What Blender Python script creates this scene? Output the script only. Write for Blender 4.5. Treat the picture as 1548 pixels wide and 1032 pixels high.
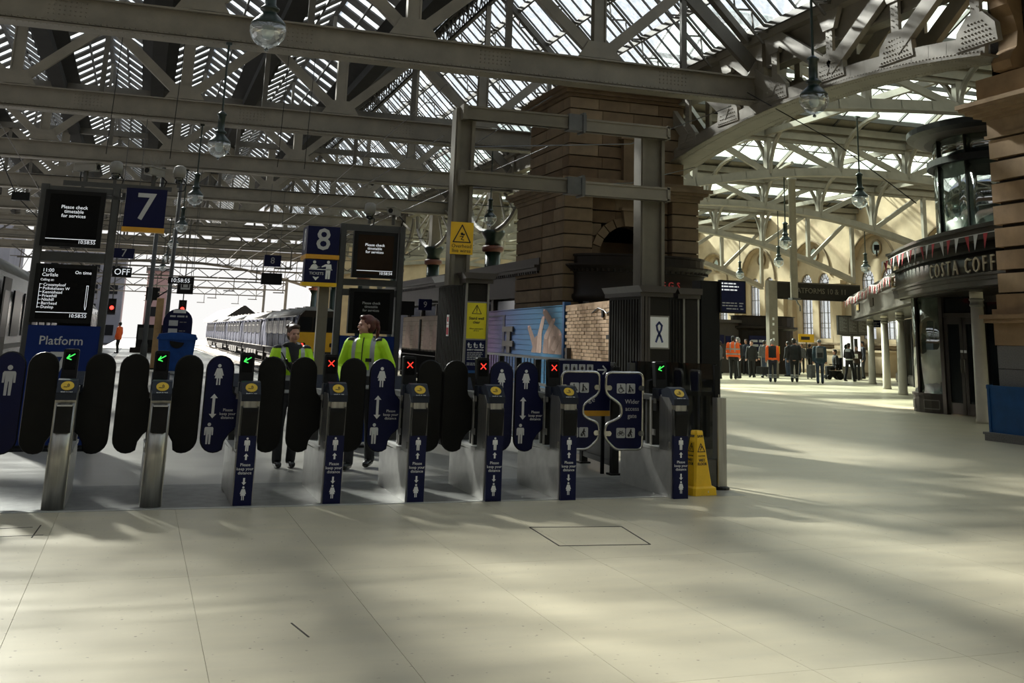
import bpy, bmesh, math, random
from mathutils import Vector, Matrix
from math import pi, sin, cos, radians, sqrt, atan2
random.seed(7)
sc = bpy.context.scene
for o in list(bpy.data.objects): bpy.data.objects.remove(o)
COL = sc.collection

# ---------------------------------------------------------------- camera, sky, sun, exposure
cd = bpy.data.cameras.new('camera'); cam = bpy.data.objects.new('camera', cd); COL.objects.link(cam)
cd.sensor_fit = 'HORIZONTAL'; cd.sensor_width = 36; cd.lens = 36*1646.25/1548
cd.shift_x = -(832.31-774)/1548; cd.shift_y = -(516-120.44)/1548
cd.clip_start = .1; cd.clip_end = 900
A_ = lambda x, y: Vector((x-832.31, y-120.44, 1646.25)).normalized()
vX, vY, vZ = A_(5500, 640), A_(210, 495), A_(1022, -6800)     # world axes seen by the camera (x right, y down, z forward)
right = Vector((vX.x, vY.x, vZ.x)); up = -Vector((vX.y, vY.y, vZ.y)); back = -Vector((vX.z, vY.z, vZ.z))
m3 = Matrix((right, up, back)).transposed()
cam.matrix_world = Matrix.Translation((0, 0, 1.5)) @ m3.to_4x4()
sc.camera = cam

w = bpy.data.worlds.new('sky'); sc.world = w; w.use_nodes = True
nt = w.node_tree; nt.nodes.clear()
wo = nt.nodes.new('ShaderNodeOutputWorld'); bg = nt.nodes.new('ShaderNodeBackground')
tc = nt.nodes.new('ShaderNodeTexCoord'); sx = nt.nodes.new('ShaderNodeSeparateXYZ'); cr = nt.nodes.new('ShaderNodeValToRGB')
nz = nt.nodes.new('ShaderNodeTexNoise'); nz.inputs['Scale'].default_value = 3.5; nz.inputs['Detail'].default_value = 5
mx = nt.nodes.new('ShaderNodeMixRGB'); mx.inputs[2].default_value = (1, 1, 1, 1)
cr2 = nt.nodes.new('ShaderNodeValToRGB'); cr2.color_ramp.elements[0].position = .42; cr2.color_ramp.elements[1].position = .62
cr.color_ramp.elements[0].color = (1, .985, .95, 1); cr.color_ramp.elements[1].color = (.42, .62, .95, 1)
cr.color_ramp.elements[0].position = .02; cr.color_ramp.elements[1].position = .8
L = nt.links.new
L(tc.outputs['Generated'], sx.inputs[0]); L(sx.outputs['Z'], cr.inputs[0]); L(tc.outputs['Generated'], nz.inputs['Vector'])
L(nz.outputs[0], cr2.inputs[0]); L(cr2.outputs[0], mx.inputs[0]); L(cr.outputs[0], mx.inputs[1]); L(mx.outputs[0], bg.inputs[0])
bg.inputs[1].default_value = .85
L(bg.outputs[0], wo.inputs[0])
sun = bpy.data.lights.new('sun', 'SUN'); so = bpy.data.objects.new('sun', sun); COL.objects.link(so)
sun.energy = 36; sun.angle = radians(3.6); sun.color = (1, .94, .83)
so.rotation_euler = (-Vector((-.30, .954, math.tan(radians(33))))).to_track_quat('-Z', 'Y').to_euler()
so.location = (-20, 60, 60)
vs = sc.view_settings
vs.view_transform = 'Standard'; vs.look = 'None'; vs.exposure = .2; vs.gamma = 1; vs.use_curve_mapping = False
sc.cycles.transparent_max_bounces = 16

# ---------------------------------------------------------------- materials
def mat(name, col, rough=.6, metal=0, var=0, scale=6, bump=0, col2=None, emit=0, stretch=None, coat=0, spec=None):
    m = bpy.data.materials.new(name); m.use_nodes = True
    n = m.node_tree.nodes; l = m.node_tree.links; b = n['Principled BSDF']
    b.inputs['Base Color'].default_value = (*col, 1); b.inputs['Roughness'].default_value = rough; b.inputs['Metallic'].default_value = metal
    if spec is not None: b.inputs['Specular IOR Level'].default_value = spec
    if coat: b.inputs['Coat Weight'].default_value = coat; b.inputs['Coat Roughness'].default_value = .08
    if emit: b.inputs['Emission Color'].default_value = (*col, 1); b.inputs['Emission Strength'].default_value = emit
    t = n.new('ShaderNodeTexCoord'); mp = n.new('ShaderNodeMapping'); mp.inputs['Scale'].default_value = stretch or (1, 1, 1)
    l.new(t.outputs['Object'], mp.inputs[0])
    no = n.new('ShaderNodeTexNoise'); no.inputs['Scale'].default_value = scale; no.inputs['Detail'].default_value = 6; no.inputs['Roughness'].default_value = .6
    l.new(mp.outputs[0], no.inputs['Vector'])
    v = var or .06
    r = n.new('ShaderNodeValToRGB'); r.color_ramp.elements[0].position = .3; r.color_ramp.elements[1].position = .7
    c2 = col2 or tuple(c*(1-v) for c in col); r.color_ramp.elements[0].color = (*c2, 1)
    r.color_ramp.elements[1].color = (*(tuple(min(1, c*(1+v*.6)) for c in col)), 1)
    l.new(no.outputs[0], r.inputs[0]); l.new(r.outputs[0], b.inputs['Base Color'])
    if bump:
        bp = n.new('ShaderNodeBump'); bp.inputs['Strength'].default_value = bump; bp.inputs['Distance'].default_value = .02
        l.new(no.outputs[0], bp.inputs['Height']); l.new(bp.outputs[0], b.inputs['Normal'])
    return m

def glassmat(name, tint, trans, diff, rough=.05, dirt=8):
    """roof / window glass: part clear, part dirty and scattering, with a weak reflection"""
    m = bpy.data.materials.new(name); m.use_nodes = True
    n = m.node_tree.nodes; l = m.node_tree.links; n.clear()
    out = n.new('ShaderNodeOutputMaterial'); tr = n.new('ShaderNodeBsdfTransparent'); tl = n.new('ShaderNodeBsdfTranslucent'); gl = n.new('ShaderNodeBsdfGlossy')
    tr.inputs[0].default_value = (*tint, 1); tl.inputs[0].default_value = (*tint, 1); gl.inputs['Roughness'].default_value = rough
    t = n.new('ShaderNodeTexCoord'); no = n.new('ShaderNodeTexNoise'); no.inputs['Scale'].default_value = dirt; no.inputs['Detail'].default_value = 5
    l.new(t.outputs['Object'], no.inputs['Vector'])
    mr = n.new('ShaderNodeMapRange'); mr.inputs[1].default_value = .35; mr.inputs[2].default_value = .7; mr.inputs[3].default_value = diff*.5; mr.inputs[4].default_value = min(1, diff*1.5)
    l.new(no.outputs[0], mr.inputs[0])
    a = n.new('ShaderNodeMixShader'); l.new(mr.outputs[0], a.inputs[0]); l.new(tr.outputs[0], a.inputs[1]); l.new(tl.outputs[0], a.inputs[2])
    lw = n.new('ShaderNodeLayerWeight'); lw.inputs[0].default_value = .25
    mu = n.new('ShaderNodeMath'); mu.operation = 'MULTIPLY_ADD'; mu.inputs[1].default_value = .25; mu.inputs[2].default_value = 1-trans
    l.new(lw.outputs['Fresnel'], mu.inputs[0])
    c = n.new('ShaderNodeMixShader'); l.new(mu.outputs[0], c.inputs[0]); l.new(a.outputs[0], c.inputs[1]); l.new(gl.outputs[0], c.inputs[2])
    l.new(c.outputs[0], out.inputs[0]); return m

M = {}
def defmats():
    M['steel'] = mat('brushed_steel', (.42, .41, .38), .34, .85, .25, 30, .05, stretch=(1, 1, .05))
    M['plate'] = mat('scuffed_gate_plate', (.20, .20, .185), .42, .25, .3, 8)
    M['case'] = mat('satin_cabinet_steel', (.50, .49, .46), .4, .6, .18, 5)
    M['dsteel'] = mat('dark_steel', (.10, .10, .095), .4, .6, .2, 8)
    M['ledge'] = mat('pale_ledge_metal', (0.527, 0.5185, 0.4845), .4, .3, .1, 9)
    M['chrome'] = mat('polished_tube', (.55, .54, .5), .22, .95, .1, 10)
    M['black'] = mat('black_plastic', (0.0072, 0.0072, 0.0072), .42, 0, .3, 12, spec=.2)
    M['rubber'] = mat('black_rubber_paddle', (0.0055, 0.0055, 0.0045), .45, 0, .35, 5, spec=.2)
    M['head'] = mat('dark_slate_plastic', (.018, .022, .032), .35, 0, .2, 14, spec=.2)
    M['navy'] = mat('navy_vinyl', (0.007, 0.0091, 0.0434), .4, 0, .12, 9, spec=.2)
    M['navy2'] = mat('navy_sign_face', (0.0064, 0.008, 0.04), .35, 0, .1, 6, spec=.2)
    M['blue'] = mat('platform_blue', (0.0051, 0.0187, 0.1105), .4, 0, .1, 4, spec=.2)
    M['hblue'] = mat('site_blue', (0.0066, 0.066, 0.198), .5, 0, .2, 4)
    M['binblue'] = mat('bin_blue', (.010, .055, .23), .45, 0, .2, 5, spec=.2)
    M['white'] = mat('white_print', (.75, .75, .72), .5, 0, .05, 9)
    M['grey_print'] = mat('grey_print', (.45, .45, .44), .5)
    M['yellow'] = mat('reader_yellow', (.62, .40, .012), .4, 0, .12, 20)
    M['cone'] = mat('cone_yellow', (.78, .46, .006), .42, 0, .12, 8)
    M['wyellow'] = mat('warning_yellow', (.72, .42, .008), .45, 0, .08, 6)
    M['syellow'] = mat('safety_yellow', (.72, .60, .010), .45, 0, .08, 6)
    M['edgeyellow'] = mat('amber_trim', (.62, .30, .02), .4, 0, .1, 9)
    M['ink'] = mat('black_ink', (.012, .010, .008), .6)
    M['red'] = mat('signal_red', (1, .03, .02), .4, emit=5)
    M['rled'] = mat('red_led', (1, .05, .03), .4, emit=.9)
    M['gled'] = mat('green_led', (.08, 1, .15), .4, emit=.7)
    M['amber'] = mat('screen_text', (.85, .88, .92), .4, emit=.55)
    M['screen'] = mat('screen_glass', (.006, .006, .006), .16, 0, .1, 3, spec=.2)
    M['screen2'] = mat('screen_glass_brown', (.030, .018, .011), .22, 0, .2, 3, spec=.2)
    M['frame'] = mat('grey_sign_frame', (0.0578, 0.0578, 0.055), .5, .2, .2, 5)
    M['cream'] = mat('cream_ironwork', (.195, .172, .132), .55, 0, .22, 1.6, .05)
    M['cream2'] = mat('pale_ironwork', (0.235, 0.21, 0.168), .55, 0, .2, 1.6, .05)
    M['iron'] = mat('grey_ironwork', (0.095, 0.085, 0.068), .6, 0, .22, 2)
    M['bar'] = mat('grey_glazing_bar', (0.085, 0.083, 0.08), .6, 0, .2, 2)
    M['board'] = mat('dark_roof_boarding', (0.0175, 0.0165, 0.015), .8, 0, .3, 2, spec=.2)
    M['gantry'] = mat('drab_gantry_paint', (.135, .118, .087), .6, 0, .25, 2.2, .05)
    M['green'] = mat('bottle_green_paint', (0.006, 0.018, 0.012), .32, 0, .15, 6)
    M['brownred'] = mat('oxide_band', (.12, .035, .02), .5)
    M['brown'] = mat('dark_brown_cladding', (0.015, 0.0125, 0.0095), .55, 0, .2, 3, spec=.2)
    M['fascia'] = mat('black_brown_fascia', (.019, .014, .011), .38, 0, .2, 3, spec=.2)
    M['fascia2'] = mat('grey_brown_fascia', (0.05, 0.04, 0.033), .45, 0, .2, 3)
    M['trim'] = mat('pale_trim', (0.216, 0.204, 0.18), .5, .2, .1, 6)
    M['gold'] = mat('gilded_letters', (.60, .45, .22), .4, .3, .1, 9)
    M['palegold'] = mat('pale_letters', (0.8, 0.72, 0.55), .45, .1, .1, 9)
    M['stone'] = mat('pillar_sandstone', (.29, .185, .095), .85, 0, .3, 1.7, .25)
    M['stone2'] = mat('pillar_sandstone_pale', (.34, .235, .135), .85, 0, .28, 1.9, .25)
    M['stone3'] = mat('pillar_sandstone_brown', (.24, .145, .07), .85, 0, .28, 2.2, .25)
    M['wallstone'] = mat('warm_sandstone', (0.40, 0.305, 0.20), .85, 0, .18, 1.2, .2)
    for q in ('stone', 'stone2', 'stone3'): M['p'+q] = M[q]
    M['stone'] = mat('shaded_sandstone', (.165, .112, .062), .85, 0, .3, 1.7, .25)  # darker copies of the pillar's sandstone, the tower's shade put into the colour
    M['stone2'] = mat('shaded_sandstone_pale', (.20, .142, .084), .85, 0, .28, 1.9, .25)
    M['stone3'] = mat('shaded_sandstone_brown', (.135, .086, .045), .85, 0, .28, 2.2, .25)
    M['mortar'] = mat('dark_joint', (.035, .026, .018), .9)
    M['granite'] = mat('grey_granite', (.17, .16, .15), .6, 0, .3, 40)
    M['column'] = mat('cream_column', (.58, .53, .44), .4, 0, .1, 3)
    M['dglass'] = mat('dark_shop_glass', (.012, .014, .014), .06, 0, .2, 3, spec=.9)
    M['wood'] = mat('table_wood', (.45, .28, .12), .5, 0, .2, 5)
    M['brick'] = mat('buff_brick', (.40, .26, .145), .8, 0, .25, 5, .2)
    M['brick2'] = mat('tan_brick', (.33, .205, .11), .8, 0, .25, 5, .2)
    M['hivis'] = mat('hivis_yellow', (.50, .86, .012), .6, 0, .12, 4, .1)
    M['hvorange'] = mat('hivis_orange', (.95, .13, .012), .6, 0, .12, 8)
    M['tape'] = mat('reflective_tape', (.36, .37, .36), .45, .3, .1, 30)
    M['cloth'] = mat('black_cloth', (.010, .010, .011), .8, 0, .3, 9)
    M['navycloth'] = mat('navy_cloth', (.014, .017, .03), .8, 0, .3, 9)
    M['denim'] = mat('denim', (.035, .05, .085), .85, 0, .3, 30)
    M['greycloth'] = mat('grey_cloth', (.10, .10, .105), .85, 0, .3, 9)
    M['maroon'] = mat('maroon_cloth', (.09, .016, .03), .8, 0, .3, 9)
    M['teal'] = mat('teal_blue_cloth', (.022, .045, .065), .8, 0, .25, 9)
    M['tan'] = mat('pale_cloth', (.42, .38, .33), .8, 0, .2, 9)
    M['dbrown'] = mat('brown_cloth', (.045, .025, .016), .8, 0, .25, 9)
    M['skin'] = mat('skin', (.50, .27, .19), .5, 0, .12, 9)
    M['hair_red'] = mat('auburn_hair', (.085, .016, .010), .45, 0, .4, 30, .2)
    M['hair_brown'] = mat('brown_hair', (.050, .026, .014), .5, 0, .4, 30, .2)
    M['hair_dark'] = mat('dark_hair', (.014, .010, .008), .5, 0, .4, 30)
    M['hair_grey'] = mat('grey_hair', (.22, .21, .20), .6, 0, .3, 30)
    M['shoe'] = mat('black_leather', (.008, .008, .008), .22, 0, .2, 9)
    M['eye'] = mat('eye_dark', (.02, .014, .01), .2)
    M['lip'] = mat('lip', (.30, .09, .08), .5)
    M['trainblue'] = mat('train_blue', (0.016, 0.022, 0.05), .7, 0, .15, 1.5, spec=.08)
    M['trainroof'] = mat('train_roof', (.22, .215, .205), .6, 0, .25, 1)
    M['trainwin'] = mat('train_window', (.006, .007, .009), .3, spec=.12)
    M['trainyellow'] = mat('train_yellow', (.62, .34, .012), .4, 0, .1, 3)
    M['silver'] = mat('silver_train_side', (.42, .42, .42), .25, .75, .2, 2)
    M['undergear'] = mat('oily_undergear', (.014, .013, .012), .7, 0, .4, 6)
    M['rail'] = mat('worn_rail', (.20, .17, .14), .35, .8, .2, 9)
    M['ballast'] = mat('ballast', (.075, .065, .055), .95, 0, .5, 9, .5)
    M['tactile'] = mat('platform_edge', (.52, .50, .45), .7, 0, .15, 3)
    M['flagred'] = mat('flag_red', (.48, .035, .05), .7, 0, .1, 9)
    M['flagwhite'] = mat('flag_white', (.66, .66, .66), .7, 0, .1, 9)
    M['building'] = mat('grey_block', (.20, .20, .22), .8, 0, .15, .4)
    M['pinkwall'] = mat('pink_block', (.40, .25, .23), .8, 0, .1, .4)
    M['frost'] = mat('frosted_pane', (.52, .60, .62), .15, 0, .35, 1.2, emit=0)
    M['lampbowl'] = None
    M['glassroof'] = glassmat('roof_glass', (.92, .96, .99), .97, .13)
    M['glassroof2'] = glassmat('roof_glass_grimy', (.77, .84, .81), .96, .22, dirt=2)
    M['window'] = glassmat('leaded_window_glass', (.95, .97, .98), .95, .16, dirt=3)
    M['clear'] = glassmat('screen_clear_glass', (.30, .31, .30), .90, .02)
    M['globe'] = glassmat('globe_glass', (.92, .94, .94), .78, .10, .04)
    M['drum'] = glassmat('drum_glass', (.50, .56, .52), .62, .12, .04)
    # terrazzo floor
    def terrazzo(name, base, dark, rough):
        m = mat(name, base, rough, 0, .1, 1.1)
        n = m.node_tree.nodes; l = m.node_tree.links; b = n['Principled BSDF']
        src = b.inputs['Base Color'].links[0].from_socket
        t = n.new('ShaderNodeNewGeometry')
        vo = n.new('ShaderNodeTexVoronoi'); vo.inputs['Scale'].default_value = 16
        no = n.new('ShaderNodeTexNoise'); no.inputs['Scale'].default_value = 45; no.inputs['Detail'].default_value = 3
        st = n.new('ShaderNodeTexNoise'); st.inputs['Scale'].default_value = 2.2; st.inputs['Detail'].default_value = 7
        mp = n.new('ShaderNodeMapping'); mp.inputs['Scale'].default_value = (.35, 2.2, 1); mp.inputs['Rotation'].default_value = (0, 0, .35)
        l.new(t.outputs['Position'], vo.inputs['Vector']); l.new(t.outputs['Position'], no.inputs['Vector'])
        l.new(t.outputs['Position'], mp.inputs[0]); l.new(mp.outputs[0], st.inputs['Vector'])
        # sparse dark chips
        r1 = n.new('ShaderNodeValToRGB'); r1.color_ramp.elements[0].position = .10; r1.color_ramp.elements[1].position = .16
        r1.color_ramp.elements[0].color = (1, 1, 1, 1); r1.color_ramp.elements[1].color = (0, 0, 0, 1)
        l.new(vo.outputs['Distance'], r1.inputs[0])
        r2 = n.new('ShaderNodeValToRGB'); r2.color_ramp.elements[0].position = .5; r2.color_ramp.elements[1].position = .62
        l.new(no.outputs[0], r2.inputs[0])
        mm = n.new('ShaderNodeMath'); mm.operation = 'MULTIPLY'; l.new(r1.outputs[0], mm.inputs[0]); l.new(r2.outputs[0], mm.inputs[1])
        x1 = n.new('ShaderNodeMixRGB'); l.new(mm.outputs[0], x1.inputs[0]); l.new(src, x1.inputs[1]); x1.inputs[2].default_value = (*dark, 1)
        r3 = n.new('ShaderNodeValToRGB'); r3.color_ramp.elements[0].position = .3; r3.color_ramp.elements[1].position = .75
        r3.color_ramp.elements[0].color = (.86, .86, .86, 1); r3.color_ramp.elements[1].color = (1.05, 1.04, 1.02, 1)
        l.new(st.outputs[0], r3.inputs[0])
        x2 = n.new('ShaderNodeMixRGB'); x2.blend_type = 'MULTIPLY'; x2.inputs[0].default_value = 1
        l.new(x1.outputs[0], x2.inputs[1]); l.new(r3.outputs[0], x2.inputs[2]); l.new(x2.outputs[0], b.inputs['Base Color'])
        rr = n.new('ShaderNodeMapRange'); rr.inputs[3].default_value = rough-.08; rr.inputs[4].default_value = rough+.1
        l.new(st.outputs[0], rr.inputs[0]); l.new(rr.outputs[0], b.inputs['Roughness'])
        return m
    M['relief'] = mat('relief_letters', (.13, .115, .09), .4, .2, .2, 9)  # paler than the board: highlights on the raised letters put into the colour
    M['terrazzo'] = terrazzo('terrazzo_slab', (.54, .485, .355), (.16, .12, .08), .34)
    M['platform'] = terrazzo('platform_paving', (.29, .28, .25), (.18, .16, .13), .30)
defmats()

# ---------------------------------------------------------------- geometry helpers
class MB:
    def __init__(s): s.v = []; s.f = []
    def add(s, vs, fs):
        k = len(s.v); s.v += [tuple(p) for p in vs]; s.f += [tuple(i+k for i in f) for f in fs]; return s
    def box(s, x0, y0, z0, x1, y1, z1):
        return s.add([(x0,y0,z0),(x1,y0,z0),(x1,y1,z0),(x0,y1,z0),(x0,y0,z1),(x1,y0,z1),(x1,y1,z1),(x0,y1,z1)],
                     [(0,3,2,1),(4,5,6,7),(0,1,5,4),(1,2,6,5),(2,3,7,6),(3,0,4,7)])
    def cbox(s, x0, y0, z0, x1, y1, z1, c=.01):
        """box with its vertical edges chamfered"""
        return s.prism([(x0+c,y0),(x1-c,y0),(x1,y0+c),(x1,y1-c),(x1-c,y1),(x0+c,y1),(x0,y1-c),(x0,y0+c)], (0,0,z0), (1,0,0), (0,1,0), (0,0,z1-z0))
    def beam(s, p, q, w, h, up=(0,0,1)):
        p = Vector(p); q = Vector(q); d = (q-p).normalized(); u = Vector(up)
        if abs(d.dot(u)) > .98: u = Vector((0,1,0)) if abs(d.y) < .9 else Vector((1,0,0))
        a = d.cross(u).normalized()*w/2; b = a.cross(d).normalized()*h/2
        return s.add([p-a-b,p+a-b,p+a+b,p-a+b,q-a-b,q+a-b,q+a+b,q-a+b], [(0,3,2,1),(4,5,6,7),(0,1,5,4),(1,2,6,5),(2,3,7,6),(3,0,4,7)])
    def cone(s, p, q, r0, r1, n=10, caps=True):
        p = Vector(p); q = Vector(q); d = (q-p).normalized(); u = Vector((0,0,1)) if abs(d.z) < .9 else Vector((1,0,0))
        a = d.cross(u).normalized(); b = a.cross(d); vs = []
        for c, r in ((p, r0), (q, r1)):
            for i in range(n):
                t = 2*pi*i/n; vs.append(c+a*(r*cos(t))+b*(r*sin(t)))
        fs = [(i, (i+1) % n, n+(i+1) % n, n+i) for i in range(n)]
        if caps: fs += [tuple(range(n-1, -1, -1)), tuple(range(n, 2*n))]
        return s.add(vs, fs)
    def tube(s, pts, r, n=8, closed=False):
        pts = [Vector(p) for p in pts]; N = len(pts); vs = []; prev = None
        for i, p in enumerate(pts):
            if closed: d = pts[(i+1) % N]-pts[i-1]
            else: d = pts[min(i+1, N-1)]-pts[max(i-1, 0)]
            d.normalize()
            if prev is None:
                u = Vector((0,0,1)) if abs(d.z) < .9 else Vector((1,0,0)); a = d.cross(u).normalized()
            else: a = (prev-d*prev.dot(d)).normalized()
            prev = a; b = a.cross(d)
            for k in range(n):
                t = 2*pi*k/n; vs.append(p+a*(r*cos(t))+b*(r*sin(t)))
        fs = []
        for i in range(N if closed else N-1):
            j = (i+1) % N
            for k in range(n): fs.append((i*n+k, i*n+(k+1) % n, j*n+(k+1) % n, j*n+k))
        if not closed: fs += [tuple(range(n-1, -1, -1)), tuple(range((N-1)*n, N*n))]
        return s.add(vs, fs)
    def lathe(s, prof, c=(0,0,0), n=16):
        vs = []; cx, cy, cz = c
        for r, z in prof:
            for i in range(n):
                t = 2*pi*i/n; vs.append((cx+r*cos(t), cy+r*sin(t), cz+z))
        fs = []
        for j in range(len(prof)-1):
            for i in range(n): fs.append((j*n+i, j*n+(i+1) % n, (j+1)*n+(i+1) % n, (j+1)*n+i))
        fs += [tuple(range(n-1, -1, -1)), tuple(range((len(prof)-1)*n, len(prof)*n))]
        return s.add(vs, fs)
    def prism(s, pts, o, u, v, n):
        """2-D outline pts on axes u, v at o, thickened by vector n"""
        o = Vector(o); u = Vector(u); v = Vector(v); n = Vector(n); k = len(pts)
        A = [o+u*a+v*b for a, b in pts]; B = [p+n for p in A]
        return s.add(A+B, [tuple(range(k-1, -1, -1)), tuple(range(k, 2*k))]+[(i, (i+1) % k, k+(i+1) % k, k+i) for i in range(k)])
    def loft(s, rings, n=14):
        """rings (cx, cy, z, rx, ry): closed body of stacked ellipses"""
        vs = []
        for cx, cy, z, rx, ry in rings:
            for i in range(n):
                t = 2*pi*i/n; vs.append((cx+rx*cos(t), cy+ry*sin(t), z))
        fs = []
        for j in range(len(rings)-1):
            for i in range(n): fs.append((j*n+i, j*n+(i+1) % n, (j+1)*n+(i+1) % n, (j+1)*n+i))
        fs += [tuple(range(n-1, -1, -1)), tuple(range((len(rings)-1)*n, len(rings)*n))]
        return s.add(vs, fs)
    def ball(s, c, r, n=10, m=7):
        rx, ry, rz = (r, r, r) if not hasattr(r, '__len__') else r
        pr = []
        for j in range(m+1):
            t = -pi/2+pi*j/m; pr.append((max(cos(t), .02), sin(t)))
        return s.loft([(c[0], c[1], c[2]+z*rz, q*rx, q*ry) for q, z in pr], n)
    def capsule(s, a, b, r0, r1, n=10):
        a = Vector(a); b = Vector(b); d = (b-a); ln = d.length
        if ln < 1e-6: return s.ball(a, r0)
        d.normalize(); u = Vector((0,0,1)) if abs(d.z) < .9 else Vector((1,0,0)); x = d.cross(u).normalized(); y = x.cross(d)
        prof = [(-r0*cos(t), r0*sin(t)) for t in (.08, .5, 1.0, pi/2)]+[(ln+r1*sin(t), r1*cos(t)) for t in (0, .5, 1.0, 1.49)]
        vs = []
        for h, r in prof:
            for i in range(n):
                t = 2*pi*i/n; vs.append(a+d*h+x*(r*cos(t))+y*(r*sin(t)))
        k = len(prof)
        fs = [(j*n+i, j*n+(i+1) % n, (j+1)*n+(i+1) % n, (j+1)*n+i) for j in range(k-1) for i in range(n)]
        fs += [tuple(range(n-1, -1, -1)), tuple(range((k-1)*n, k*n))]
        return s.add(vs, fs)
    def mesh(s, name, m=None, smooth=False):
        me = bpy.data.meshes.new(name); me.from_pydata(s.v, [], s.f)
        bm = bmesh.new(); bm.from_mesh(me); bmesh.ops.recalc_face_normals(bm, faces=bm.faces); bm.to_mesh(me); bm.free()
        if m: me.materials.append(M[m] if isinstance(m, str) else m)
        if smooth: me.polygons.foreach_set('use_smooth', [True]*len(me.polygons))
        me.update(); return me
    def build(s, name, m, parent=None, smooth=False, loc=None, rz=0):
        return link(name, s.mesh(name, m, smooth), parent, loc, rz)

def link(name, me, parent=None, loc=None, rz=0):
    o = bpy.data.objects.new(name, me); COL.objects.link(o)
    if parent: o.parent = parent
    if loc: o.location = loc
    if rz: o.rotation_euler = (0, 0, rz)
    return o
def tag(o, label, cat, group=None):
    o['label'] = label; o['category'] = cat
    if group: o['group'] = group
    return o
def thing(name, label, cat, loc=(0,0,0), rz=0, group=None):
    o = bpy.data.objects.new(name, None); COL.objects.link(o); o.location = loc; o.rotation_euler = (0, 0, rz); o.empty_display_size = .2
    return tag(o, label, cat, group)
def struct(o): o['kind'] = 'structure'; return o
def stuff(o): o['kind'] = 'stuff'; return o
def sempty(name, loc=(0,0,0)):
    o = bpy.data.objects.new(name, None); COL.objects.link(o); o.location = loc; return struct(o)
def dup(o, parent=None, loc=None, rz=None, label=None):
    c = o.copy(); COL.objects.link(c)
    if parent: c.parent = parent
    if loc: c.location = loc
    if rz is not None: c.rotation_euler = (0, 0, rz)
    if label: c['label'] = label
    for ch in o.children: dup(ch, c)
    return c
FR = Matrix.Rotation(pi/2, 4, 'X')        # flat text stood up, facing -Y
def txt(s, size, m, parent, pos, rot=FR, align='CENTER', name='lettering', ext=.0015, sx=1, line=1.0, bold=0):
    cu = bpy.data.curves.new('t', 'FONT'); cu.body = s; cu.size = size; cu.align_x = align; cu.align_y = 'CENTER'; cu.extrude = ext
    cu.resolution_u = 2; cu.space_line = line
    if bold: cu.offset = bold
    ob = bpy.data.objects.new('t', cu); COL.objects.link(ob)
    bpy.context.view_layer.update()
    me = bpy.data.meshes.new_from_object(ob.evaluated_get(bpy.context.evaluated_depsgraph_get()))
    bpy.data.objects.remove(ob); bpy.data.curves.remove(cu)
    me.transform(Matrix.Translation(pos) @ rot @ Matrix.Diagonal((sx, 1, 1, 1)))
    me.materials.clear(); me.materials.append(M[m]); me.name = name
    return link(name, me, parent)
def circ(cx, cy, r, n=14, a0=0, a1=2*pi): return [(cx+r*cos(a0+(a1-a0)*i/n), cy+r*sin(a0+(a1-a0)*i/n)) for i in range(n)]
def rrect(x0, y0, x1, y1, r, n=4):
    p = []
    for cx, cy, a in ((x1-r, y0+r, -pi/2), (x1-r, y1-r, 0), (x0+r, y1-r, pi/2), (x0+r, y0+r, pi)):
        for i in range(n+1): t = a+pi/2*i/n; p.append((cx+r*cos(t), cy+r*sin(t)))
    return p
UX, UZ = (1,0,0), (0,0,1)
def shape(mb, pts, y=0, t=-.002): return mb.prism(pts, (0, y, 0), UX, UZ, (0, t, 0))
def man(mb, cx, cz, h, y, female=False, t=-.002):
    """standing pictogram, h tall, feet at cz"""
    k = h/10.; P = lambda L: [(cx+a*k, cz+b*k) for a, b in L]
    shape(mb, circ(cx, cz+9.2*k, .85*k, 12), y, t)
    if female:
        shape(mb, P([(-1.2,8),(1.2,8),(2.3,4.6),(1.7,4.4),(1.0,6.4),(1.9,3.2),(-1.9,3.2),(-1.0,6.4),(-1.7,4.4),(-2.3,4.6)]), y, t)
        for d in (-1, 1): shape(mb, P([(d*.25,3.2),(d*.95,3.2),(d*.95,0),(d*.3,0)]), y, t)
    else:
        shape(mb, P([(-1.7,8),(1.7,8),(2.1,7.4),(2.1,4.2),(1.45,4.2),(1.3,7),(1.2,4.6),(-1.2,4.6),(-1.3,7),(-1.45,4.2),(-2.1,4.2),(-2.1,7.4)]), y, t)
        for d in (-1, 1): shape(mb, P([(d*.12,4.6),(d*1.2,4.6),(d*1.1,0),(d*.25,0)]), y, t)
def arrow(mb, cx, z0, z1, w, y, both=False, t=-.002):
    """vertical arrow from z0 to its head at z1"""
    d = 1 if z1 > z0 else -1; hd = w*1.15*d
    if both: shape(mb, [(cx-w,z1-hd),(cx,z1),(cx+w,z1-hd),(cx+w*.36,z1-hd),(cx+w*.36,z0+hd),(cx+w,z0+hd),(cx,z0),(cx-w,z0+hd),(cx-w*.36,z0+hd),(cx-w*.36,z1-hd)], y, t)
    else: shape(mb, [(cx-w,z1-hd),(cx,z1),(cx+w,z1-hd),(cx+w*.4,z1-hd),(cx+w*.4,z0),(cx-w*.4,z0),(cx-w*.4,z1-hd)], y, t)
def stroke(mb, pts, w, y, t=-.002, closed=False):
    pts = [Vector(p) for p in pts]; n = len(pts)
    for i in range(n if closed else n-1):
        a = pts[i]; b = pts[(i+1) % n]; d = (b-a).normalized(); q = Vector((-d.y, d.x))*w/2; e = d*w*.3
        shape(mb, [tuple(a-q-e), tuple(b-q+e), tuple(b+q+e), tuple(a+q-e)], y, t)

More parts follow.
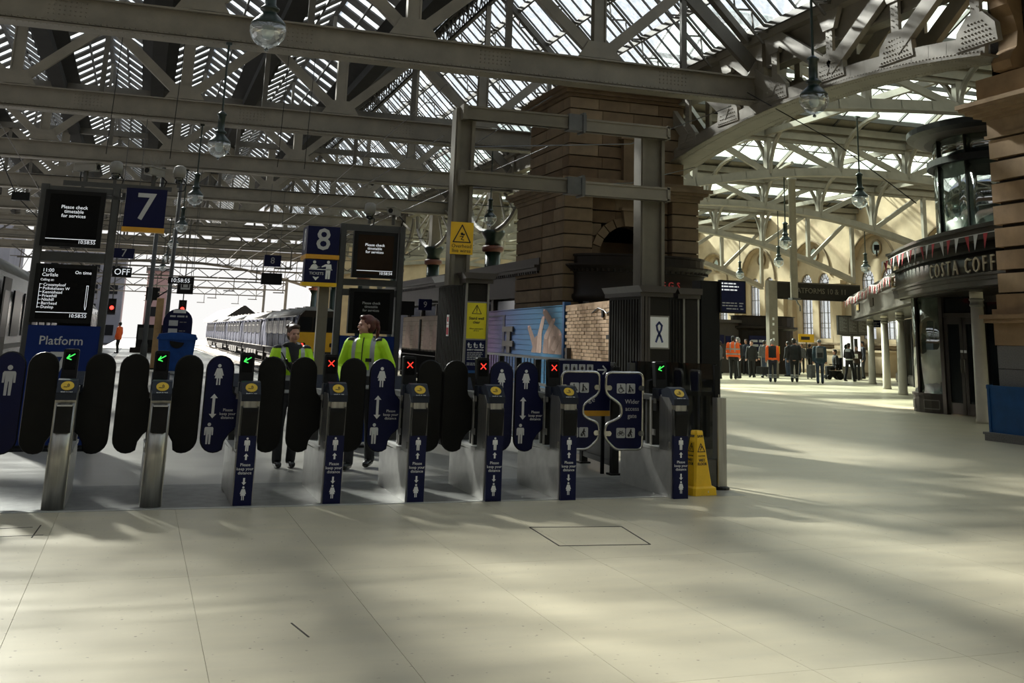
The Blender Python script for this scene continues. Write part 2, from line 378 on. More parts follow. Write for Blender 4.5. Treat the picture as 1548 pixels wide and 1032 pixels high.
def lines(parent, rows, y, m, h=.012, name='printed_line'):
    """rows of print too small to read: short broken strokes at (x0, z, length)"""
    mb = MB(); rr = random.Random(3)
    for x0, z, ln in rows:
        x = x0
        while x < x0+ln-.01:
            w_ = min(rr.uniform(2.2, 5)*h, x0+ln-x); shape(mb, [(x, z-h*.45), (x+w_, z-h*.45), (x+w_, z+h*.45), (x, z+h*.45)], y); x += w_+h*.7
    return mb.build(name, m, parent)
def facing(nx, ny):
    """rotation for flat text whose front looks along (nx, ny)"""
    n = Vector((nx, ny, 0)).normalized(); x = Vector((0,0,1)).cross(n)
    return Matrix(((x.x, 0, n.x), (x.y, 0, n.y), (0, 1, 0))).to_4x4()

# ================================================================ SETTING: floors and tracks
fl = MB()
for x0, y0, x1, y1 in ((-26,-14,38,2.17), (-26,2.17,-5.01,10.36), (9.55,2.17,38,10.36), (6,10.36,13,26), (9,26,13,56), (13,10.36,38,92)):
    fl.box(x0, y0, -.15, x1, y1, 0)
floor = struct(fl.build('floor', 'terrazzo'))
pf = MB()
for x0, y0, x1, y1 in ((-2.4,10.36,4.2,180), (-26,10.36,-2.4,14), (4.2,10.36,6,26), (6,26,9,26.3), (4.2,26,6,26.3), (13,92,17,180)):
    pf.box(x0, y0, -.15, x1, y1, 0)
pfloor = struct(pf.build('floor', 'platform'))
MB().box(-5.01, 2.17, -.15, 9.55, 10.36, -.012).build('joint_bed', 'granite', floor)
slab = MB().box(.0012, .0012, -.012, .9088, 2.7288, 0).mesh('slab', 'terrazzo')
for i in range(16):
    for j in range(3): link('slab', slab, floor, (-5.01+.91*i, 2.17+2.73*j, 0))
cv = MB()
q = [(3.16,8.95), (3.93,8.84), (3.82,8.05), (3.11,8.13)]
for i in range(4): cv.beam((*q[i], .001), (*q[(i+1) % 4], .001), .011, .004)
cv.build('access_cover_rim', 'mortar', floor)
ck = MB()
for a, b in (((-.55,9.75),(-.57,9.2)), ((-1.2,9.6),(-.6,9.66)), ((-1.5,9.25),(-.5,9.3)), ((.92,6.35),(.97,6.05)), ((-.2,5.2),(.15,5.22)), ((-.55,4.75),(-.1,4.82))):
    ck.beam((*a, .0005), (*b, .0005), .009, .003)
stuff(ck.build('crack', 'mortar', floor))
bed = MB().box(4.2, 26.3, -1.1, 9, 180, -1.0).box(9, 56, -1.1, 13, 180, -1.0).box(-9, 14, -1.1, -2.4, 180, -1.0)
struct(bed.build('floor', 'ballast'))
pw = MB().box(4.12, 26.2, -1.0, 4.2, 180, 0).box(4.2, 26.2, -1.0, 9, 26.3, 0).box(-2.4, 14, -1.0, -2.32, 180, 0).box(9, 55.9, -1, 13, 56, 0).box(13, 56, -1, 13.08, 180, 0).box(9, 26.3, -1, 9.08, 56, 0)
struct(pw.build('trim_1', 'stone3'))
struct(MB().box(3.62, 26.3, 0, 4.18, 180, .006).build('trim_2', 'tactile'))
struct(MB().box(-2.38, 14, 0, -2.0, 180, .006).build('trim_3', 'tactile'))
tr4 = struct(MB().box(-1.25, 20, 0, -1.0, 120, .006).build('trim_4', 'greycloth'))
stp = MB().box(-4, 10.40, 0, 5.3, 11.95, .004)
gp = struct(stp.build('trim_5', 'plate')); MB().box(-4, 10.37, 0, 5.3, 10.41, .007).build('edge_strip', 'ledge', gp)
for rx in (5.9, 9.95):
    t = thing('railway_track', 'empty rails and sleepers beside platform, left of the parked blue train' if rx < 8 else 'rails under the parked dark blue train', 'track', (rx+.72, 100, -1.0))
    y0 = 26.5 if rx < 8 else 56.5
    for s in (-.72, .72): MB().box(s-.035, y0-100, .1, s+.035, 80, .16).box(s-.07, y0-100, .06, s+.07, 80, .1).build('rail', 'rail', t)
    sl = MB()
    y = y0
    while y < 130: sl.box(-1.25, y-100, 0, 1.25, y-99.78, .07); y += .75
    stuff(sl.build('sleeper', 'undergear', t))

# ================================================================ SETTING: walls that close the hall
struct(MB().box(-26, -14.4, 0, 38, -14, 12).build('wall_front', 'brown'))  # unseen, added behind the camera; dark so camera-facing surfaces get little bounce
wl = struct(MB().box(-26.4, -14, 0, -26, 105, 8).build('wall_left', 'stone3'))  # unseen, added to block low sky light from the left

# right-hand (far) stone wall with pairs of arched windows between piers
WX = 38.0
wallr = sempty('wall_right', (WX, 57, 0))
Lw = lambda mb, name, m: mb.build(name, m, wallr)
def yzprism(mb, pts, x0, x1): return mb.prism(pts, (x0-WX, -57, 0), (0,1,0), (0,0,1), (x1-x0, 0, 0))
def arc(yc, zs, r, n=14, rz=None): return [(yc+r*cos(pi*i/n), zs+(rz or r)*sin(pi*i/n)) for i in range(n+1)]
wn = 0
for c in (45.35, 51.5, 57.65, 63.8, 69.95, 76.1, 82.25):
    a, b = c-3.075, c+3.075
    # outer skin with a broad relieving arch
    m = MB()
    yzprism(m, [(a,0),(b,0),(b,1.5),(a,1.5)], WX-.05, WX+.6)
    yzprism(m, [(a,1.5),(c-2.1,1.5),(c-2.1,12),(a,12)], WX, WX+.6); yzprism(m, [(c+2.1,1.5),(b,1.5),(b,12),(c+2.1,12)], WX, WX+.6)
    yzprism(m, [(c+2.1,12)]+arc(c, 5.6, 2.1)+[(c-2.1,12)], WX, WX+.6)
    Lw(m, 'wall_bay', 'wallstone')
    # recessed inner skin with two windows and a round eye
    m = MB()
    for k in (-1, 1):
        w0 = c+k*.92
        yzprism(m, [(w0-.92,1.5),(w0+.92,1.5),(w0+.92,1.95),(w0-.92,1.95)], WX+.3, WX+.6)
        yzprism(m, [(w0-.92,1.95),(w0-.6,1.95),(w0-.6,5.2),(w0-.92,5.2)], WX+.3, WX+.6); yzprism(m, [(w0+.6,1.95),(w0+.92,1.95),(w0+.92,5.2),(w0+.6,5.2)], WX+.3, WX+.6)
        yzprism(m, [(w0+.92,5.2),(w0+.92,6.35),(w0-.92,6.35),(w0-.92,5.2)]+arc(w0, 5.2, .6)[::-1], WX+.3, WX+.6)
    yzprism(m, [(c+2.1,6.35)]+[(c+2.1-.0,6.36)]+[p for p in arc(c, 6.36, 2.0, 12, 1.34)]+[(c-2.1,6.36),(c-2.1,6.35)], WX+.35, WX+.6)
    yzprism(m, [(c-2.1,1.5),(c-1.84,1.5),(c-1.84,6.4),(c-2.1,6.4)], WX+.3, WX+.6); yzprism(m, [(c+1.84,1.5),(c+2.1,1.5),(c+2.1,6.4),(c+1.84,6.4)], WX+.3, WX+.6)
    Lw(m, 'recessed_panel', 'wallstone')
    m = MB(); m.tube([(-.02, c-57+2.15*cos(t*pi/16), 5.6+2.15*sin(t*pi/16)) for t in range(17)], .07, 6)
    Lw(m, 'arch_moulding', 'stone2')
    m = MB(); m.tube([(.27, c-57+.42*cos(t*pi/8), 6.95+.42*sin(t*pi/8)) for t in range(16)], .06, 6, True)
    e = Lw(m, 'round_eye', 'stone2'); MB().prism(circ(c-57, 6.95, .4), (.3,0,0), (0,1,0), (0,0,1), (.04,0,0)).build('pane', 'frost', e)
    Lw(MB().box(-.22, a+.0-57, 1.45, .3, b-57, 1.62).box(-.3, a-57, 1.62, .3, b-57, 1.72), 'sill_course', 'stone2')
    for k in (-1, 1):
        w0 = c+k*.92; wn += 1
        wd = sempty('window_%d' % wn, (WX+.42, w0, 1.95))
        for j, (z0, z1) in enumerate(((0,.62), (.62,1.5), (1.5,2.4), (2.4,3.25))):
            for i in range(2): MB().box(-.005, -.56+.56*i+.01, z0+.01, .005, .56*i-.01, z1-.01).build('pane', 'window', wd)
        MB().prism(arc(0, 3.25, .58), (-.005,0,0), (0,1,0), (0,0,1), (.01,0,0)).build('pane', 'window', wd)
        g = MB()
        for y in (-.58, -.2, .2, .58): g.box(-.03, y-.014, 0, .03, y+.014, 3.3)
        for z in (.02, .62, .9, 1.5, 2.4, 3.25): g.box(-.03, -.58, z-.014, .03, .58, z+.014)
        g.tube([(0, .58*cos(t*pi/10), 3.25+.58*sin(t*pi/10)) for t in range(11)], .035, 6)
        g.tube([(0, .28*cos(t*pi/8), 3.25+.28*sin(t*pi/8)) for t in range(9)], .02, 5)
        for t in (30, 60, 90, 120, 150): g.beam((0, .28*cos(radians(t)), 3.25+.28*sin(radians(t))), (0, .58*cos(radians(t)), 3.25+.58*sin(radians(t))), .03, .03)
        g.build('leading', 'iron', wd)
for c in (48.42, 54.57, 60.72, 66.87, 73.02, 79.17):
    m = MB().box(-.28, c-57-.42, 0, .1, c-57+.42, 5.0).box(-.36, c-57-.5, 0, .1, c-57+.5, 1.4).box(-.34, c-57-.5, 4.9, .1, c-57+.5, 5.05).box(-.42, c-57-.56, 5.05, .1, c-57+.56, 5.25)
    Lw(m, 'pier', 'wallstone')
struct(MB().box(38.0, -14, 0, 38.5, 42.27, 12).box(38, 85.3, 0, 38.5, 92, 12).box(14, 92, 0, 38.5, 92.4, 9).build('wall_right', 'wallstone'))

# ================================================================ TRAIN SHED ROOF
YA, YB = -12.0, 104.0
ridges = [4.75-3.35*k for k in range(9)]; ZR, ZV = 11.2, 10.15
roof = sempty('ceiling', (0, 40, 10))
def R(mb, name, m): 
    mb.v = [(x, y-40, z-10) for x, y, z in mb.v]; return mb.build(name, m, roof)
for rx in ridges:
    boards, bars, sheet, ribs = MB(), MB(), MB(), MB()
    for s in (-1, 1):
        xm, zm = rx+s*1.675*.66, ZR-(ZR-ZV)*.66; xv, zv = rx+s*1.675, ZV
        boards.prism([(xm, zm), (xv, zv), (xv, zv+.06), (xm, zm+.06)], (0, YA, 0), (1,0,0), (0,0,1), (0, YB-YA, 0))
        y = YA+.2
        while y < YB: bars.beam((rx+s*.03, y, ZR), (xm, y, zm), .58, .05); y += 1.1
        sheet.prism([(rx, ZR+.05), (xm, zm+.05), (xm, zm+.062), (rx, ZR+.062)], (0, YA, 0), (1,0,0), (0,0,1), (0, YB-YA, 0))
        ribs.beam((rx+s*.6, YA, ZR-.42), (rx+s*.6, YB, ZR-.42), .06, .09)
    R(boards, 'boarding', 'board'); stuff(R(bars, 'glazing_bar', 'bar')); stuff(R(sheet, 'glazing', 'glassroof'))
    ribs.box(rx-.08, YA, ZR-.04, rx+.08, YB, ZR+.1); R(ribs, 'ridge_purlin', 'bar')
    R(MB().box(rx+1.675-.22, YA, ZV-.28, rx+1.675+.22, YB, ZV+.02), 'valley_gutter', 'board')
# broad slope falling right to the eaves gutter
xr, zr, xe, ze = 9.7, 13.15, 13.8, 9.05
vx, vz = xe-xr, ze-zr; SP = lambda t, y, dz=0: (xr+vx*t, y, zr+vz*t+dz)
R(MB().prism([(xr, zr), (6.4, ZV), (6.4, ZV+.06), (xr, zr+.06)], (0, YA, 0), (1,0,0), (0,0,1), (0, YB-YA, 0)), 'boarding', 'board')
pane = MB().prism([(.02, 0), (.98, 0), (.98, .012), (.02, .012)], (0, 0, .05), (vx/4, 0, vz/4), (0,0,1), (0, .655, 0)).mesh('pane', 'glassroof')
for i in range(75):
    for k in range(4):
        p = SP(k/4, 18.4+.66*i); link('pane', pane, roof, (p[0], p[1]-40, p[2]-10))
g = MB()
for y0, y1 in ((YA, 18.4), (67.9, YB)): g.prism([(xr, zr+.05), (xe, ze+.05), (xe, ze+.062), (xr, zr+.062)], (0, y0, 0), (1,0,0), (0,0,1), (0, y1-y0, 0))
stuff(R(g, 'glazing', 'glassroof'))
g = MB(); y = YA
while y < YB: g.beam(SP(0, y), SP(1, y), .045, .05); y += .66
stuff(R(g, 'glazing_bar', 'bar'))
for t in (.03, .25, .5, .75, .97): R(MB().beam(SP(t, YA, -.08), SP(t, YB, -.08), .08, .16), 'purlin', 'iron')
lat = MB(); n = 16
A0 = Vector((0,0,-.08)); A1 = Vector((vx,0,vz-.08)); D = Vector((-.2,0,-.3))
lat.beam(A0, A1, .06, .05); lat.beam(A0+D, A1+D, .06, .05)
for i in range(n):
    p = A0.lerp(A1, i/n); q2 = A0.lerp(A1, (i+1)/n); lat.beam(p+(D if i % 2 else Vector()), q2+(Vector() if i % 2 else D), .025, .045)
lm = lat.mesh('lattice_rafter', 'iron')
for i in range(40): link('lattice_rafter', lm, roof, (xr, -4+2.64*i-40, zr-10))
rl = MB(); z0, z1 = 12.1, 13.05; y = YA
rl.box(9.63, YA, z1-.1, 9.77, YB, z1); rl.box(9.63, YA, z0, 9.77, YB, z0+.1)
while y < YB-1: rl.beam((9.7, y, z0), (9.7, y+.55, z1), .03, .05); rl.beam((9.7, y, z1), (9.7, y+.55, z0), .03, .05); y += .55
R(rl, 'lattice_girder', 'iron')
R(MB().box(13.75, YA, 8.85, 14.5, YB, 9.0).box(13.75, YA, 9.0, 13.82, YB, 9.2).box(14.0, YA, 8.2, 14.08, YB, 8.85).box(13.95, YA, 8.15, 14.3, YB, 8.22).box(14.42, YA, 8.85, 14.5, YB, 9.25), 'eaves_gutter', 'cream')

def rivets(mb, pts, n, r=.022, h=.016):
    """low six-sided dome heads at pts with outward normal n"""
    n = Vector(n); a = n.orthogonal().normalized(); b = n.cross(a)
    for p in pts:
        p = Vector(p); vs = [p+a*(r*cos(i*pi/3))+b*(r*sin(i*pi/3)) for i in range(6)]+[p+n*h]
        mb.add(vs, [(i, (i+1) % 6, 6) for i in range(6)])
XL, XRR = -24.0, 14.15
lows = [14.15-4.53*k for k in range(9)]; tops = [x-2.265 for x in lows[:-1]]
TY = (13.6, 23.3, 33.0, 43.0, 52.9, 62.8, 73.5, 85.0, 96.0)
for k, Y in enumerate(TY):
    t = thing('roof_truss', ['riveted roof truss nearest the camera, above the gates', 'cream riveted truss crossing the top of the picture behind the first globe lamp', 'second visible cream truss, whose beam runs behind the tall gantry mast',
        'third visible cream truss down the shed', 'fourth visible truss down the shed, above the platform number signs', 'fifth visible truss down the shed', 'sixth visible truss down the shed', 'seventh visible truss far down the shed', 'last truss by the bright open end of the shed'][k], 'truss', (0, Y, 8), group='train shed trusses')
    c = MB().box(XL, -.06, -.64, XRR, .06, 0).box(XL, -.17, -.04, XRR, .17, 0).box(XL, -.24, -.66, XRR, .24, -.62).box(XL, -.1, -.56, XRR, .1, -.5)
    c.build('bottom_chord', 'cream', t)
    MB().box(XL, -.14, 1.95, tops[0]+.2, .14, 2.2).build('top_chord', 'iron', t)
    for x in lows[1:]: MB().box(x-.13, -.08, 0, x+.13, .08, 2.0).box(x-.16, -.11, 0, x-.12, .11, 2.0).box(x+.12, -.11, 0, x+.16, .11, 2.0).build('post', 'cream', t)
    for x in tops: MB().box(x-.07, -.06, 0, x+.07, .06, 2.0).build('hanger', 'iron', t)
    for i, x in enumerate(tops):
        MB().beam((x, 0, 2.05), (lows[i], 0, .03), .26 if i else .34, .16, (0,1,0)).build('diagonal', 'cream' if i else 'iron', t)
        if i+1 < len(lows): MB().beam((x, 0, 2.05), (lows[i+1], 0, .03), .26, .16, (0,1,0)).build('diagonal', 'cream', t)
    for x in lows: MB().prism([(x-.55,.02),(x+.55,.02),(x+.3,.42),(x-.3,.42)], (0,-.13,0), UX, UZ, (0,.05,0)).build('gusset', 'cream', t)
    # struts up to the ridges
    for rx in ridges[:-1]: MB().beam((rx, 0, 2.1), (rx, 0, 3.1), .1, .12).build('ridge_strut', 'iron', t)
    MB().beam((13.7, 0, .95), (9.75, 0, 4.9), .16, .22, (0,1,0)).build('principal_rafter', 'iron', t); MB().beam((9.65, 0, 4.9), (6.5, 0, 2.1), .16, .2, (0,1,0)).build('principal_rafter', 'iron', t); MB().box(9.62, -.06, 0, 9.78, .06, 4.2).build('king_post', 'cream', t)
    s = MB().box(13.85, -.5, -.7, 14.5, .5, .2).box(13.9, -.35, .2, 14.45, .35, .9)
    s.build('bearing', 'cream', t)
    if k in (1, 2):
        r = MB()
        x = XL+20 if k == 1 else XL+18
        rivets(r, [(x+.11*i, -.2, -.66) for i in range(int((XRR-x)/.11))], (0, 0, -1)); rivets(r, [(x+.11*i, -.1, -.53) for i in range(int((XRR-x)/.11))], (0,-1,0))
        for xc in lows[:5]:
            rivets(r, [(xc+1.6+.1*i, -.06, -.3+.09*j) for i in range(8) for j in range(-1, 3)], (0,-1,0))
        stuff(r.build('rivet', 'cream', t))

t = thing('end_arch', 'shallow arched truss framing the bright open end of the shed', 'truss', (4, 103, 5))
zc = lambda x: 7.3-.012*(x-2)**2
m = MB(); v_ = MB()
for i in range(24):
    xa, xb = -10+i, -9+i
    m.beam((xa-4, 0, zc(xa)-5), (xb-4, 0, zc(xb)-5), .2, .22); v_.beam((xa-4, 0, zc(xa)-5), (xa-4, 0, 3.0), .07, .07)
    v_.beam((xa-4, 0, zc(xa)-5), (xb-4, 0, 3.0), .05, .05)
m.build('arched_chord', 'iron', t); stuff(v_.build('web_bar', 'iron', t)); MB().box(-16, -.1, 2.95, 10.2, .1, 3.15).build('top_chord', 'iron', t)

# cast columns and arched girders carrying the right side of the shed
cg = 'green columns along platform 9'
colroot = None
for k, Y in enumerate((44.5, 54.7, 63.4, 73.5, 85.0, 96.0, 36.0)):
    t = thing('shed_column', ['green iron column with oxide red band, in front of the far arches beside the tower', 'green iron column seen left of the gantry mast above the striped mural', 'green iron column behind the platform 8 screens', 'green iron column far down the shed, fourth from tower', 'green iron column far down the shed, fifth from tower', 'green iron column farthest down the shed', 'green iron column hidden close behind the sandstone tower'][k], 'column', (13.7, Y, 0), group=cg)
    MB().lathe([(.42,0),(.42,.5),(.34,.6),(.33,5.0)], n=14).build('shaft', 'green', t, True)
    MB().lathe([(.40,5.0),(.46,5.06),(.46,5.2),(.40,5.26)], n=14).build('band', 'brownred', t, True)
    MB().lathe([(.34,5.26),(.34,5.5),(.5,5.75),(.5,5.9)], n=14).build('capital', 'green', t, True)
    m = MB().box(-.22, -.3, 5.9, .22, .3, 8.2)
    for s in (-1, 1):
        m.tube([(0, s*(.3+3.6*sin(i*pi/16)), 5.9+1.9*(1-cos(i*pi/16))) for i in range(9)], .12, 6)
        for i in range(2, 8, 2): m.beam((0, s*(.3+3.6*sin(i*pi/16)), 5.9+1.9*(1-cos(i*pi/16))), (0, s*.3, 8.0), .08, .08)
    m.build('bracket', 'cream', t)

# ================================================================ CONCOURSE ROOF (right)
croof = sempty('ceiling', (26, 40, 10))
def CRf(mb, name, m): mb.v = [(x-26, y-40, z-10) for x, y, z in mb.v]; return mb.build(name, m, croof)
CY = [13.6, 23.3, 33.0, 43.0, 52.9, 62.8, 72.5, 82.0, 92.0]
ext = [-12, 1] + CY
ZE, ZT = 9.2, 11.4
for i in range(len(ext)-1):
    ya, yb = ext[i], ext[i+1]; ym = (ya+yb)/2; h = (yb-ya)/2
    for k, (p0, p1) in enumerate((((ym, ZT), (yb, ZE)), ((ym, ZT), (ya, ZE)))):
        P = lambda t, x, dz=0: (x, p0[0]+(p1[0]-p0[0])*t, p0[1]+(p1[1]-p0[1])*t+dz)
        b = MB()
        for x in range(20): b.beam(P(0, 14.4+1.2*x), P(1, 14.4+1.2*x), .07, .09)
        for t in (.03, .44, .85): b.beam(P(t, 14.3, -.07), P(t, 38, -.07), .1, .14)
        stuff(CRf(b, 'glazing_bar', 'bar'))
        CRf(MB().add([P(.86,14.3), P(.86,38), P(1,38), P(1,14.3), P(.86,14.3,.05), P(.86,38,.05), P(1,38,.05), P(1,14.3,.05)], [(0,1,2,3),(7,6,5,4),(0,4,5,1),(1,5,6,2),(2,6,7,3),(3,7,4,0)]), 'boarding', 'cream')
        if k == 0 and 2 <= i < 7:
            dy, dz = (p1[0]-p0[0])*.43, (p1[1]-p0[1])*.43
            pm = MB().prism([(.03,0),(1.17,0),(1.17,.98),(.03,.98)], (0,0,.05), (1,0,0), (0,dy,dz), (0,0,.012)).mesh('pane', 'glassroof2')
            for x in range(20):
                for r in (0, 1): link('pane', pm, croof, (14.4+1.2*x-26, p0[0]+dy*r-40, p0[1]+dz*r-10))
        else:
            g = MB().add([P(0,14.3,.05), P(0,38,.05), P(.86,38,.05), P(.86,14.3,.05), P(0,14.3,.062), P(0,38,.062), P(.86,38,.062), P(.86,14.3,.062)], [(0,1,2,3),(7,6,5,4),(0,4,5,1),(1,5,6,2),(2,6,7,3),(3,7,4,0)])
            stuff(CRf(g, 'glazing', 'glassroof2'))
        # lattice purlin
        l = MB(); q0 = Vector(P(.5, 14.3, -.1)); q1 = Vector(P(.5, 38, -.1)); n = 48
        l.beam(q0, q1, .05, .05); l.beam(q0+Vector((0,0,-.4)), q1+Vector((0,0,-.4)), .05, .05)
        for j in range(n): l.beam(q0.lerp(q1, j/n)+Vector((0,0,-.4*(j % 2))), q0.lerp(q1, (j+1)/n)+Vector((0,0,-.4*((j+1) % 2))), .03, .03)
        CRf(l, 'lattice_purlin', 'iron')
    CRf(MB().box(14.3, yb-.3, ZE-.25, 38, yb+.3, ZE).box(14.3, yb-.08, ZE-.7, 38, yb+.08, ZE-.25), 'valley_gutter', 'cream')

for k, Y in enumerate(CY[1:]):
    zf = (lambda X: 7.95-.006*(X-24)**2) if k == 0 else (lambda X: 7.65-.0148*(X-24.7)**2)
    ztop = 8.75
    t = thing('arched_roof_truss', ['pale arched truss from the tower side, nearest over the concourse', 'pale arched truss with curved bottom chord over the concourse, right of the tower', 'third pale arched truss over the concourse', 'fourth arched truss, landing on the sunlit wall', 'fifth arched truss over the far concourse', 'sixth arched truss over the far concourse', 'seventh arched truss far back over the concourse', 'last arched truss against the far end'][k], 'truss', (26, Y, 8), group='arched concourse trusses')
    Q = lambda x, z: (x-26, 0, z-8)
    xs = [14.3+i*(37.7-14.3)/8 for i in range(9)]
    c = MB(); N = 24
    for i in range(N):
        xa, xb = 14.3+i*23.4/N, 14.3+(i+1)*23.4/N
        c.beam(Q(xa, zf(xa)), Q(xb+.02, zf(xb+.02)), .3, .26)
        c.beam(Q(xa, zf(xa)-.14), Q(xb+.02, zf(xb+.02)-.14), .44, .04)
    c.build('arched_chord', 'cream2', t)
    MB().box(14.3-26, -.15, ztop-8-.12, 11.8, .15, ztop-8+.12).build('top_chord', 'cream2', t)
    for i, x in enumerate(xs):
        if i in (0,): continue
        MB().box(x-26-.1, -.09, zf(x)-8, x-26+.1, .09, ztop-8).build('post', 'cream2', t)
    for i in range(8):
        m = i < 4
        a, b = (xs[i], xs[i+1])
        MB().beam(Q(a, ztop if m else zf(a)), Q(b, zf(b) if m else ztop), .2, .12, (0,1,0)).build('diagonal', 'cream2', t)
    for i in (2, 3, 4, 5, 6):     # curved wind brackets rising along the roof
        x = xs[i]
        for s in (-1, 1):
            MB().tube([(x-26, s*(.1+2.3*(1-cos(j*pi/14))), zf(x)-8+(ztop+.5-zf(x))*sin(j*pi/14)) for j in range(8)], .085, 6).build('bracket', 'cream2', t)
# ties along the hall between the arched trusses
tie = MB()
for x in (20, 26, 32):
    for a, b in zip(CY[1:-1], CY[2:]): tie.beam((x, a, 8.75), (x, b, 8.75), .14, .2); tie.beam((x, a, 8.7), (x, (a+b)/2, 10.9), .08, .12); tie.beam((x, b, 8.7), (x, (a+b)/2, 10.9), .08, .12)
tie.v = [(x-26, y-40, z-10) for x, y, z in tie.v]; tie.build('tie', 'cream2', croof)

# ---- great riveted arch girder between tower and right pillar (runs towards the camera)
t = thing('arch_girder', 'great double riveted arch girder springing from the sandstone tower to the right pillar', 'girder', (14.2, 22, 8))
zl = lambda y: 7.12-.0115*(y-20.5)**2 if y > 20.5 else 7.12-.014*(y-20.5)**2
ys = [15.4, 17.7, 20.0, 22.3, 24.6, 26.9, 29.0]; ZU = 9.2
for sx in (-.32, .32):
    c = MB(); N = 28
    for i in range(N):
        a, b = 15.2+i*14.2/N, 15.2+(i+1)*14.2/N
        c.beam((sx, a-22, zl(a)-8+.16), (sx, b+.01-22, zl(b)-8+.16), .08, .36)
    c.build('arch_rib', 'cream2', t)
    MB().box(sx-.05, -7, ZU-8-.3, sx+.05, 7.2, ZU-8).build('top_flange', 'cream', t)
    for i, y in enumerate(ys):
        MB().box(sx-.04, y-22-.12, zl(y)-8+.2, sx+.04, y-22+.12, ZU-8-.2).build('post', 'cream2', t)
        z0 = zl(y)-8+.15
        gs = MB().prism([(-.55,0),(.55,0),(.5,.35),(.2,.62),(-.2,.62),(-.5,.35)], (sx-.06, y-22, z0), (0,1,0), (0,0,1), (.12,0,0)); gs.build('gusset', 'cream2', t)
        gs = MB().prism([(-.45,0),(.45,0),(.2,-.5),(-.2,-.5)], (sx-.06, y-22, ZU-8-.28), (0,1,0), (0,0,1), (.12,0,0)); gs.build('gusset', 'cream2', t)
        if i < 6:
            y2 = ys[i+1]
            if y < 20: MB().beam((sx, y-22, ZU-8-.3), (sx, y2-22, zl(y2)-8+.4), .34, .14, (1,0,0)).build('diagonal', 'cream2', t)
            else: MB().beam((sx, y-22, zl(y)-8+.4), (sx, y2-22, ZU-8-.3), .34, .14, (1,0,0)).build('diagonal', 'cream2', t)
c = MB()
for i in range(28):
    a, b = 15.2+i*14.2/28, 15.2+(i+1)*14.2/28
    c.beam((0, a-22, zl(a)-8-.02), (0, b+.01-22, zl(b)-8-.02), .95, .05)
c.build('bottom_flange', 'cream', t)
r = MB()
for j in range(int(14/.1)):
    y = 15.3+.1*j; z = zl(y)-8
    rivets(r, [(x, y-22, z-.045) for x in (-.44, -.26, .26, .44)], (0,0,-1)); rivets(r, [(-.365, y-22, z+.05)], (-1,0,0))
for y in ys:
    for j in range(-5, 6):
        for kz in range(5):
            if abs(j)*.09 < .5-kz*.06: rivets(r, [(-.385, y-22+.09*j, zl(y)-8+.2+.1*kz)], (-1,0,0))
    rivets(r, [(-.37, y-22+d, zl(y)-7.1+.13*i) for i in range(7) for d in (-.07, .07)], (-1,0,0))
stuff(r.build('rivet', 'cream2', t))
# ================================================================ sandstone tower between the sheds
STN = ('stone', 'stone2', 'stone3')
_blk = {}
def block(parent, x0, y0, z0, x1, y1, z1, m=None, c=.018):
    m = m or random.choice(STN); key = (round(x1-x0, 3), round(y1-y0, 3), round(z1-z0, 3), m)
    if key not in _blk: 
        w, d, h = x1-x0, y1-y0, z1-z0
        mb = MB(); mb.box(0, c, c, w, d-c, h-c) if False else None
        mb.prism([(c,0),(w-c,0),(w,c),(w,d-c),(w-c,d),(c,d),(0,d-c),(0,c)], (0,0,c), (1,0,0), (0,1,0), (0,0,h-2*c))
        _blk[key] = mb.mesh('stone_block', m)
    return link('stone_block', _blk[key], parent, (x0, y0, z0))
TX, TYY = 12.4, 29.4
tw = thing('stone_tower', 'tall sandstone tower with arched opening behind the buff brick hoarding', 'tower', (TX, TYY, 0))
tp = lambda x, y: (x-TX, y-TYY)
m = MB()
for x0, x1 in ((10.45, 11.2), (13.65, 14.4)): m.box(x0-TX, 27.45-TYY, 0, x1-TX, 31.4-TYY, 5.3)
m.box(11.2-TX, 30.9-TYY, 0, 13.65-TX, 31.4-TYY, 5.3); m.box(10.7-TX, 27.8-TYY, 5.3, 14.1-TX, 31.0-TYY, 8.2)
m.build('core', 'mortar', tw)
H = .355
for i in range(15):
    z = i*H
    for x0, x1 in ((10.4, 11.23), (13.62, 14.45)):
        if i % 2: 
            a = x0+.5; b = 27.4+.85
            block(tw, x0-TX, 27.4-TYY, z, x1-TX, b-TYY, z+H); block(tw, x0-TX, b-TYY, z, x1-TX, 29.1-TYY, z+H)
        else:
            block(tw, x0-TX, 27.4-TYY, z, x1-TX, 28.1-TYY, z+H); block(tw, x0-TX, 28.1-TYY, z, x1-TX, 29.1-TYY, z+H)
        block(tw, x0-TX, 29.15-TYY, z, x1-TX, 31.4-TYY, z+H)
# recessed front with the arch
ZS, RA, XC = 3.72, .86, 12.36
for i in range(10, 15):
    z = i*H
    if z+H <= ZS+RA+.12:
        for s in (-1, 1):
            x0, x1 = (11.25, XC-RA-.2) if s < 0 else (XC+RA+.2, 13.6)
            zc = max(0, z+H/2-ZS); k = sqrt(max(0, (RA+.2)**2-zc*zc)); 
            x0, x1 = (11.25, XC-k) if s < 0 else (XC+k, 13.6)
            block(tw, x0-TX, 27.62-TYY, z, x1-TX, 28.1-TYY, z+H)
    else:
        for a, b in ((11.25, 12.0), (12.0, 12.85), (12.85, 13.6)): block(tw, a-TX, 27.62-TYY, z, b-TX, 28.1-TYY, z+H)
for i in range(11):
    a0, a1 = pi*i/11+.015, pi*(i+1)/11-.015
    pts = [(RA*cos(a0), RA*sin(a0)), ((RA+.24)*cos(a0), (RA+.24)*sin(a0)), ((RA+.24)*cos(a1), (RA+.24)*sin(a1)), (RA*cos(a1), RA*sin(a1))]
    MB().prism(pts, (XC-TX, 27.55-TYY, ZS), UX, UZ, (0,.5,0)).build('voussoir', random.choice(STN), tw)
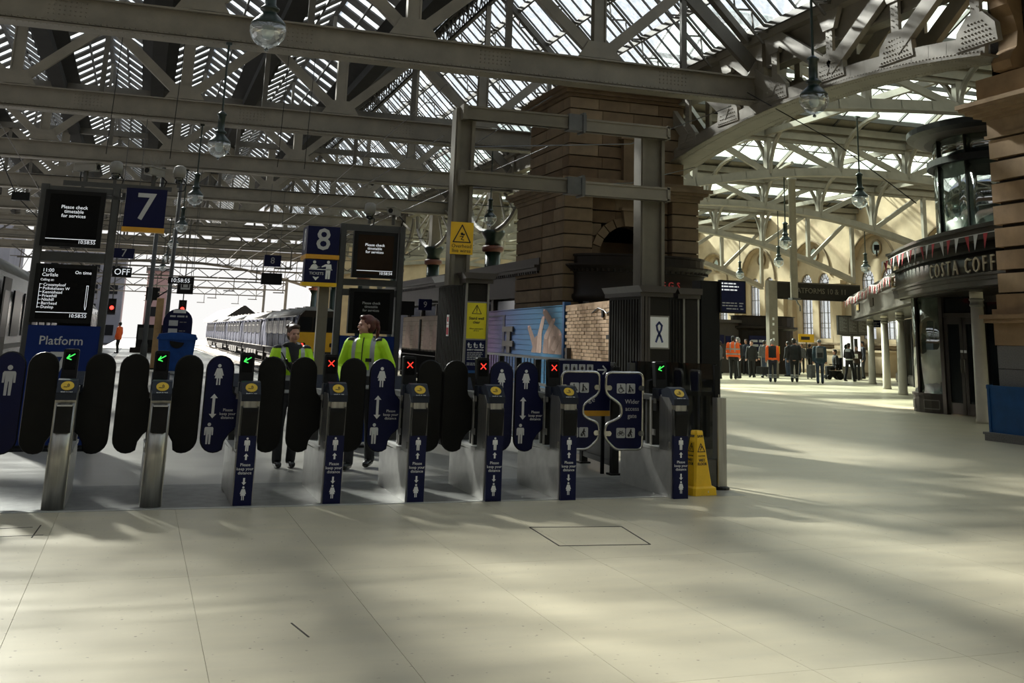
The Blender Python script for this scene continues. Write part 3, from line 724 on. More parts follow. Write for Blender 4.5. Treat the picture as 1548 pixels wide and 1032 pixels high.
MB().prism([(-.14,0),(.14,0),(.2,.42),(-.2,.42)], (XC-TX, 27.45-TYY, ZS+RA-.02), UX, UZ, (0,.4,0)).box(XC-TX-.26, 27.4-TYY, ZS+RA+.4, XC-TX+.26, 27.8-TYY, ZS+RA+.48).build('keystone', 'stone2', tw)
MB().box(11.2-TX, 28.6-TYY, 3.0, 13.6-TX, 28.7-TYY, 4.2).build('backing', 'stone3', tw)
def cornice(parent, x0, y0, x1, y1, steps, m='stone2'):
    mb = MB()
    for p, z0, z1 in steps: mb.box(x0-p, y0-p, z0, x1+p, y1+p, z1)
    return mb.build('cornice', m, parent)
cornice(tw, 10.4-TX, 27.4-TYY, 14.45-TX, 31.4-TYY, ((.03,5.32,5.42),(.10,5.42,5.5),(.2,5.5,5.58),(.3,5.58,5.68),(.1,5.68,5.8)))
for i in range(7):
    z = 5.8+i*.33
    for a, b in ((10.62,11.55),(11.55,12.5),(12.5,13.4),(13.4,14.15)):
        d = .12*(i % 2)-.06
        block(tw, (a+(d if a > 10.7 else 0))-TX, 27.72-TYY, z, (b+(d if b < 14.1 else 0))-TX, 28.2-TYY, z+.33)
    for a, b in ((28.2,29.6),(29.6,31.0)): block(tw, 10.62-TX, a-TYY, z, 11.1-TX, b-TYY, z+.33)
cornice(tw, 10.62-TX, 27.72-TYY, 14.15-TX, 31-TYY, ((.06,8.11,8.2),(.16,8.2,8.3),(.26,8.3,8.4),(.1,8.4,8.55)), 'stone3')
MB().box(12.2-TX, 27.55-TYY, 5.8, 13.0-TX, 27.75-TYY, 7.0).box(12.1-TX, 27.5-TYY, 7.0, 13.1-TX, 27.75-TYY, 7.12).build('pedestal', 'stone', tw)

# curved black shop front at its foot
sf = thing('curved_shop', 'black bowed shop front with red lit letters at the foot of the sandstone tower', 'shop front', (12.62, 27.4, 0))
E2 = lambda z, k: (0, 0, z, 1.9*k, 1.05*k)
MB().loft([E2(2.5,1.0), E2(2.58,1.03), E2(2.66,1.03), E2(2.7,1.0), E2(3.22,1.0), E2(3.26,1.02)], 40).build('fascia', 'fascia', sf, True)
MB().loft([E2(3.26,1.02), E2(3.36,1.09), E2(3.42,1.13), E2(3.46,1.13), E2(3.47,1.0), E2(3.66,1.0), E2(3.68,1.02), E2(3.73,1.02)], 40).build('cornice', 'fascia', sf)
d = MB()
for i in range(34):
    a = -pi*(i+.5)/34; d.box(1.98*cos(a)-.035, 1.1*sin(a)-.035, 3.27, 1.98*cos(a)+.035, 1.1*sin(a)+.035, 3.34)
stuff(d.build('dentil_course', 'fascia', sf))
MB().loft([(0,0,.0,1.75,.9), (0,0,2.5,1.75,.9)], 30).build('glazing', 'dglass', sf)
def curved(s, size, m, parent, cx, cy, rx, ry, a0, da, z, ext=.02):
    for ch in s:
        if ch != ' ':
            a = a0; p = Vector((cx+rx*cos(a), cy+ry*sin(a), z)); n = Vector((cos(a)/rx, sin(a)/ry))
            txt(ch, size, m, parent, p, facing(n.x, n.y), name='letter', ext=ext)
        a0 += da
M['redletters'] = mat('red_letters', (.40, .03, .03), .4, emit=.12)
curved('GREGGS', .24, 'redletters', sf, 0, 0, 1.91, 1.06, -1.85, .13, 2.95)
# the shop wing along the platform
sw = thing('shop_wing', 'dark shop wing with small gold lettering beyond the striped mural', 'shop', (11.8, 39, 0))
SWp = lambda mb, n, m, s=False: (setattr(mb, 'v', [(x-11.8, y-39, z) for x, y, z in mb.v]), mb.build(n, m, sw, s))[1]
SWp(MB().box(10.75, 31.5, 0, 13.3, 50, 3.3), 'body', 'fascia')
SWp(MB().box(10.45, 29.2, 2.72, 10.8, 50, 3.3).box(10.4, 29.2, 2.66, 10.8, 50, 2.74), 'fascia', 'fascia2')
SWp(MB().box(10.3, 29.2, 3.36, 11.2, 50, 3.44).box(10.22, 29.2, 3.44, 11.2, 50, 3.52).box(10.36, 29.2, 3.52, 11.2, 50, 3.72), 'cornice', 'fascia2')
d = MB(); y = 29.3
while y < 50: d.box(10.34, y, 3.29, 10.45, y+.1, 3.36); y += .2
stuff(SWp(d, 'dentil', 'fascia'))
for i in range(7):
    y = 31.6+2.4*i
    SWp(MB().box(10.6, y+.12, .5, 10.64, y+2.28, 2.6), 'shop_window', 'dglass'); SWp(MB().box(10.52, y-.12, 0, 10.76, y+.12, 2.7), 'pilaster', 'fascia2')
txt('GREGGS', .2, 'gold', sw, Vector((10.44-11.8, 30.9-39, 2.98)), facing(-1, 0), ext=.015)

# ================================================================ right-hand pillar by the camera
pr_ = thing('stone_pillar', 'big rusticated sandstone pillar at the right edge of the picture', 'pillar', (15.6, 14, 0))
PX, PY = 15.6, 14.0
MB().box(14.42-PX, 12.1-PY, 1.6, 16.9-PX, 15.7-PY, 9).box(14.3-PX, 12.0-PY, 0, 17-PX, 15.75-PY, 1.6).build('core', 'mortar', pr_)
for i, z in enumerate((0, .4, .8, 1.2)):
    for a, b in ((11.9, 13.2), (13.2, 14.5), (14.5, 15.8)):
        dd = .3 if i % 2 else 0
        a2, b2 = (a+dd if a > 12 else a), (b+dd if b < 15.7 else b)
        block(pr_, 14.2-PX, a2-PY, z, 16-PX, b2-PY, z+.4, 'granite', .006)
MB().box(14.18-PX, 11.9-PY, 1.6, 17-PX, 15.82-PY, 1.98).box(14.05-PX, 11.8-PY, 1.98, 17-PX, 15.92-PY, 2.05).box(14.0-PX, 11.8-PY, 2.05, 17-PX, 15.97-PY, 2.12).box(14.18-PX, 11.9-PY, 2.12, 17-PX, 15.84-PY, 2.22).box(14.24-PX, 11.9-PY, 2.22, 17-PX, 15.78-PY, 2.48).build('base_moulding', 'pstone', pr_)
z = 2.48
for i in range(7):
    for a, b in (((12.0,13.9),(13.9,15.8)) if i % 2 else ((12.0,12.9),(12.9,14.9),(14.9,15.8))):
        block(pr_, 14.3-PX, a-PY, z+.012, 15.9-PX, b-PY, z+.4-.012, random.choice(('pstone','pstone2','pstone2')), .022)
    z += .4
MB().box(14.26-PX, 12-PY, 5.28, 17-PX, 15.84-PY, 5.34).box(14.3-PX, 12-PY, 5.34, 17-PX, 15.8-PY, 5.62).build('necking', 'pstone2', pr_)
cornice(pr_, 14.3-PX, 12.1-PY, 16.9-PX, 15.8-PY, ((.05,5.62,5.68),(.16,5.68,5.74),(.26,5.74,5.8),(.34,5.8,5.86),(.38,5.86,5.94)), 'pstone2')
MB().box(14.2-PX, 12-PY, 5.94, 17-PX, 15.9-PY, 6.4).build('blocking_course', 'pstone2', pr_)
z = 6.4
for i in range(6):
    for a, b in ((12.1, 13.6), (13.6, 14.8), (14.8, 15.72)): block(pr_, 14.42-PX, a-PY, z, 16-PX, b-PY, z+.36, random.choice(('pstone','pstone2','pstone3')))
    z += .36
for yy in (15.15, 13.6):       # scrolled consoles
    prof = [(0,0),(-.34,.02),(-.38,.16),(-.30,.3),(-.2,.42),(-.16,.7),(-.24,1.0),(-.34,1.2),(-.38,1.4),(-.3,1.52),(0,1.55)]
    MB().prism(prof, (14.44-PX, yy-PY-.3, 6.42), (1,0,0), (0,0,1), (0,.46,0)).build('scroll_console', 'pstone', pr_)
MB().box(14.0-PX, 12-PY, 8.0, 17-PX, 15.9-PY, 8.2).box(13.85-PX, 12-PY, 8.2, 17-PX, 16.0-PY, 8.4).build('upper_cornice', 'pstone3', pr_)

# ================================================================ coffee shop and the shop row behind it
d0 = Vector((17.02, 19.46, 0)); dv = Vector((.5143, .8576, 0)); nv = Vector((-.8576, .5143, 0))   # along the row, out to the hall
F = lambda s, o, z=0: d0+dv*s+nv*o+Vector((0,0,z))
row = thing('shop_row', 'dark row of shops with cream columns, between the coffee shop and the end wall', 'building', tuple(F(20, -3)), atan2(dv.y, dv.x))
# local: x along the row, y outwards is +(left)... local y = nv direction
Rl = lambda s: s-20
def RB(mb, n, m, sm=False): mb.v = [(x-20, y+3, z) for x, y, z in mb.v]; return mb.build(n, m, row, sm)
RB(MB().box(3, -5.5, 0, 28.9, -1.6, 2.75), 'body', 'fascia')
RB(MB().box(6.5, -1.3, 2.84, 29, .42, 3.55), 'fascia', 'fascia2')
RB(MB().box(6.5, -1.3, 2.76, 29.1, .5, 2.86).box(6.5, -1.3, 3.5, 29.15, .52, 3.6).box(6.5, -1.3, 3.6, 29.2, .62, 3.68).box(6.5,-1.3,3.68,31.6,.36,3.9), 'cornice', 'fascia2')
RB(MB().box(6.5, -1.3, 2.7, 28.9, .4, 2.76), 'soffit', 'fascia')
for i in range(9):
    s = 8.6+2.2*i
    RB(MB().box(s, -1.6, 0, s+.2, -1.35, 2.7), 'shop_pilaster', 'fascia2' if i % 2 else 'black')
    RB(MB().box(s+.2, -1.6, 0, s+2.2, -1.42, .42).box(s+.3, -1.45, .08, s+2.1, -1.38, .36), 'stall_riser', 'fascia2')
    RB(MB().box(s+.22, -1.52, .42, s+2.18, -1.48, 2.7), 'shop_window', 'dglass')
pt = MB().box(24.3-20, .42+3, 3.02, 25.7-20, .455+3, 3.38).build('fascia_plate', 'fascia', row); gm = MB()
for q in range(6): gm.box(24.42-20+.2*q, .455+3, 3.08, 24.55-20+.2*q, .47+3, 3.32)
gm.build('gold_mark', 'gold', pt)
MB().box(18.2-20, .42+3, 3.05, 19.5-20, .45+3, 3.35).build('fascia_plate', 'fascia', row)
for i, s in enumerate((0, 13.9, 18.8, 24.5)):
    c = thing('shop_column', ['plain cream column beside the coffee shop door', 'third cream column from the right, before the shop row', 'fourth cream column from the right along the shop row', 'farthest cream column of the shop row, by the departure board'][i], 'column', tuple(F(s, 0)), 0, 'cream columns of the shop fronts')
    MB().lathe([(.165,0),(.165,.06),(.15,.1),(.132,2.42)], n=18).build('shaft', 'column', c, True)
    MB().lathe([(.132,2.42),(.152,2.44),(.152,2.47),(.135,2.49),(.135,2.54),(.155,2.56),(.155,2.59),(.14,2.6)], n=18).build('band', 'trim', c, True)
    MB().lathe([(.14,2.6),(.14,2.8)], n=18).build('neck', 'column', c, True)
# coffee shop: bowed fascia, curved glass, double door
cs = thing('coffee_shop', 'coffee shop with bowed brown fascia, pale letters and curved glass front', 'shop', (18.5, 21.5, 0))
CSX, CSY = 18.5, 21.5
def CB(mb, n, m, sm=False): mb.v = [(x-CSX, y-CSY, z) for x, y, z in mb.v]; return mb.build(n, m, cs, sm)
cen = Vector((20.25, 24.3)); 
def fplan(off):
    """plan of the bowed fascia, from the pillar round the rounded far end"""
    p = []
    for i in range(9):
        t = i/8; x = 15.55+t*3.15; y = 16.6+t*7.6; b = .35*sin(pi*t); p.append(Vector((x-.92*(b+off), y+.38*(b+off))))
    for i in range(1, 11):
        a = radians(158-i*14.5); p.append(Vector((19.68+(1.05+off)*cos(a), 23.95+(1.05+off)*sin(a))))
    return p
def fband(mb, o0, o1, z0, z1):
    A, B = fplan(o1), fplan(o0); k = len(A)
    vs = [(p.x, p.y, z0) for p in A]+[(p.x, p.y, z1) for p in A]+[(p.x, p.y, z0) for p in B]+[(p.x, p.y, z1) for p in B]
    fs = []
    for i in range(k-1):
        fs += [(i, i+1, k+i+1, k+i), (2*k+i, 3*k+i, 3*k+i+1, 2*k+i+1), (k+i, k+i+1, 3*k+i+1, 3*k+i), (i, 2*k+i, 2*k+i+1, i+1)]
    fs += [(0, k, 3*k, 2*k), (k-1, 3*k-1, 4*k-1, 2*k-1)]
    return mb.add(vs, fs)
CB(fband(MB(), -.5, 0, 2.86, 3.5), 'fascia', 'fascia', True)
CB(fband(fband(fband(MB(), -.5, .05, 2.78, 2.9), -.5, .1, 2.98, 3.03), -.5, .07, 2.9, 2.98), 'lower_cornice', 'fascia2')
CB(fband(fband(MB(), -.5, .06, 3.46, 3.52), -.6, -.1, 3.5, 3.68), 'bunting_recess', 'black')
CB(fband(fband(fband(MB(), -.8, .16, 3.68, 3.9), -.8, .22, 3.9, 3.96), -.8, .05, 3.96, 4.02), 'upper_cornice', 'fascia2')
pl_ = fplan(-.1); MB_ = MB().prism([(p.x, p.y) for p in pl_]+[(22, 22), (19, 15.5)], (0,0,2.74), (1,0,0), (0,1,0), (0,0,.05)); CB(MB_, 'soffit', 'fascia')
# lettering follows the bow
A = fplan(.01)
def alongA(dist):
    for i in range(len(A)-1, 0, -1):
        pass
    acc = 0
    for i in range(len(A)-1):
        s = (A[i+1]-A[i]).length
        if acc+s >= dist: 
            t = (dist-acc)/s; p = A[i].lerp(A[i+1], t); d = (A[i+1]-A[i]).normalized(); return p, Vector((-d.y, d.x))
        acc += s
    return A[-1], Vector((0, 1))
# the sign reads towards the camera: it starts at the far end
dist = 4.45
for ch, wd in zip('COSTA COFFEE', (.40,.42,.34,.36,.40,.24,.40,.42,.34,.34,.34,.34)):
    if ch != ' ':
        p, n = alongA(dist-wd/2); txt(ch, .46, 'palegold', cs, Vector((p.x-CSX, p.y-CSY, 3.2)), facing(n.x, n.y), name='letter', ext=.02, sx=.92, bold=-.004)
        q = facing(n.x, n.y)
        sr = MB()      # serifs on the letter ends
        ft = {'C': [(.13, .13)], 'S': [(.1, .12)], 'T': [(0, -.165)], 'A': [(-.13, -.165), (.13, -.165)], 'F': [(-.1, -.165)], 'E': [(-.1, -.165)]}.get(ch, [])
        for fx, fz in ft: sr.box(fx-.06, fz-.008, -.02, fx+.06, fz+.008, .02)
        if ft:
            me = sr.mesh('serif', 'palegold'); me.transform(Matrix.Translation((p.x-CSX, p.y-CSY, 3.2)) @ q); link('serif', me, cs)
    dist -= wd
txt('E', .4, 'gold', cs, Vector((A[9].x-CSX-.03, A[9].y-CSY+.03, 3.2)), facing(-.98, .2), name='letter', ext=.02)
# curved glass bay under the fascia, left of the door
c0 = Vector((19.12, 22.85)); gb = [(c0.x+.92*cos(radians(122+i*12.5)), c0.y+.92*sin(radians(122+i*12.5))) for i in range(9)]
ring = lambda k: [(c0.x+(x-c0.x)*k, c0.y+(y-c0.y)*k) for x, y in gb]
CB(MB().prism(gb+ring(.97)[::-1], (0,0,.46), (1,0,0), (0,1,0), (0,0,2.28)), 'curved_window', 'drum', True)
CB(MB().prism(ring(1.05)+[(c0.x, c0.y)], (0,0,0), (1,0,0), (0,1,0), (0,0,.40)), 'plinth', 'fascia2')
CB(MB().prism(ring(1.08)+[(c0.x, c0.y)], (0,0,.40), (1,0,0), (0,1,0), (0,0,.06)), 'plinth_cap', 'fascia2')
q = ring(1.055); m = MB()
for a, b in ((1, 3), (5, 7)):
    for u in range(a, b): m.beam((*q[u], .1), (*q[u+1], .1), .02, .02); m.beam((*q[u], .3), (*q[u+1], .3), .02, .02)
    m.beam((*q[a], .1), (*q[a], .3), .02, .02); m.beam((*q[b], .1), (*q[b], .3), .02, .02)
CB(m, 'plinth_moulding', 'trim')
for k in (0, 4, 8):
    x, y = gb[k]; CB(MB().box(x-.035, y-.035, .46, x+.035, y+.035, 2.74), 'mullion', 'fascia')
CB(MB().lathe([(.05,0),(.05,.98),(.42,.99),(.42,1.05),(.05,1.06)], (19.25, 22.85, 0), 20), 'window_table', 'wood')
D0 = Vector((18.31, 22.12, 0)); dD = Vector((.05, -1.3, 0)).normalized(); nD = Vector((-dD.y*-1, 0, 0)) if False else Vector((dD.y, -dD.x, 0))
def DB(mb, n, m, par=None):
    mb.v = [tuple(D0+dD*x+nD*y+Vector((0,0,z))-Vector((CSX, CSY, 0))) for x, y, z in mb.v]; return mb.build(n, m, par or cs)
DB(MB().box(-.12, -.08, 0, .0, .04, 2.74).box(1.24, -.08, 0, 1.36, .04, 2.74).box(0, -.08, 2.26, 1.24, .02, 2.36).box(1.36, -.08, 0, 3.6, .0, .45).box(2.4, -.08, .45, 2.5, .02, 2.74).box(3.5, -.08, 0, 3.6, .02, 2.74).box(1.36, -.08, 2.6, 3.6, .02, 2.74), 'shop_frame', 'fascia2')
DB(MB().box(1.38, -.06, .45, 2.4, -.03, 2.6), 'shop_window', 'dglass'); DB(MB().box(2.5, -.06, .45, 3.5, -.03, 2.6), 'shop_window', 'dglass')
DB(MB().box(0, -.05, 2.36, 1.24, -.03, 2.74), 'fanlight', 'dglass')
for k in range(2):
    s = .01+.62*k
    dr = DB(MB().box(s, -.05, .03, s+.1, 0, 2.25).box(s+.5, -.05, .03, s+.6, 0, 2.25).box(s, -.05, 2.1, s+.6, 0, 2.25).box(s, -.05, .03, s+.6, 0, .28), 'door', 'fascia2')
    DB(MB().box(s+.1, -.03, .28, s+.5, -.02, 2.1), 'glass', 'dglass', dr)
    hx = s+.55 if k == 0 else s+.05
    DB(MB().tube([(hx, 0, .98), (hx, .05, 1.0), (hx, .05, 1.28), (hx, 0, 1.3)], .013, 6), 'handle', 'chrome', dr); DB(MB().box(hx-.04, 0, 1.44, hx+.04, .006, 1.5), 'door_notice', 'white', dr)
CB(MB().box(19.2, 18.4, 0, 19.4, 22.0, 2.74).box(19.2, 23.7, 0, 20.6, 23.9, 2.74), 'inner_wall', 'fascia2')
# glazed drum of the upper floor
dr = thing('glazed_drum', 'curved dark glass upper storey with flat black roof above the coffee shop', 'upper storey', (20.3, 21.3, 4.02))
def dband(r0, r1, z0, z1, m, n, N=48):
    MB().lathe([(r0, z0), (r1, z0), (r1, z1), (r0, z1), (r0, z0)], n=N).build(n, m, dr)
for i in range(12):
    a0, a1 = 2*pi*(i+.35)/12, 2*pi*(i+1.35)/12
    for z0, z1 in ((.12, 1.92), (2.06, 2.62)):
        pts = [(2.1*cos(a0+(a1-a0)*j/4), 2.1*sin(a0+(a1-a0)*j/4)) for j in range(5)]
        pts += [(x*.985, y*.985) for x, y in pts[::-1]]
        MB().prism(pts, (0,0,z0), (1,0,0), (0,1,0), (0,0,z1-z0)).build('pane', 'drum', dr, True)
    MB().box(2.04, -.02, .1, 2.13, .02, 2.64).build('mullion', 'black', dr, rz=a0)
dband(2.0, 2.2, 0, .12, 'black', 'sill_ring'); dband(1.9, 2.26, 1.92, 2.08, 'black', 'transom_ring')
MB().lathe([(.05,2.62),(2.55,2.62),(2.72,2.7),(2.72,2.84),(2.62,2.88),(.05,3.05)], n=56).build('roof', 'black', dr)
MB().lathe([(.05,2.56),(2.3,2.56),(2.55,2.62)], n=56).build('soffit', 'fascia2', dr)
MB().cone((0,0,.1), (0,0,2.56), 1.5, 1.5, 24).build('inner_wall', 'fascia2', dr)

# bunting
def pennants(line, first, sag, n0, labels, grp):
    """flags hung along a polyline of (x,y,z)"""
    for i in range(len(line)-1):
        pass
L1 = [Vector((p.x, p.y, 3.76)) for p in fplan(.30)]
L2 = [F(s, .75, 3.62+.05*sin(s*1.3)) for s in [7.4+.5*i for i in range(44)]]
for line, nm, lab in ((L1, 'bunting', 'string of red and white flags across the coffee shop fascia'), (L2, 'bunting', 'string of red and white flags along the farther shop row')):
    b = thing(nm, lab, 'bunting', tuple(line[0]))
    MB().tube([p-line[0] for p in line], .008, 5).build('cord', 'flagwhite', b)
    acc = []; 
    for i in range(len(line)-1):
        n = max(2, int((line[i+1]-line[i]).length/.05))
        acc += [line[i].lerp(line[i+1], j/n) for j in range(n)]
    pos = 0; last = acc[0]; nextd = .1; k = 0; dist = 0
    for i in range(1, len(acc)):
        dist += (acc[i]-acc[i-1]).length
        if dist >= nextd:
            d = (acc[i]-acc[i-1]).normalized(); p = acc[i]-line[0]; hw = .095; out = Vector((-d.y, d.x, 0))*.012*(1 if k % 3 else -1)
            MB().add([p-d*hw, p+d*hw, p+Vector((0,0,-.31))+out*3, p-d*hw+out*.3, p+d*hw+out*.3, p+Vector((0,0,-.31))+out*3.3], [(0,2,1),(3,4,5),(0,1,4,3),(1,2,5,4),(2,0,3,5)]).build('flag', 'flagred' if k % 2 else 'flagwhite', b)
            k += 1; nextd += .43 if line is L1 else .27
# ================================================================ TICKET GATES
GX = (-.52, .25, 1.01, 1.79, 2.55, 3.29, 4.03, 5.19); GY = (10.46, 10.47, 10.46, 10.45, 10.40, 10.37, 10.33, 10.24)
which = ['leftmost gate in view, round steel front post and green arrow, before the platform board', 'second gate from left, round steel post and green arrow, before the blue bin',
 'third gate from the left, navy distance sticker and green arrow', 'fourth gate from the left, navy sticker and red cross, between the two women in yellow',
 'fifth gate from the left, navy sticker and red cross, right of the ponytailed woman', 'sixth gate from the left, in front of the striped kiosk with warning posters',
 'seventh gate from the left, red cross, holding the left wide-gate leaf', 'last gate on the right with a green arrow, beside the yellow wet floor cone']
pad_mesh = {}
def paddle_pts():
    w, h = .118, .43; p = []
    p += [(w*cos(t), h-w+w*sin(t)) for t in [pi*i/10 for i in range(11)]]          # top, right to left
    p += [(w*cos(t), -h+w+w*sin(t)) for t in [pi+pi*i/10 for i in range(8)]]
    p += [(.08, -.335), (.12, -.27), (.165, -.23), (.205, -.185), (.205, .0), (.17, .055), (.130, .10), (.118, .15)]
    return p
PP = paddle_pts()
def paddle(gate, side, kind, px, py, pz):
    """swing leaf, hub towards the gate (side -1: leaf stands left of it)"""
    pts = [(x if side < 0 else -x, z) for x, z in PP]
    if side > 0: pts = pts[::-1]
    p = MB().prism(pts, (0,0,0), UX, UZ, (0,.03,0)).build('paddle', 'rubber' if kind == 'black' else 'navy', gate, loc=(px, py, pz))
    e = [(x*1.03, z*1.012) for x, z in pts]
    MB().tube([(x, .015, z) for x, z in pts], .012, 5, True).build('rubber_edge', 'black', p)
    if kind != 'black':
        m = MB()
        if kind == 'icons':
            man(m, -.01, .17, .19, 0, True); arrow(m, -.035, -.13, .09, .034, 0, True); man(m, -.055, -.36, .19, 0)
            m.build('pictogram', 'white', p); txt('Please\nkeep your\ndistance', .036, 'white', p, Vector((.10, -.002, -.09)), line=.95)
        elif kind == 'woman': man(m, 0, .17, .19, 0, True); arrow(m, 0, -.1, .1, .034, 0, True); m.build('pictogram', 'white', p)
        else: man(m, 0, .06, .26, 0); m.build('pictogram', 'grey_print', p)
    return p
def rod(pts, r): return MB().tube(pts, r, 8, True)
def bez(p):   # rounded polyline through corner list (x, z, radius)
    out = []; n = len(p)
    for i in range(n):
        a, b, c = Vector(p[i-1][:2]), Vector(p[i][:2]), Vector(p[(i+1) % n][:2]); r = p[i][2]
        u = (a-b).normalized(); v = (c-b).normalized(); r = min(r, (a-b).length*.48, (c-b).length*.48)
        s, e = b+u*r, b+v*r
        for k in range(7): t = k/6; out.append(tuple(s*(1-t)**2+b*2*t*(1-t)+e*t*t))
    return out
def icon_tile(parent, x, z, kind, s=.1):
    m = MB(); shape(m, [(x+a, z+b) for a, b in rrect(-s/2, -s/2, s/2, s/2, .012)], 0, -.003); m.build('icon_tile', 'grey_print', parent)
    k = MB(); y = -.003; w = s*.09; P = lambda L: [(x+a*s, z+b*s) for a, b in L]
    if kind == 'chair':
        stroke(k, P([(-.06,.22),(-.04,-.02),(.16,-.02),(.24,-.26),(.32,-.24)]), w, y); shape(k, circ(x-.07*s, z+.32*s, .07*s, 10), y)
        stroke(k, P([(.02+.24*cos(t)-.07, -.16+.24*sin(t)) for t in [radians(120+i*24) for i in range(10)]]), w*.8, y); stroke(k, P([(-.05,.1),(.12,.1)]), w*.8, y)
    elif kind == 'pram':
        shape(k, circ(x-.14*s, z+.33*s, .065*s, 10), y); stroke(k, P([(-.14,.25),(-.14,-.02),(-.24,-.36)]), w*1.5, y); stroke(k, P([(-.14,-.02),(-.04,-.36)]), w*1.2, y)
        stroke(k, P([(-.12,.18),(.06,.06),(.16,-.14)]), w, y); shape(k, P([(.06,-.04),(.34,-.1),(.3,-.24),(.12,-.24)]), y)
        for q in (.14, .3): shape(k, circ(x+q*s, z-.33*s, .05*s, 8), y)
    elif kind == 'bike':
        for q in (-.22, .22): stroke(k, [(x+q*s+.15*s*cos(i*pi/6), z-.1*s+.15*s*sin(i*pi/6)) for i in range(12)], w*.55, y, closed=True)
        stroke(k, P([(-.22,-.1),(-.1,.12),(.14,.12),(.22,-.1)]), w*.6, y); stroke(k, P([(-.1,.12),(.0,-.1),(.14,.12),(.12,.2),(.2,.22)]), w*.6, y); stroke(k, P([(-.22,-.1),(0,-.1)]), w*.6, y); stroke(k, P([(-.16,.19),(-.05,.19)]), w*.7, y)
    elif kind == 'walk':
        shape(k, circ(x+.05*s, z+.33*s, .07*s, 10), y); stroke(k, P([(.03,.24),(-.02,-.02)]), w*1.7, y); stroke(k, P([(-.02,-.02),(.1,-.16),(.14,-.38)]), w*1.1, y); stroke(k, P([(-.02,-.02),(-.06,-.2),(-.2,-.36)]), w*1.1, y)
        stroke(k, P([(.03,.2),(.18,.04)]), w*.9, y); stroke(k, P([(.02,.2),(-.14,.02),(-.2,-.12)]), w*.9, y); shape(k, P([(-.32,-.12),(-.18,-.12),(-.18,-.34),(-.32,-.34)]), y)
    k.build('pictogram', 'ink', parent)
def leaf(gate, side, px, py, pz):
    """wide access leaf: navy panel in a bent steel tube; side +1 = hinge on the right"""
    f = side
    KX = 1.16
    co = [(.165*f,.385,.07), (-.20*f,.385,.07), (-.20*f,.17,.06), (-.10*f,.10,.06), (-.045*f,.05,.07), (-.045*f,-.05,.07), (-.10*f,-.09,.06), (-.20*f,-.13,.06), (-.205*f,-.27,.06), (-.10*f,-.385,.06), (.16*f,-.385,.06)]
    path = bez([(x*KX, z, r) for x, z, r in co])
    lf = rod([(x, 0, z) for x, z in path], .014).build('leaf_frame', 'chrome', gate, True, loc=(px, py, pz))
    pts = [(x*.97, z*.975) for x, z in path]
    if f > 0: pts = pts[::-1]
    MB().prism(pts, (0,-.004,0), UX, UZ, (0,.008,0)).build('leaf_panel', 'navy2', lf)
    fr = bpy.data.objects.new('leaf_print', None); fr.name = 'leaf_print'
    bpy.data.objects.remove(fr)
    pn = lf
    for (x, z) in ((-.195*f, .23), (.16*f, .23), (-.195*f, -.225), (.16*f, -.225)):
        MB().cone((x, -.018, z), (x, .014, z), .026, .026, 14).box(min(x, x+(.04*f if x*f > 0 else -.04*f)), -.016, z-.024, max(x, x+(.04*f if x*f > 0 else -.04*f)), .012, z+.024).build('clamp', 'chrome', pn)
    o = -.02 if f > 0 else .0
    class Sh:  pass
    def tile(x, z, k):
        icon_tile(lf, x, z, k)
        for c in lf.children[-2:]: pass
    before = set(lf.children)
    icon_tile(lf, -.06*f-.0, .225, 'chair' if f > 0 else 'pram'); icon_tile(lf, .05*f, .225, 'pram' if f > 0 else 'chair')
    icon_tile(lf, -.06*f, -.22, 'bike' if f > 0 else 'walk'); icon_tile(lf, .05*f, -.22, 'walk' if f > 0 else 'bike')
    for c in lf.children:
        if c not in before: c.location.y = -.005
    if f > 0: txt('Wider\naccess\ngate', .062, 'grey_print', lf, Vector((.068, -.006, .02)), line=1.15)
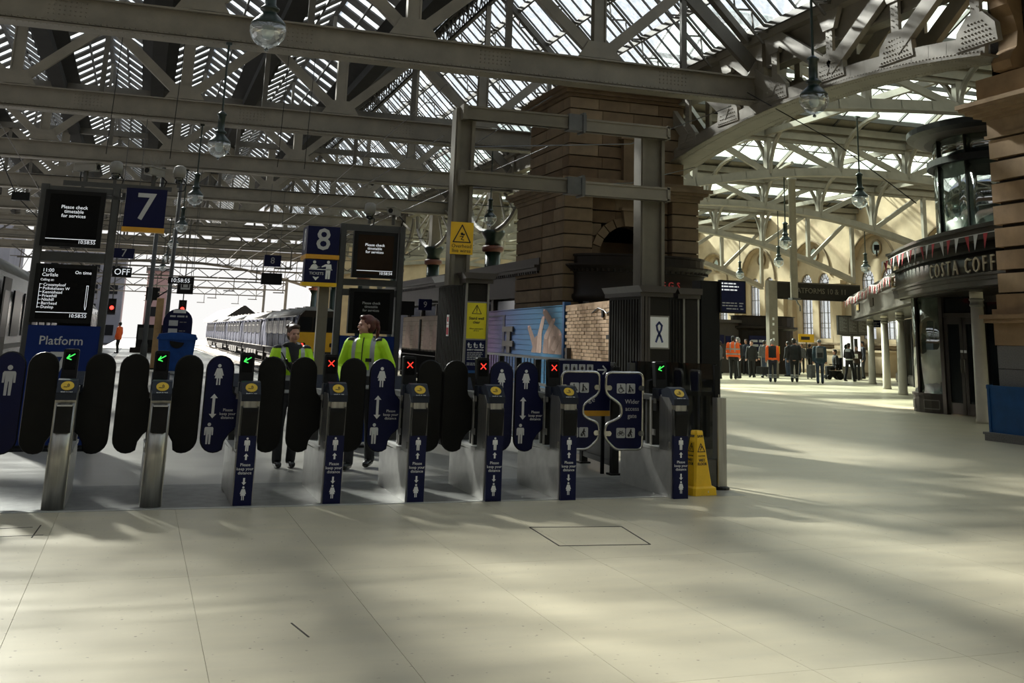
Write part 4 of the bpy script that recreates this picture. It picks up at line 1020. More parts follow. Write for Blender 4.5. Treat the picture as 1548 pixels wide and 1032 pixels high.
for i in range(8):
    g = thing('ticket_gate', which[i], 'ticket gate', (GX[i], GY[i], 0), group='row of ticket gates')
    round_ = i < 2
    # cabinet
    MB().prism([(.04,0),(1.28,0),(1.28,.40),(.34,.43),(.34,.44),(.04,.44)], (-.09,0,0), (0,1,0), UZ, (.18,0,0)).build('cabinet', 'case', g)
    MB().box(-.095, .34, .425, .095, 1.28, .455).build('ledge', 'ledge', g)
    MB().box(-.085, .04, .44, .085, .32, .86).prism([(.04,.86),(.32,.86),(.32,.955),(.10,.955),(.04,.9)], (-.085,0,0), (0,1,0), UZ, (.17,0,0)).build('front_column', 'steel', g)
    MB().box(-.08, 1.1, .45, .08, 1.28, .93).build('rear_column', 'dsteel', g)
    MB().prism([(0,0),(.2,0),(.2,.16),(.12,.18),(0,.06)][::-1], (-.082,1.09,.9), (0,1,0), UZ, (.164,0,0)).build('rear_reader', 'head', g)
    MB().box(-.06, .3, .905, .06, 1.12, .955).build('crossbar', 'dsteel', g); MB().box(-.055, .3, .925, -.045, .42, .97).box(.03, .3, .93, .075, .46, .975).build('crossbar_cap', 'ledge', g)
    MB().box(-.05, .56, .455, .035, .62, .93).build('paddle_post', 'black', g); MB().box(-.062, .56, .455, -.05, .60, .93).box(.035, .57, .455, .043, .6, .93).build('post_strip', 'trim', g)
    MB().box(-.045, .7, .455, .04, .74, .93).build('paddle_post', 'dsteel', g)
    MB().box(-.075, .44, .56, -.07, .52, .62).box(-.094, .06, .47, -.086, .1, .53).build('sensor_window', 'trim', g)
    # front
    if round_:
        MB().loft([(0,.07,0,.092,.08), (0,.07,.86,.086,.075)], 22).build('front_post', 'steel', g, True)
        MB().cbox(-.066, -.022, .62, .066, .06, .84, .006).build('ticket_slot', 'black', g); MB().box(-.06, -.026, .835, .06, .02, .845).build('slot_lip', 'ledge', g)
    else:
        MB().box(-.078, 0, 0, .078, .05, .6).build('sticker_panel', 'navy', g)
        MB().prism([(0,.59),(-.035,.8),(-.03,.83),(.05,.83),(.05,.59)], (-.068,0,0), (0,1,0), UZ, (.136,0,0)).build('ticket_slot', 'black', g)
        MB().box(-.078, -.004, .59, -.066, .05, .84).box(.066, -.004, .59, .078, .05, .84).build('slot_cheek', 'dsteel', g)
        MB().cbox(-.06, -.012, .83, .06, .05, .9, .012).build('slot_cap', 'steel', g)
        s = MB(); man(s, 0, .46, .115, 0); arrow(s, 0, .385, .44, .02, 0); arrow(s, 0, .235, .175, .02, 0); man(s, 0, .05, .115, 0, True)
        s.build('pictogram', 'white', g); txt('Please\nkeep your\ndistance', .036, 'white', g, Vector((0, -.001, .31)), line=.95)
    # reader head with slanted top
    hp = [(-.015,.885),(.26,.885),(.28,1.02),(.16,1.055),(.09,1.045),(-.015,.945)]
    h = MB().prism(hp, (-.082,0,0), (0,1,0), UZ, (.164,0,0)).build('reader_head', 'head', g)
    n = Vector((0, -.10, .105)).normalized(); c = Vector((0, .04, .998)); tan = Vector((0, .105, .10)).normalized()
    MB().prism(circ(0, 0, .05, 20), c+n*.0005, (1.05,0,0), tan, n*.005).build('reader_disc', 'yellow', h)
    w_ = MB()
    for r in (.013, .024): 
        for q in range(10):
            a = radians(-50+q*11); b = radians(-50+(q+1)*11)
            w_.beam(c+n*.0065+Vector((1,0,0))*(r*cos(a)-.01)+tan*(r*sin(a)), c+n*.0065+Vector((1,0,0))*(r*cos(b)-.01)+tan*(r*sin(b)), .005, .002, n)
    w_.beam(c+n*.0065+Vector((-.03,0,0))-tan*.012, c+n*.0065+Vector((.0,0,0))-tan*.018, .006, .002, n)
    w_.build('contactless_mark', 'ink', h)
    t3 = Matrix((( 1,0,0),(0,tan.y,n.y),(0,tan.z,n.z))).to_4x4()
    txt('touch in / out', .017, 'white', h, c-tan*.066+n*.0005, t3)
    # validator pod with its display
    pd = MB().cbox(-.085, .36, .93, .045, .5, 1.03, .012).build('pod', 'head', g)
    MB().cbox(-.065, .42, .8, .03, .52, .95, .01).build('pod_base', 'black', g)
    sc_ = MB().prism(rrect(-.065, 0, .065, .27, .018), (-.02, .40, 1.03), UX, (0,.12,.993), (0,.07,0)).build('display_housing', 'black', g)
    MB().prism(rrect(-.048, .09, .048, .245, .008), (-.02, .399, 1.03), UX, (0,.12,.993), (0,-.002,0)).build('display', 'screen', sc_)
    MB().box(-.065, .356, .965, .025, .362, .975).box(-.065, .356, .985, .025, .362, .992).box(-.065, .356, 1.0, .025, .362, 1.006).build('pod_grille', 'navy', pd)
    MB().box(-.095, .40, .88, -.08, .44, .93).build('pod_lamp', 'trim', pd)
    a = MB()
    if i in (0, 1, 2, 7): stroke(a, [(.03,.04),(-.028,.005)], .009, 0); stroke(a, [(-.012,.034),(-.03,.004),(.004,-.008)], .009, 0)
    else: stroke(a, [(-.026,-.026),(.026,.026)], .009, 0); stroke(a, [(-.026,.026),(.026,-.026)], .009, 0)
    a.build('gate_arrow' if i in (0, 1, 2, 7) else 'gate_cross', 'gled' if i in (0, 1, 2, 7) else 'rled', sc_, loc=(-.02, .412, 1.215))
    MB().box(-.05, .412, 1.135, .01, .416, 1.15).build('status_bar', 'green', sc_)
    kl, kr = (('black','black'),('black','black'),('icons','black'),('black','black'),('icons','black'),('black','woman'),('icons',None),(None,None))[i]
    zc = .825
    if kl: paddle(g, -1, kl, -.245, .60, zc)
    if kr: paddle(g, 1, kr, .235, .60, zc)
    if i == 6: leaf(g, -1, .335, .62, .79)
    if i == 7: leaf(g, 1, -.325, .62, .79)
g = thing('ticket_gate', 'ticket gate cut by the left edge, only its navy leaf showing', 'ticket gate', (-1.31, 10.46, 0), group='row of ticket gates')
MB().prism([(.04,0),(1.28,0),(1.28,.40),(.34,.43),(.34,.44),(.04,.44)], (-.09,0,0), (0,1,0), UZ, (.18,0,0)).build('cabinet', 'case', g)
MB().loft([(0,.07,0,.092,.08), (0,.07,.86,.086,.075)], 22).build('front_post', 'steel', g, True)
MB().box(-.085, .04, .44, .085, .32, .9).build('front_column', 'steel', g); MB().box(-.06, .3, .905, .06, 1.12, .955).build('crossbar', 'dsteel', g)
MB().box(-.05, .56, .455, .035, .62, .93).build('paddle_post', 'black', g)
MB().prism([(-.015,.885),(.26,.885),(.28,1.02),(.16,1.055),(.09,1.045),(-.015,.945)], (-.082,0,0), (0,1,0), UZ, (.164,0,0)).build('reader_head', 'head', g)
paddle(g, 1, 'single', .275, .6, .825)

# ================================================================ barrier, glass screen, wet floor cone
b = thing('barrier', 'black railing and glass wing running back beside the wide gate', 'barrier', (5.5, 15.5, 0))
p0 = Vector((5.30-5.5, 12.15-15.5, 0)); p1 = Vector((5.90-5.5, 19.3-15.5, 0))
MB().beam(p0+Vector((0,0,1.23)), p1+Vector((0,0,1.22)), .05, .035).build('top_rail', 'dsteel', b)
MB().beam(p0+Vector((0,0,.85)), p1+Vector((0,0,.85)), .03, .04).build('mid_rail', 'dsteel', b)
MB().beam(p0+Vector((0,0,.12)), p1+Vector((0,0,.12)), .05, .06).build('bottom_rail', 'dsteel', b)
for i in range(7):
    q = p0.lerp(p1, i/6); MB().box(q.x-.04, q.y-.04, 0, q.x+.04, q.y+.04, 1.2).box(q.x-.07, q.y-.07, 0, q.x+.07, q.y+.07, .02).build('post', 'black', b)
for i in range(6):
    q0 = p0.lerp(p1, i/6+.015); q1 = p0.lerp(p1, (i+1)/6-.015)
    MB().beam(q0+Vector((0,0,.48)), q1+Vector((0,0,.48)), .012, .66).build('panel', 'dsteel', b)
    for k in range(5):
        q = q0.lerp(q1, (k+.5)/5); MB().cone(q+Vector((0,0,.86)), q+Vector((0,0,1.21)), .007, .007, 6).build('baluster', 'black', b)
f = thing('luggage_sign', 'navy sign with white icons and an arrow behind the wide gate leaves', 'sign', (4.98, 12.25, 0))
MB().box(-.36, 0, .68, .3, .02, 1.26).build('panel', 'navy2', f); MB().box(-.36, -.003, .64, .3, .023, .70).build('amber_trim', 'edgeyellow', f)
MB().box(-.3, .004, 0, -.26, .03, .7).box(.2, .004, 0, .24, .03, .7).build('leg', 'black', f)
for k, x in enumerate((-.26, -.16, -.06, .04)): 
    m = MB(); shape(m, rrect(x-.04, 1.12, x+.04, 1.22, .006), 0, -.003); m.build('icon_tile', 'grey_print', f)
    m = MB(); man(m, x, 1.13, .075, -.003, k == 1); m.build('pictogram', 'ink', f)
m = MB(); stroke(m, [(.14,1.16),(.25,1.16)], .016, 0); stroke(m, [(.205,1.205),(.25,1.16),(.205,1.115)], .016, 0); m.build('arrow', 'white', f)
txt('Customers\nwith\nluggage', .09, 'grey_print', f, Vector((-.02, -.001, .92)), line=1.05)

gs = thing('glass_screen', 'clear glass side screen with square steel post right of the last gate', 'screen', (5.9, 11.0, 0))
pa, pb = Vector((5.33-5.9, 11.75-11, 0)), Vector((5.98-5.9, 10.95-11, 0))
for z0, z1 in ((.1, 1.28),): MB().beam(pa+Vector((0,0,(z0+z1)/2)), pb+Vector((0,0,(z0+z1)/2)), .012, z1-z0).build('glass', 'clear', gs)
pc = Vector((5.30-5.9, 11.55-11, 0))
MB().cbox(.0, -.22, 0, .11, -.1, .93, .008).build('post', 'steel', gs); MB().box(.02, -.13, .93, .06, -.09, 1.27).build('glass_clamp', 'black', gs)
MB().cbox(-.14, -.2, 0, .0, -.1, .3, .008).box(-.18, -.19, .29, .02, -.11, .31).build('kick_box', 'dsteel', gs)
MB().lathe([(.10,0),(.10,.02),(.07,.035)], (.055,-.16,0), 14).lathe([(.06,0),(.06,.03)], (.17,.12,0), 12).build('foot', 'black', gs)
MB().cone((.17,.12,0), (.17,.12,.95), .035, .035, 12).build('rear_post', 'steel', gs)
MB().box(pa.x-.04, pa.y-.04, 0, pa.x+.04, pa.y+.04, 1.26).build('wall_post', 'dsteel', gs)

cn = thing('wet_floor_cone', 'yellow four-sided wet floor warning cone beside the last gate', 'warning cone', (5.53, 10.55, 0), .16)
def frus(mb, a0, z0, a1, z1, c=.02):
    P = lambda a, z: [(-a+c,-a,z),(a-c,-a,z),(a,-a+c,z),(a,a-c,z),(a-c,a,z),(-a+c,a,z),(-a,a-c,z),(-a,-a+c,z)]
    return mb.add(P(a0, z0)+P(a1, z1), [tuple(range(7,-1,-1)), tuple(range(8,16))]+[(i, (i+1) % 8, 8+(i+1) % 8, 8+i) for i in range(8)])
frus(frus(MB(), .15, 0, .145, .07), .145, .07, .12, .085).build('base', 'cone', cn); b_ = frus(frus(MB(), .115, .08, .105, .16), .105, .16, .052, .60).build('body', 'cone', cn)
frus(MB(), .052, .60, .046, .62, .015).build('cap', 'cone', cn)
tilt = Matrix.Rotation(-.12, 4, 'X')
for rz in (0, -pi/2):
    Rz = Matrix.Rotation(rz, 4, 'Z')
    def pr2(s, size, z, m='ink', **k):
        a = .105-(z-.16)*.1205+.001; txt(s, size, m, b_, Rz @ Vector((0, -a, z)), Rz @ tilt @ FR, **k)
    pr2('SAW', .034, .565, bold=.001); pr2('CAUTION', .019, .375); pr2('WET\nFLOOR', .036, .315, bold=.001)
    t_ = MB(); a = .105-(.45-.16)*.1205+.001
    stroke(t_, [(-.045,-.035),(.045,-.035),(0,.045)], .008, 0, closed=True); stroke(t_, [(-.012,-.02),(.0,.0),(.012,.012)], .008, 0); shape(t_, circ(0,.016,.006,8), 0)
    me = t_.mesh('warning_triangle', 'ink'); me.transform(Rz @ Matrix.Translation((0, -a, .45)) @ tilt); link('warning_triangle', me, b_)
txt('4', .03, 'white', cn, Vector((.03, -.149, .035)))

# ================================================================ GANTRY MASTS over the gates, with clad bases
gt = thing('gantry', 'drab steel gantry with two tall masts and two cross beams over the barriers', 'gantry', (5.6, 15.1, 0))
def mast(x0, x1, name):
    m = MB(); y0, y1 = -.16, .16
    m.box(x0, y0, 2.2, x0+.05, y1, 4.72).box(x1-.05, y0, 2.2, x1, y1, 4.72).box(x0, y0+.06, 2.2, x1, y0+.1, 4.72).box(x0-.02, y0+.02, 2.2, x0, y0+.05, 4.72)
    m.build(name, 'gantry', gt)
mast(4.0-5.6, 4.27-5.6, 'mast'); mast(6.93-5.6, 7.3-5.6, 'mast')
for z0, z1 in ((4.54, 4.74), (3.59, 3.80)):
    c = MB().box(-1.52, -.26, z0, .30, -.2, z1).box(-1.52, -.28, z1-.03, .30, -.12, z1).box(-1.52, -.28, z0, .30, -.12, z0+.03).box(-1.56, -.3, z0-.01, -1.49, -.12, z1+.01); c.build('cross_beam', 'gantry', gt)
    c = MB().box(.30, -.28, z0-.02, 1.72, -.22, z1-.03).box(.30, -.3, z1-.06, 1.72, -.12, z1-.03).box(.30, -.3, z0-.02, 1.72, -.12, z0+.01).box(1.68, -.3, z0-.03, 1.73, -.1, z1-.02); c.build('cross_beam', 'cream', gt)
    MB().box(.06, -.31, z0-.02, .34, -.1, z1+.02).box(.28, -.33, z0-.05, .32, -.08, z1+.05).build('splice', 'dsteel', gt)
s = thing('overhead_wires_sign', 'amber overhead live wires warning sign on the left gantry mast', 'sign', (4.135, 14.93, 2.62))
MB().box(-.165, 0, 0, .165, .008, .45).build('plate', 'wyellow', s)
m = MB(); stroke(m, [(-.125,.17),(.125,.17),(0,.41)], .016, 0, closed=True); shape(m, circ(0,.285,.022,6), 0); stroke(m, [(-.03,.25),(.02,.25),(-.01,.21),(.03,.2)], .012, 0); shape(m, [(-.03,.285),(.05,.29),(.03,.26)], 0); m.build('warning_triangle', 'ink', s)
txt('Overhead\nlive wires', .072, 'ink', s, Vector((0, -.001, .082)), line=.9)

def kiosk_ribs(x, y0, y1, z1, parent, n):
    """fluted cladding on a face X = const"""
    for i in range(n): 
        a = y0+(y1-y0)*i/n; MB().box(x-.018, a+.008, 0, x, a+(y1-y0)/n*.62, z1).build('cladding_rib', 'brown', parent)
k1 = thing('kiosk', 'brown clad mast base with yellow stand well clear poster, left of the striped mural', 'kiosk', (4.34, 15.0, 0))
MB().box(-.14, -.25, 0, .16, 1.3, 2.26).build('body', 'brown', k1)
kiosk_ribs(-.14, -.22, 1.3, 2.2, k1, 18)
MB().box(-.19, -.30, 2.22, .21, 1.36, 2.28).prism([(-.19,2.28),(.21,2.28),(.27,2.36),(-.25,2.36)], (0,-.36,0), UX, UZ, (0,1.75,0)).build('cornice', 'fascia2', k1)
for x in (-.165, .145): MB().box(x, -.275, 0, x+.025, -.24, 2.22).build('corner_trim', 'trim', k1)
MB().box(-.14, -.262, 1.955, .145, -.25, 1.975).box(-.14, -.262, 1.455, .145, -.25, 1.475).build('poster_trim', 'trim', k1)
s = thing('stand_clear_poster', 'yellow stand well clear poster on the brown kiosk', 'poster', (4.343, 14.745, 1.475))
MB().box(-.14, -.006, 0, .14, 0, .48).build('sheet', 'syellow', s)
m = MB(); stroke(m, [(-.065,.335),(.065,.335),(0,.45)], .009, -.006, closed=True); stroke(m, [(0,.425),(0,.375)], .011, -.006); shape(m, circ(0,.355,.007,8), -.006); m.build('warning_triangle', 'ink', s)
txt('Stand well\nclear', .052, 'ink', s, Vector((0,-.007,.245)), bold=.001); txt('Allow passengers\noff first', .028, 'ink', s, Vector((0,-.007,.12)))
s = thing('safety_poster', 'navy safety warning poster below the yellow poster on the brown kiosk', 'poster', (4.343, 14.745, 1.02))
MB().box(-.14, -.006, 0, .14, 0, .44).build('sheet', 'navy2', s); MB().box(-.14, -.007, 0, .14, -.006, .035).build('blue_foot', 'hblue', s)
m = MB()
for x in (-.085, 0, .085): 
    man(m, x-.012, .335, .07, -.006); stroke(m, [(x+.005,.335),(x+.03,.345)], .012, -.006); shape(m, circ(x+.022,.37,.008,7), -.006)
m.build('pictogram', 'white', s); txt('SAFETY WARNING', .028, 'white', s, Vector((0,-.007,.305)), bold=.0006)
lines(s, [(-.115,.27,.21),(-.115,.248,.22),(-.115,.226,.2),(-.115,.204,.21),(-.115,.182,.13),(-.115,.13,.17),(-.115,.108,.12)], -.007, 'grey_print', .011)
s = thing('fire_notice', 'narrow white and red notice on the ribbed left face of the brown kiosk', 'notice', (4.178, 15.62, 1.5))
MB().box(-.006, -.06, 0, 0, .06, .3).build('plate', 'white', s); MB().box(-.008, -.05, .02, -.006, .05, .12).box(-.008, -.05, .16, -.006, .05, .17).box(-.008,-.03,.2,-.006,.03,.27).build('red_print', 'flagred', s)
k2 = thing('kiosk', 'brown clad mast base with the ribbon poster, behind the last gate', 'kiosk', (7.1, 15.0, 0))
MB().box(-.28, -.3, 0, .16, .9, 2.16).build('body', 'brown', k2); kiosk_ribs(-.28, -.28, .9, 2.1, k2, 12)
MB().box(-.3, -.34, 0, -.26, -.3, 2.14).box(-.24, -.33, 0, -.2, -.3, 2.14).box(-.19, -.325, 0, -.155, -.3, 2.14).build('corner_trim', 'fascia2', k2)
MB().box(-.33, -.36, 2.14, .2, .96, 2.2).prism([(-.33,2.2),(.2,2.2),(.25,2.29),(-.38,2.29)], (0,-.42,0), UX, UZ, (0,1.4,0)).build('cornice', 'fascia2', k2)
k3 = thing('kiosk', 'dark clad mast base with two pale corner strips beside the departure screen', 'kiosk', (7.8, 15.1, 0))
MB().box(-.5, -.16, 0, .07, .9, 2.16).build('body', 'black', k3)
for x in (-.2, .04): MB().box(x, -.185, 0, x+.03, -.155, 2.14).build('corner_trim', 'trim', k3)
MB().box(-.16, -.18, .1, .03, -.155, 2.12).build('panel', 'brown', k3)
MB().box(-.3, -.22, 2.14, .075, .96, 2.2).prism([(-.3,2.2),(.075,2.2),(.08,2.29),(-.34,2.29)], (0,-.28,0), UX, UZ, (0,1.3,0)).build('cornice', 'fascia2', k3)
for i in range(5): MB().box(-.42+.05*i, -.172, 0, -.40+.05*i, -.158, 2.12).build('cladding_rib', 'brown', k3)
s = thing('ribbon_poster', 'white poster with a blue awareness ribbon on the brown clad mast base', 'poster', (7.09, 14.69, 1.42))
MB().box(-.165, -.008, -.02, .165, 0, .45).build('frame', 'trim', s); MB().box(-.145, -.012, 0, .145, -.008, .43).build('sheet', 'white', s); M['ribbonblue'] = mat('ribbon_blue', (.025, .04, .15), .5)
m = MB(); rib = [(-.05,.08),(-.02,.16),(.03,.25),(.042,.31),(.0,.355),(-.042,.31),(-.03,.25),(.02,.16),(.05,.08)]
stroke(m, rib, .03, -.012); m.build('ribbon', 'ribbonblue', s)
ds = thing('departure_screen', 'navy information screen on a tall black stand, right of the clad mast bases', 'screen', (8.09, 14.9, 0))
MB().cbox(-.2, 0, 0, .12, .3, 2.42, .01).build('stand', 'black', ds)
bd = MB().box(.1, -.05, 1.95, .54, .02, 2.44).build('screen_case', 'black', ds); MB().box(.12, -.056, 1.97, .52, -.05, 2.42).build('display', 'navy', bd)
lines(bd, [(.165,2.39,.2),(.155,2.345,.26),(.165,2.295,.22)], -.057, 'amber', .02); lines(bd, [(.13,2.10,.25),(.42,2.10,.07),(.13,2.06,.26),(.42,2.06,.07),(.2,2.015,.2),(.44,2.015,.05)], -.057, 'grey_print', .018)
m = MB()
for z in (2.39, 2.345, 2.295): shape(m, circ(.135, z, .014, 8), -.056)
m.build('bullet', 'amber', bd)

# ================================================================ PLATFORM 7 screens (left)
def screen(parent, x0, z0, x1, z1, y, lit):
    c = MB().box(x0, y, z0, x1, y+.1, z1).build('screen_case', 'black', parent); MB().box(x0+.06, y-.004, z0+.05, x1-.06, y, z1-.05).build('display', lit, c); return c
fr = thing('platform_display', 'grey frame with two departure screens over a blue Platform 7 board', 'display frame', (-.88, 15.4, 0))
for x in (-.49, .37): MB().cbox(x, 0, 0, x+.1, .12, 3.28, .012).build('post', 'frame', fr)
MB().box(-.39, .02, 3.18, .37, .1, 3.26).build('top_rail', 'frame', fr); MB().box(-.39, .02, 2.3, .37, .1, 2.42).build('mid_rail', 'frame', fr)
MB().box(-.6, -.2, 0, .55, .5, .03).build('base_plate', 'black', fr)
c = screen(fr, -.42, 2.48, .30, 3.2, -.06, 'screen')
txt('Please check\ntimetable\nfor services', .062, 'amber', c, Vector((-.06, -.066, 2.93)), line=.9); MB().box(-.36, -.066, 2.575, .24, -.064, 2.582).build('rule', 'amber', c); txt('10:58:55', .062, 'amber', c, Vector((.24, -.066, 2.545)), align='RIGHT')
c = screen(fr, -.42, 1.53, .30, 2.26, -.06, 'screen')
txt('11:00\nCarlisle', .062, 'amber', c, Vector((-.34, -.066, 2.15)), align='LEFT', line=.9); txt('On time', .058, 'amber', c, Vector((.24, -.066, 2.16)), align='RIGHT')
txt('Calling at:', .04, 'amber', c, Vector((-.35, -.066, 2.06)), align='LEFT'); txt('Crossmyloof\nPollokshaws W\nKennishead\nPriesthill\nNitshill\nBarrhead\nDunlop', .05, 'amber', c, Vector((-.31, -.066, 1.86)), align='LEFT', line=.92)
m = MB()
stroke(m, [(-.35,2.01),(-.35,1.71)], .005, -.064)
for i in range(7): stroke(m, [(-.35, 2.005-.0475*i), (-.32, 2.005-.0475*i)], .005, -.064)
stroke(m, [(.2,2.0),(.22,2.0),(.22,1.74),(.21,1.70),(.2,1.74)], .005, -.064, closed=True); shape(m, [(-.36,1.655),(.24,1.655),(.24,1.662),(-.36,1.662)], -.064); m.build('list_lines', 'amber', c)
txt('10:58:55', .062, 'amber', c, Vector((.24, -.066, 1.62)), align='RIGHT')
bd = MB().box(-.42, -.04, .06, .42, .02, 1.5).build('blue_board', 'blue', fr)
txt('Platform', .15, 'grey_print', bd, Vector((-.02, -.042, 1.31)), bold=.001); txt('7', .5, 'grey_print', bd, Vector((-.02, -.042, .98)), bold=.006)
MB().box(-.42, -.045, 0, .42, .04, .06).box(-.1, .02, 1.46, .3, .03, 1.53).build('kick_plate', 'black', fr)
def cctv(name, lab, x, y, z, yaw, kind):
    t = thing(name, lab, 'camera', (x, y, z), yaw)
    if kind:
        MB().cbox(-.055, -.17, .06, .055, .17, .16, .015).build('housing', 'trim', t); MB().box(-.065, -.2, .155, .065, .17, .17).build('sunshield', 'trim', t); MB().cone((0,-.172,.11),(0,-.176,.11),.035,.035,14).build('lens', 'black', t)
    else:
        MB().lathe([(.02,.05),(.075,.06),(.085,.12),(.075,.2),(.04,.22)], n=14).build('housing', 'trim', t, True); MB().lathe([(.01,-.03),(.05,-.01),(.06,.05),(.06,.06)], n=12).build('dome', 'dglass', t, True)
    MB().box(-.02, -.02, -.08, .02, .02, .065).build('bracket', 'frame', t)
    MB().tube([(.03,.1,.08),(.1,.15,0),(.08,.12,-.1),(0,.08,-.12)], .009, 5).build('cable', 'black', t)
    return t
br = thing('camera_rail', 'grey bar carrying the cameras above the platform 7 screens', 'rail', (-.4, 15.45, 3.34)); MB().box(-.72, -.03, -.06, .62, .03, 0).box(-.5,-.02,-.08,-.46,.02,-.05).build('bar', 'frame', br)
cctv('surveillance_camera', 'white box camera tilted right at the left end of the rail', -.86, 15.45, 3.42, 1.0, 1); cctv('surveillance_camera', 'small round camera second from left on the rail', -.5, 15.45, 3.42, 0, 0)
t = cctv('surveillance_camera', 'box camera with bird spikes above the platform 7 sign', -.02, 15.45, 3.42, -.6, 1); cctv('surveillance_camera', 'round camera at the right end of the rail by platform 7 sign', .3, 15.45, 3.42, 0, 0)
m = MB()
for i in range(40): a = random.uniform(-.05,.05); b = random.uniform(-.16,.16); m.cone((a,b,.17), (a+random.uniform(-.09,.09), b+random.uniform(-.06,.06), .17+random.uniform(.1,.18)), .003, .001, 4)
stuff(m.build('bird_spikes', 'trim', t))
def numbox(label, n, x0, z0, x1, z1, y, depth=.5, size=.42, post=None):
    s = thing('platform_number_sign', label, 'sign', ((x0+x1)/2, y, z0))
    w2, h = (x1-x0)/2, z1-z0
    MB().box(-w2, 0, .05, w2, depth, h).build('box', 'navy2', s); MB().box(-w2-.01, -.012, -.01, w2+.01, depth+.01, .05).build('amber_edge', 'edgeyellow', s)
    txt(n, size, 'grey_print', s, Vector((0, -.001, h/2+.025)), bold=.004); txt(n, size, 'grey_print', s, Vector((-w2-.001, depth/2, h/2+.025)), facing(-1, 0), bold=.004)
    return s
s = numbox('large navy box sign with white 7 beside the left screens', '7', -.34, 2.73, .17, 3.29, 15.35, .12, .5); MB().box(-.3, .14, .42, -.2, .18, .5).box(-.75,.05,.4,-.24,.1,.44).build('bracket', 'frame', s)
# PLATFORM 8
s = numbox('large navy box sign with white 8 above the tickets sign', '8', 2.06, 2.5, 2.50, 2.94, 15.4, .5, .42)
MB().box(.02, .2, -2.5, .16, .3, 0).build('post', 'gantry', s)
s = thing('tickets_sign', 'navy tickets sign with two white figures at a counter, under the 8', 'sign', (2.27, 15.4, 2.12))
MB().box(-.22, -.004, .04, .22, .19, .36).build('box', 'navy2', s); MB().box(-.24, -.016, 0, .23, .195, .05).build('yellow_edge', 'cone', s)
m = MB(); Y_ = -.004
shape(m, circ(-.09,.325,.022,10), Y_); shape(m, [(-.15,.235),(-.13,.28),(-.11,.295),(-.07,.295),(-.05,.275),(-.015,.255),(-.01,.265),(-.05,.245),(-.055,.235)], Y_); shape(m, [(-.16,.222),(.16,.222),(.16,.232),(-.16,.232)], Y_)
shape(m, circ(.1,.33,.022,10), Y_); shape(m, [(.06,.30),(.14,.30),(.15,.22),(.135,.22),(.13,.1),(.105,.1),(.1,.2),(.095,.1),(.07,.1),(.07,.27),(.01,.255),(.01,.27)], Y_); arrow(m, -.06, .12, .075, .045, Y_)
m.build('pictogram', 'white', s); txt('TICKETS', .052, 'white', s, Vector((-.055,-.005,.17)))
fr = thing('platform_display', 'grey frame with two dim screens above a blue Platform 8 board, behind the ponytailed woman', 'display frame', (3.03, 15.6, 0))
for x in (-.49, .36): MB().cbox(x, 0, 0, x+.09, .12, 3.02, .012).build('post', 'frame', fr)
for z in (2.93, 2.16, 2.02): MB().box(-.4, .02, z, .36, .1, z+.09).build('rail', 'frame', fr)
MB().box(-.6, -.2, 0, .55, .5, .03).build('base_plate', 'black', fr)
c = screen(fr, -.30, 2.27, .33, 2.92, -.06, 'screen2'); txt('Please check\ntimetable\nfor services', .055, 'amber', c, Vector((0, -.066, 2.68)), line=.9); MB().box(-.24, -.066, 2.365, .27, -.064, 2.372).build('rule', 'amber', c); txt('10:58:54', .055, 'amber', c, Vector((.27, -.066, 2.335)), align='RIGHT')
c = screen(fr, -.31, 1.50, .32, 2.12, -.06, 'screen'); txt('Please check\ntimetable\nfor services', .05, 'grey_print', c, Vector((0, -.066, 1.87)), line=1)
MB().box(-.4, -.04, .06, .36, .02, 1.47).build('blue_board', 'blue', fr)
for x, w in ((-.08, .1), (.12, .07)): MB().box(x-w/2, .0, 2.1, x+w/2, .03, 2.16).build('notice', 'trim', fr)
cctv('surveillance_camera', 'round camera over the left post of the platform 8 screens', 2.95, 15.65, 3.12, 0, 0); cctv('surveillance_camera', 'box camera over the platform 8 screens', 3.3, 15.65, 3.12, -.5, 1)
# ================================================================ PEOPLE
def remesh(mb, name, m, parent, vox, it=4, post=None):
    """fuse overlapping closed shapes into one continuous skin"""
    ob = bpy.data.objects.new('t', mb.mesh('t')); COL.objects.link(ob)
    r = ob.modifiers.new('r', 'REMESH'); r.mode = 'VOXEL'; r.voxel_size = vox; r.use_smooth_shade = True
    s = ob.modifiers.new('s', 'SMOOTH'); s.iterations = it; s.factor = .5
    bpy.context.view_layer.update()
    me = bpy.data.meshes.new_from_object(ob.evaluated_get(bpy.context.evaluated_depsgraph_get()))
    bpy.data.objects.remove(ob)
    me.name = name; me.materials.clear(); me.materials.append(M[m] if isinstance(m, str) else m)
    me.polygons.foreach_set('use_smooth', [True]*len(me.polygons))
    return link(name, me, parent)
def hand(mb, w, d, s=1, side=1, curl=.5, fwd=(0,1,0)):
    """palm at w pointing along d, four curled fingers of unequal length and a thumb"""
    w = Vector(w); d = Vector(d).normalized(); f = Vector(fwd); f = (f-d*f.dot(d)).normalized(); x = d.cross(f)*side   # x: across the palm, f: palm side
    k = w+d*.075*s
    for q in (-.022, 0, .022): mb.capsule(w+f*0+x*q*.7*s, k+x*q*s, .016*s, .015*s, 8)
    for q, ln in ((-.030,.055),(-.010,.07),(.010,.074),(.030,.066)):
        a = k+x*q*s; b = a+(d*cos(curl*.6)+f*sin(curl*.6))*ln*.5*s; c = b+(d*cos(curl*1.8)+f*sin(curl*1.8))*ln*.5*s
        mb.capsule(a, b, .0095*s, .009*s, 7); mb.capsule(b, c, .009*s, .0075*s, 7)
    a = w+d*.02*s+x*.024*s; b = a+(d*.7+x*.6+f*.4).normalized()*.04*s; mb.capsule(a, b, .012*s, .010*s, 7); mb.capsule(b, b+(d*.9+f*.4).normalized()*.03*s, .010*s, .008*s, 7)
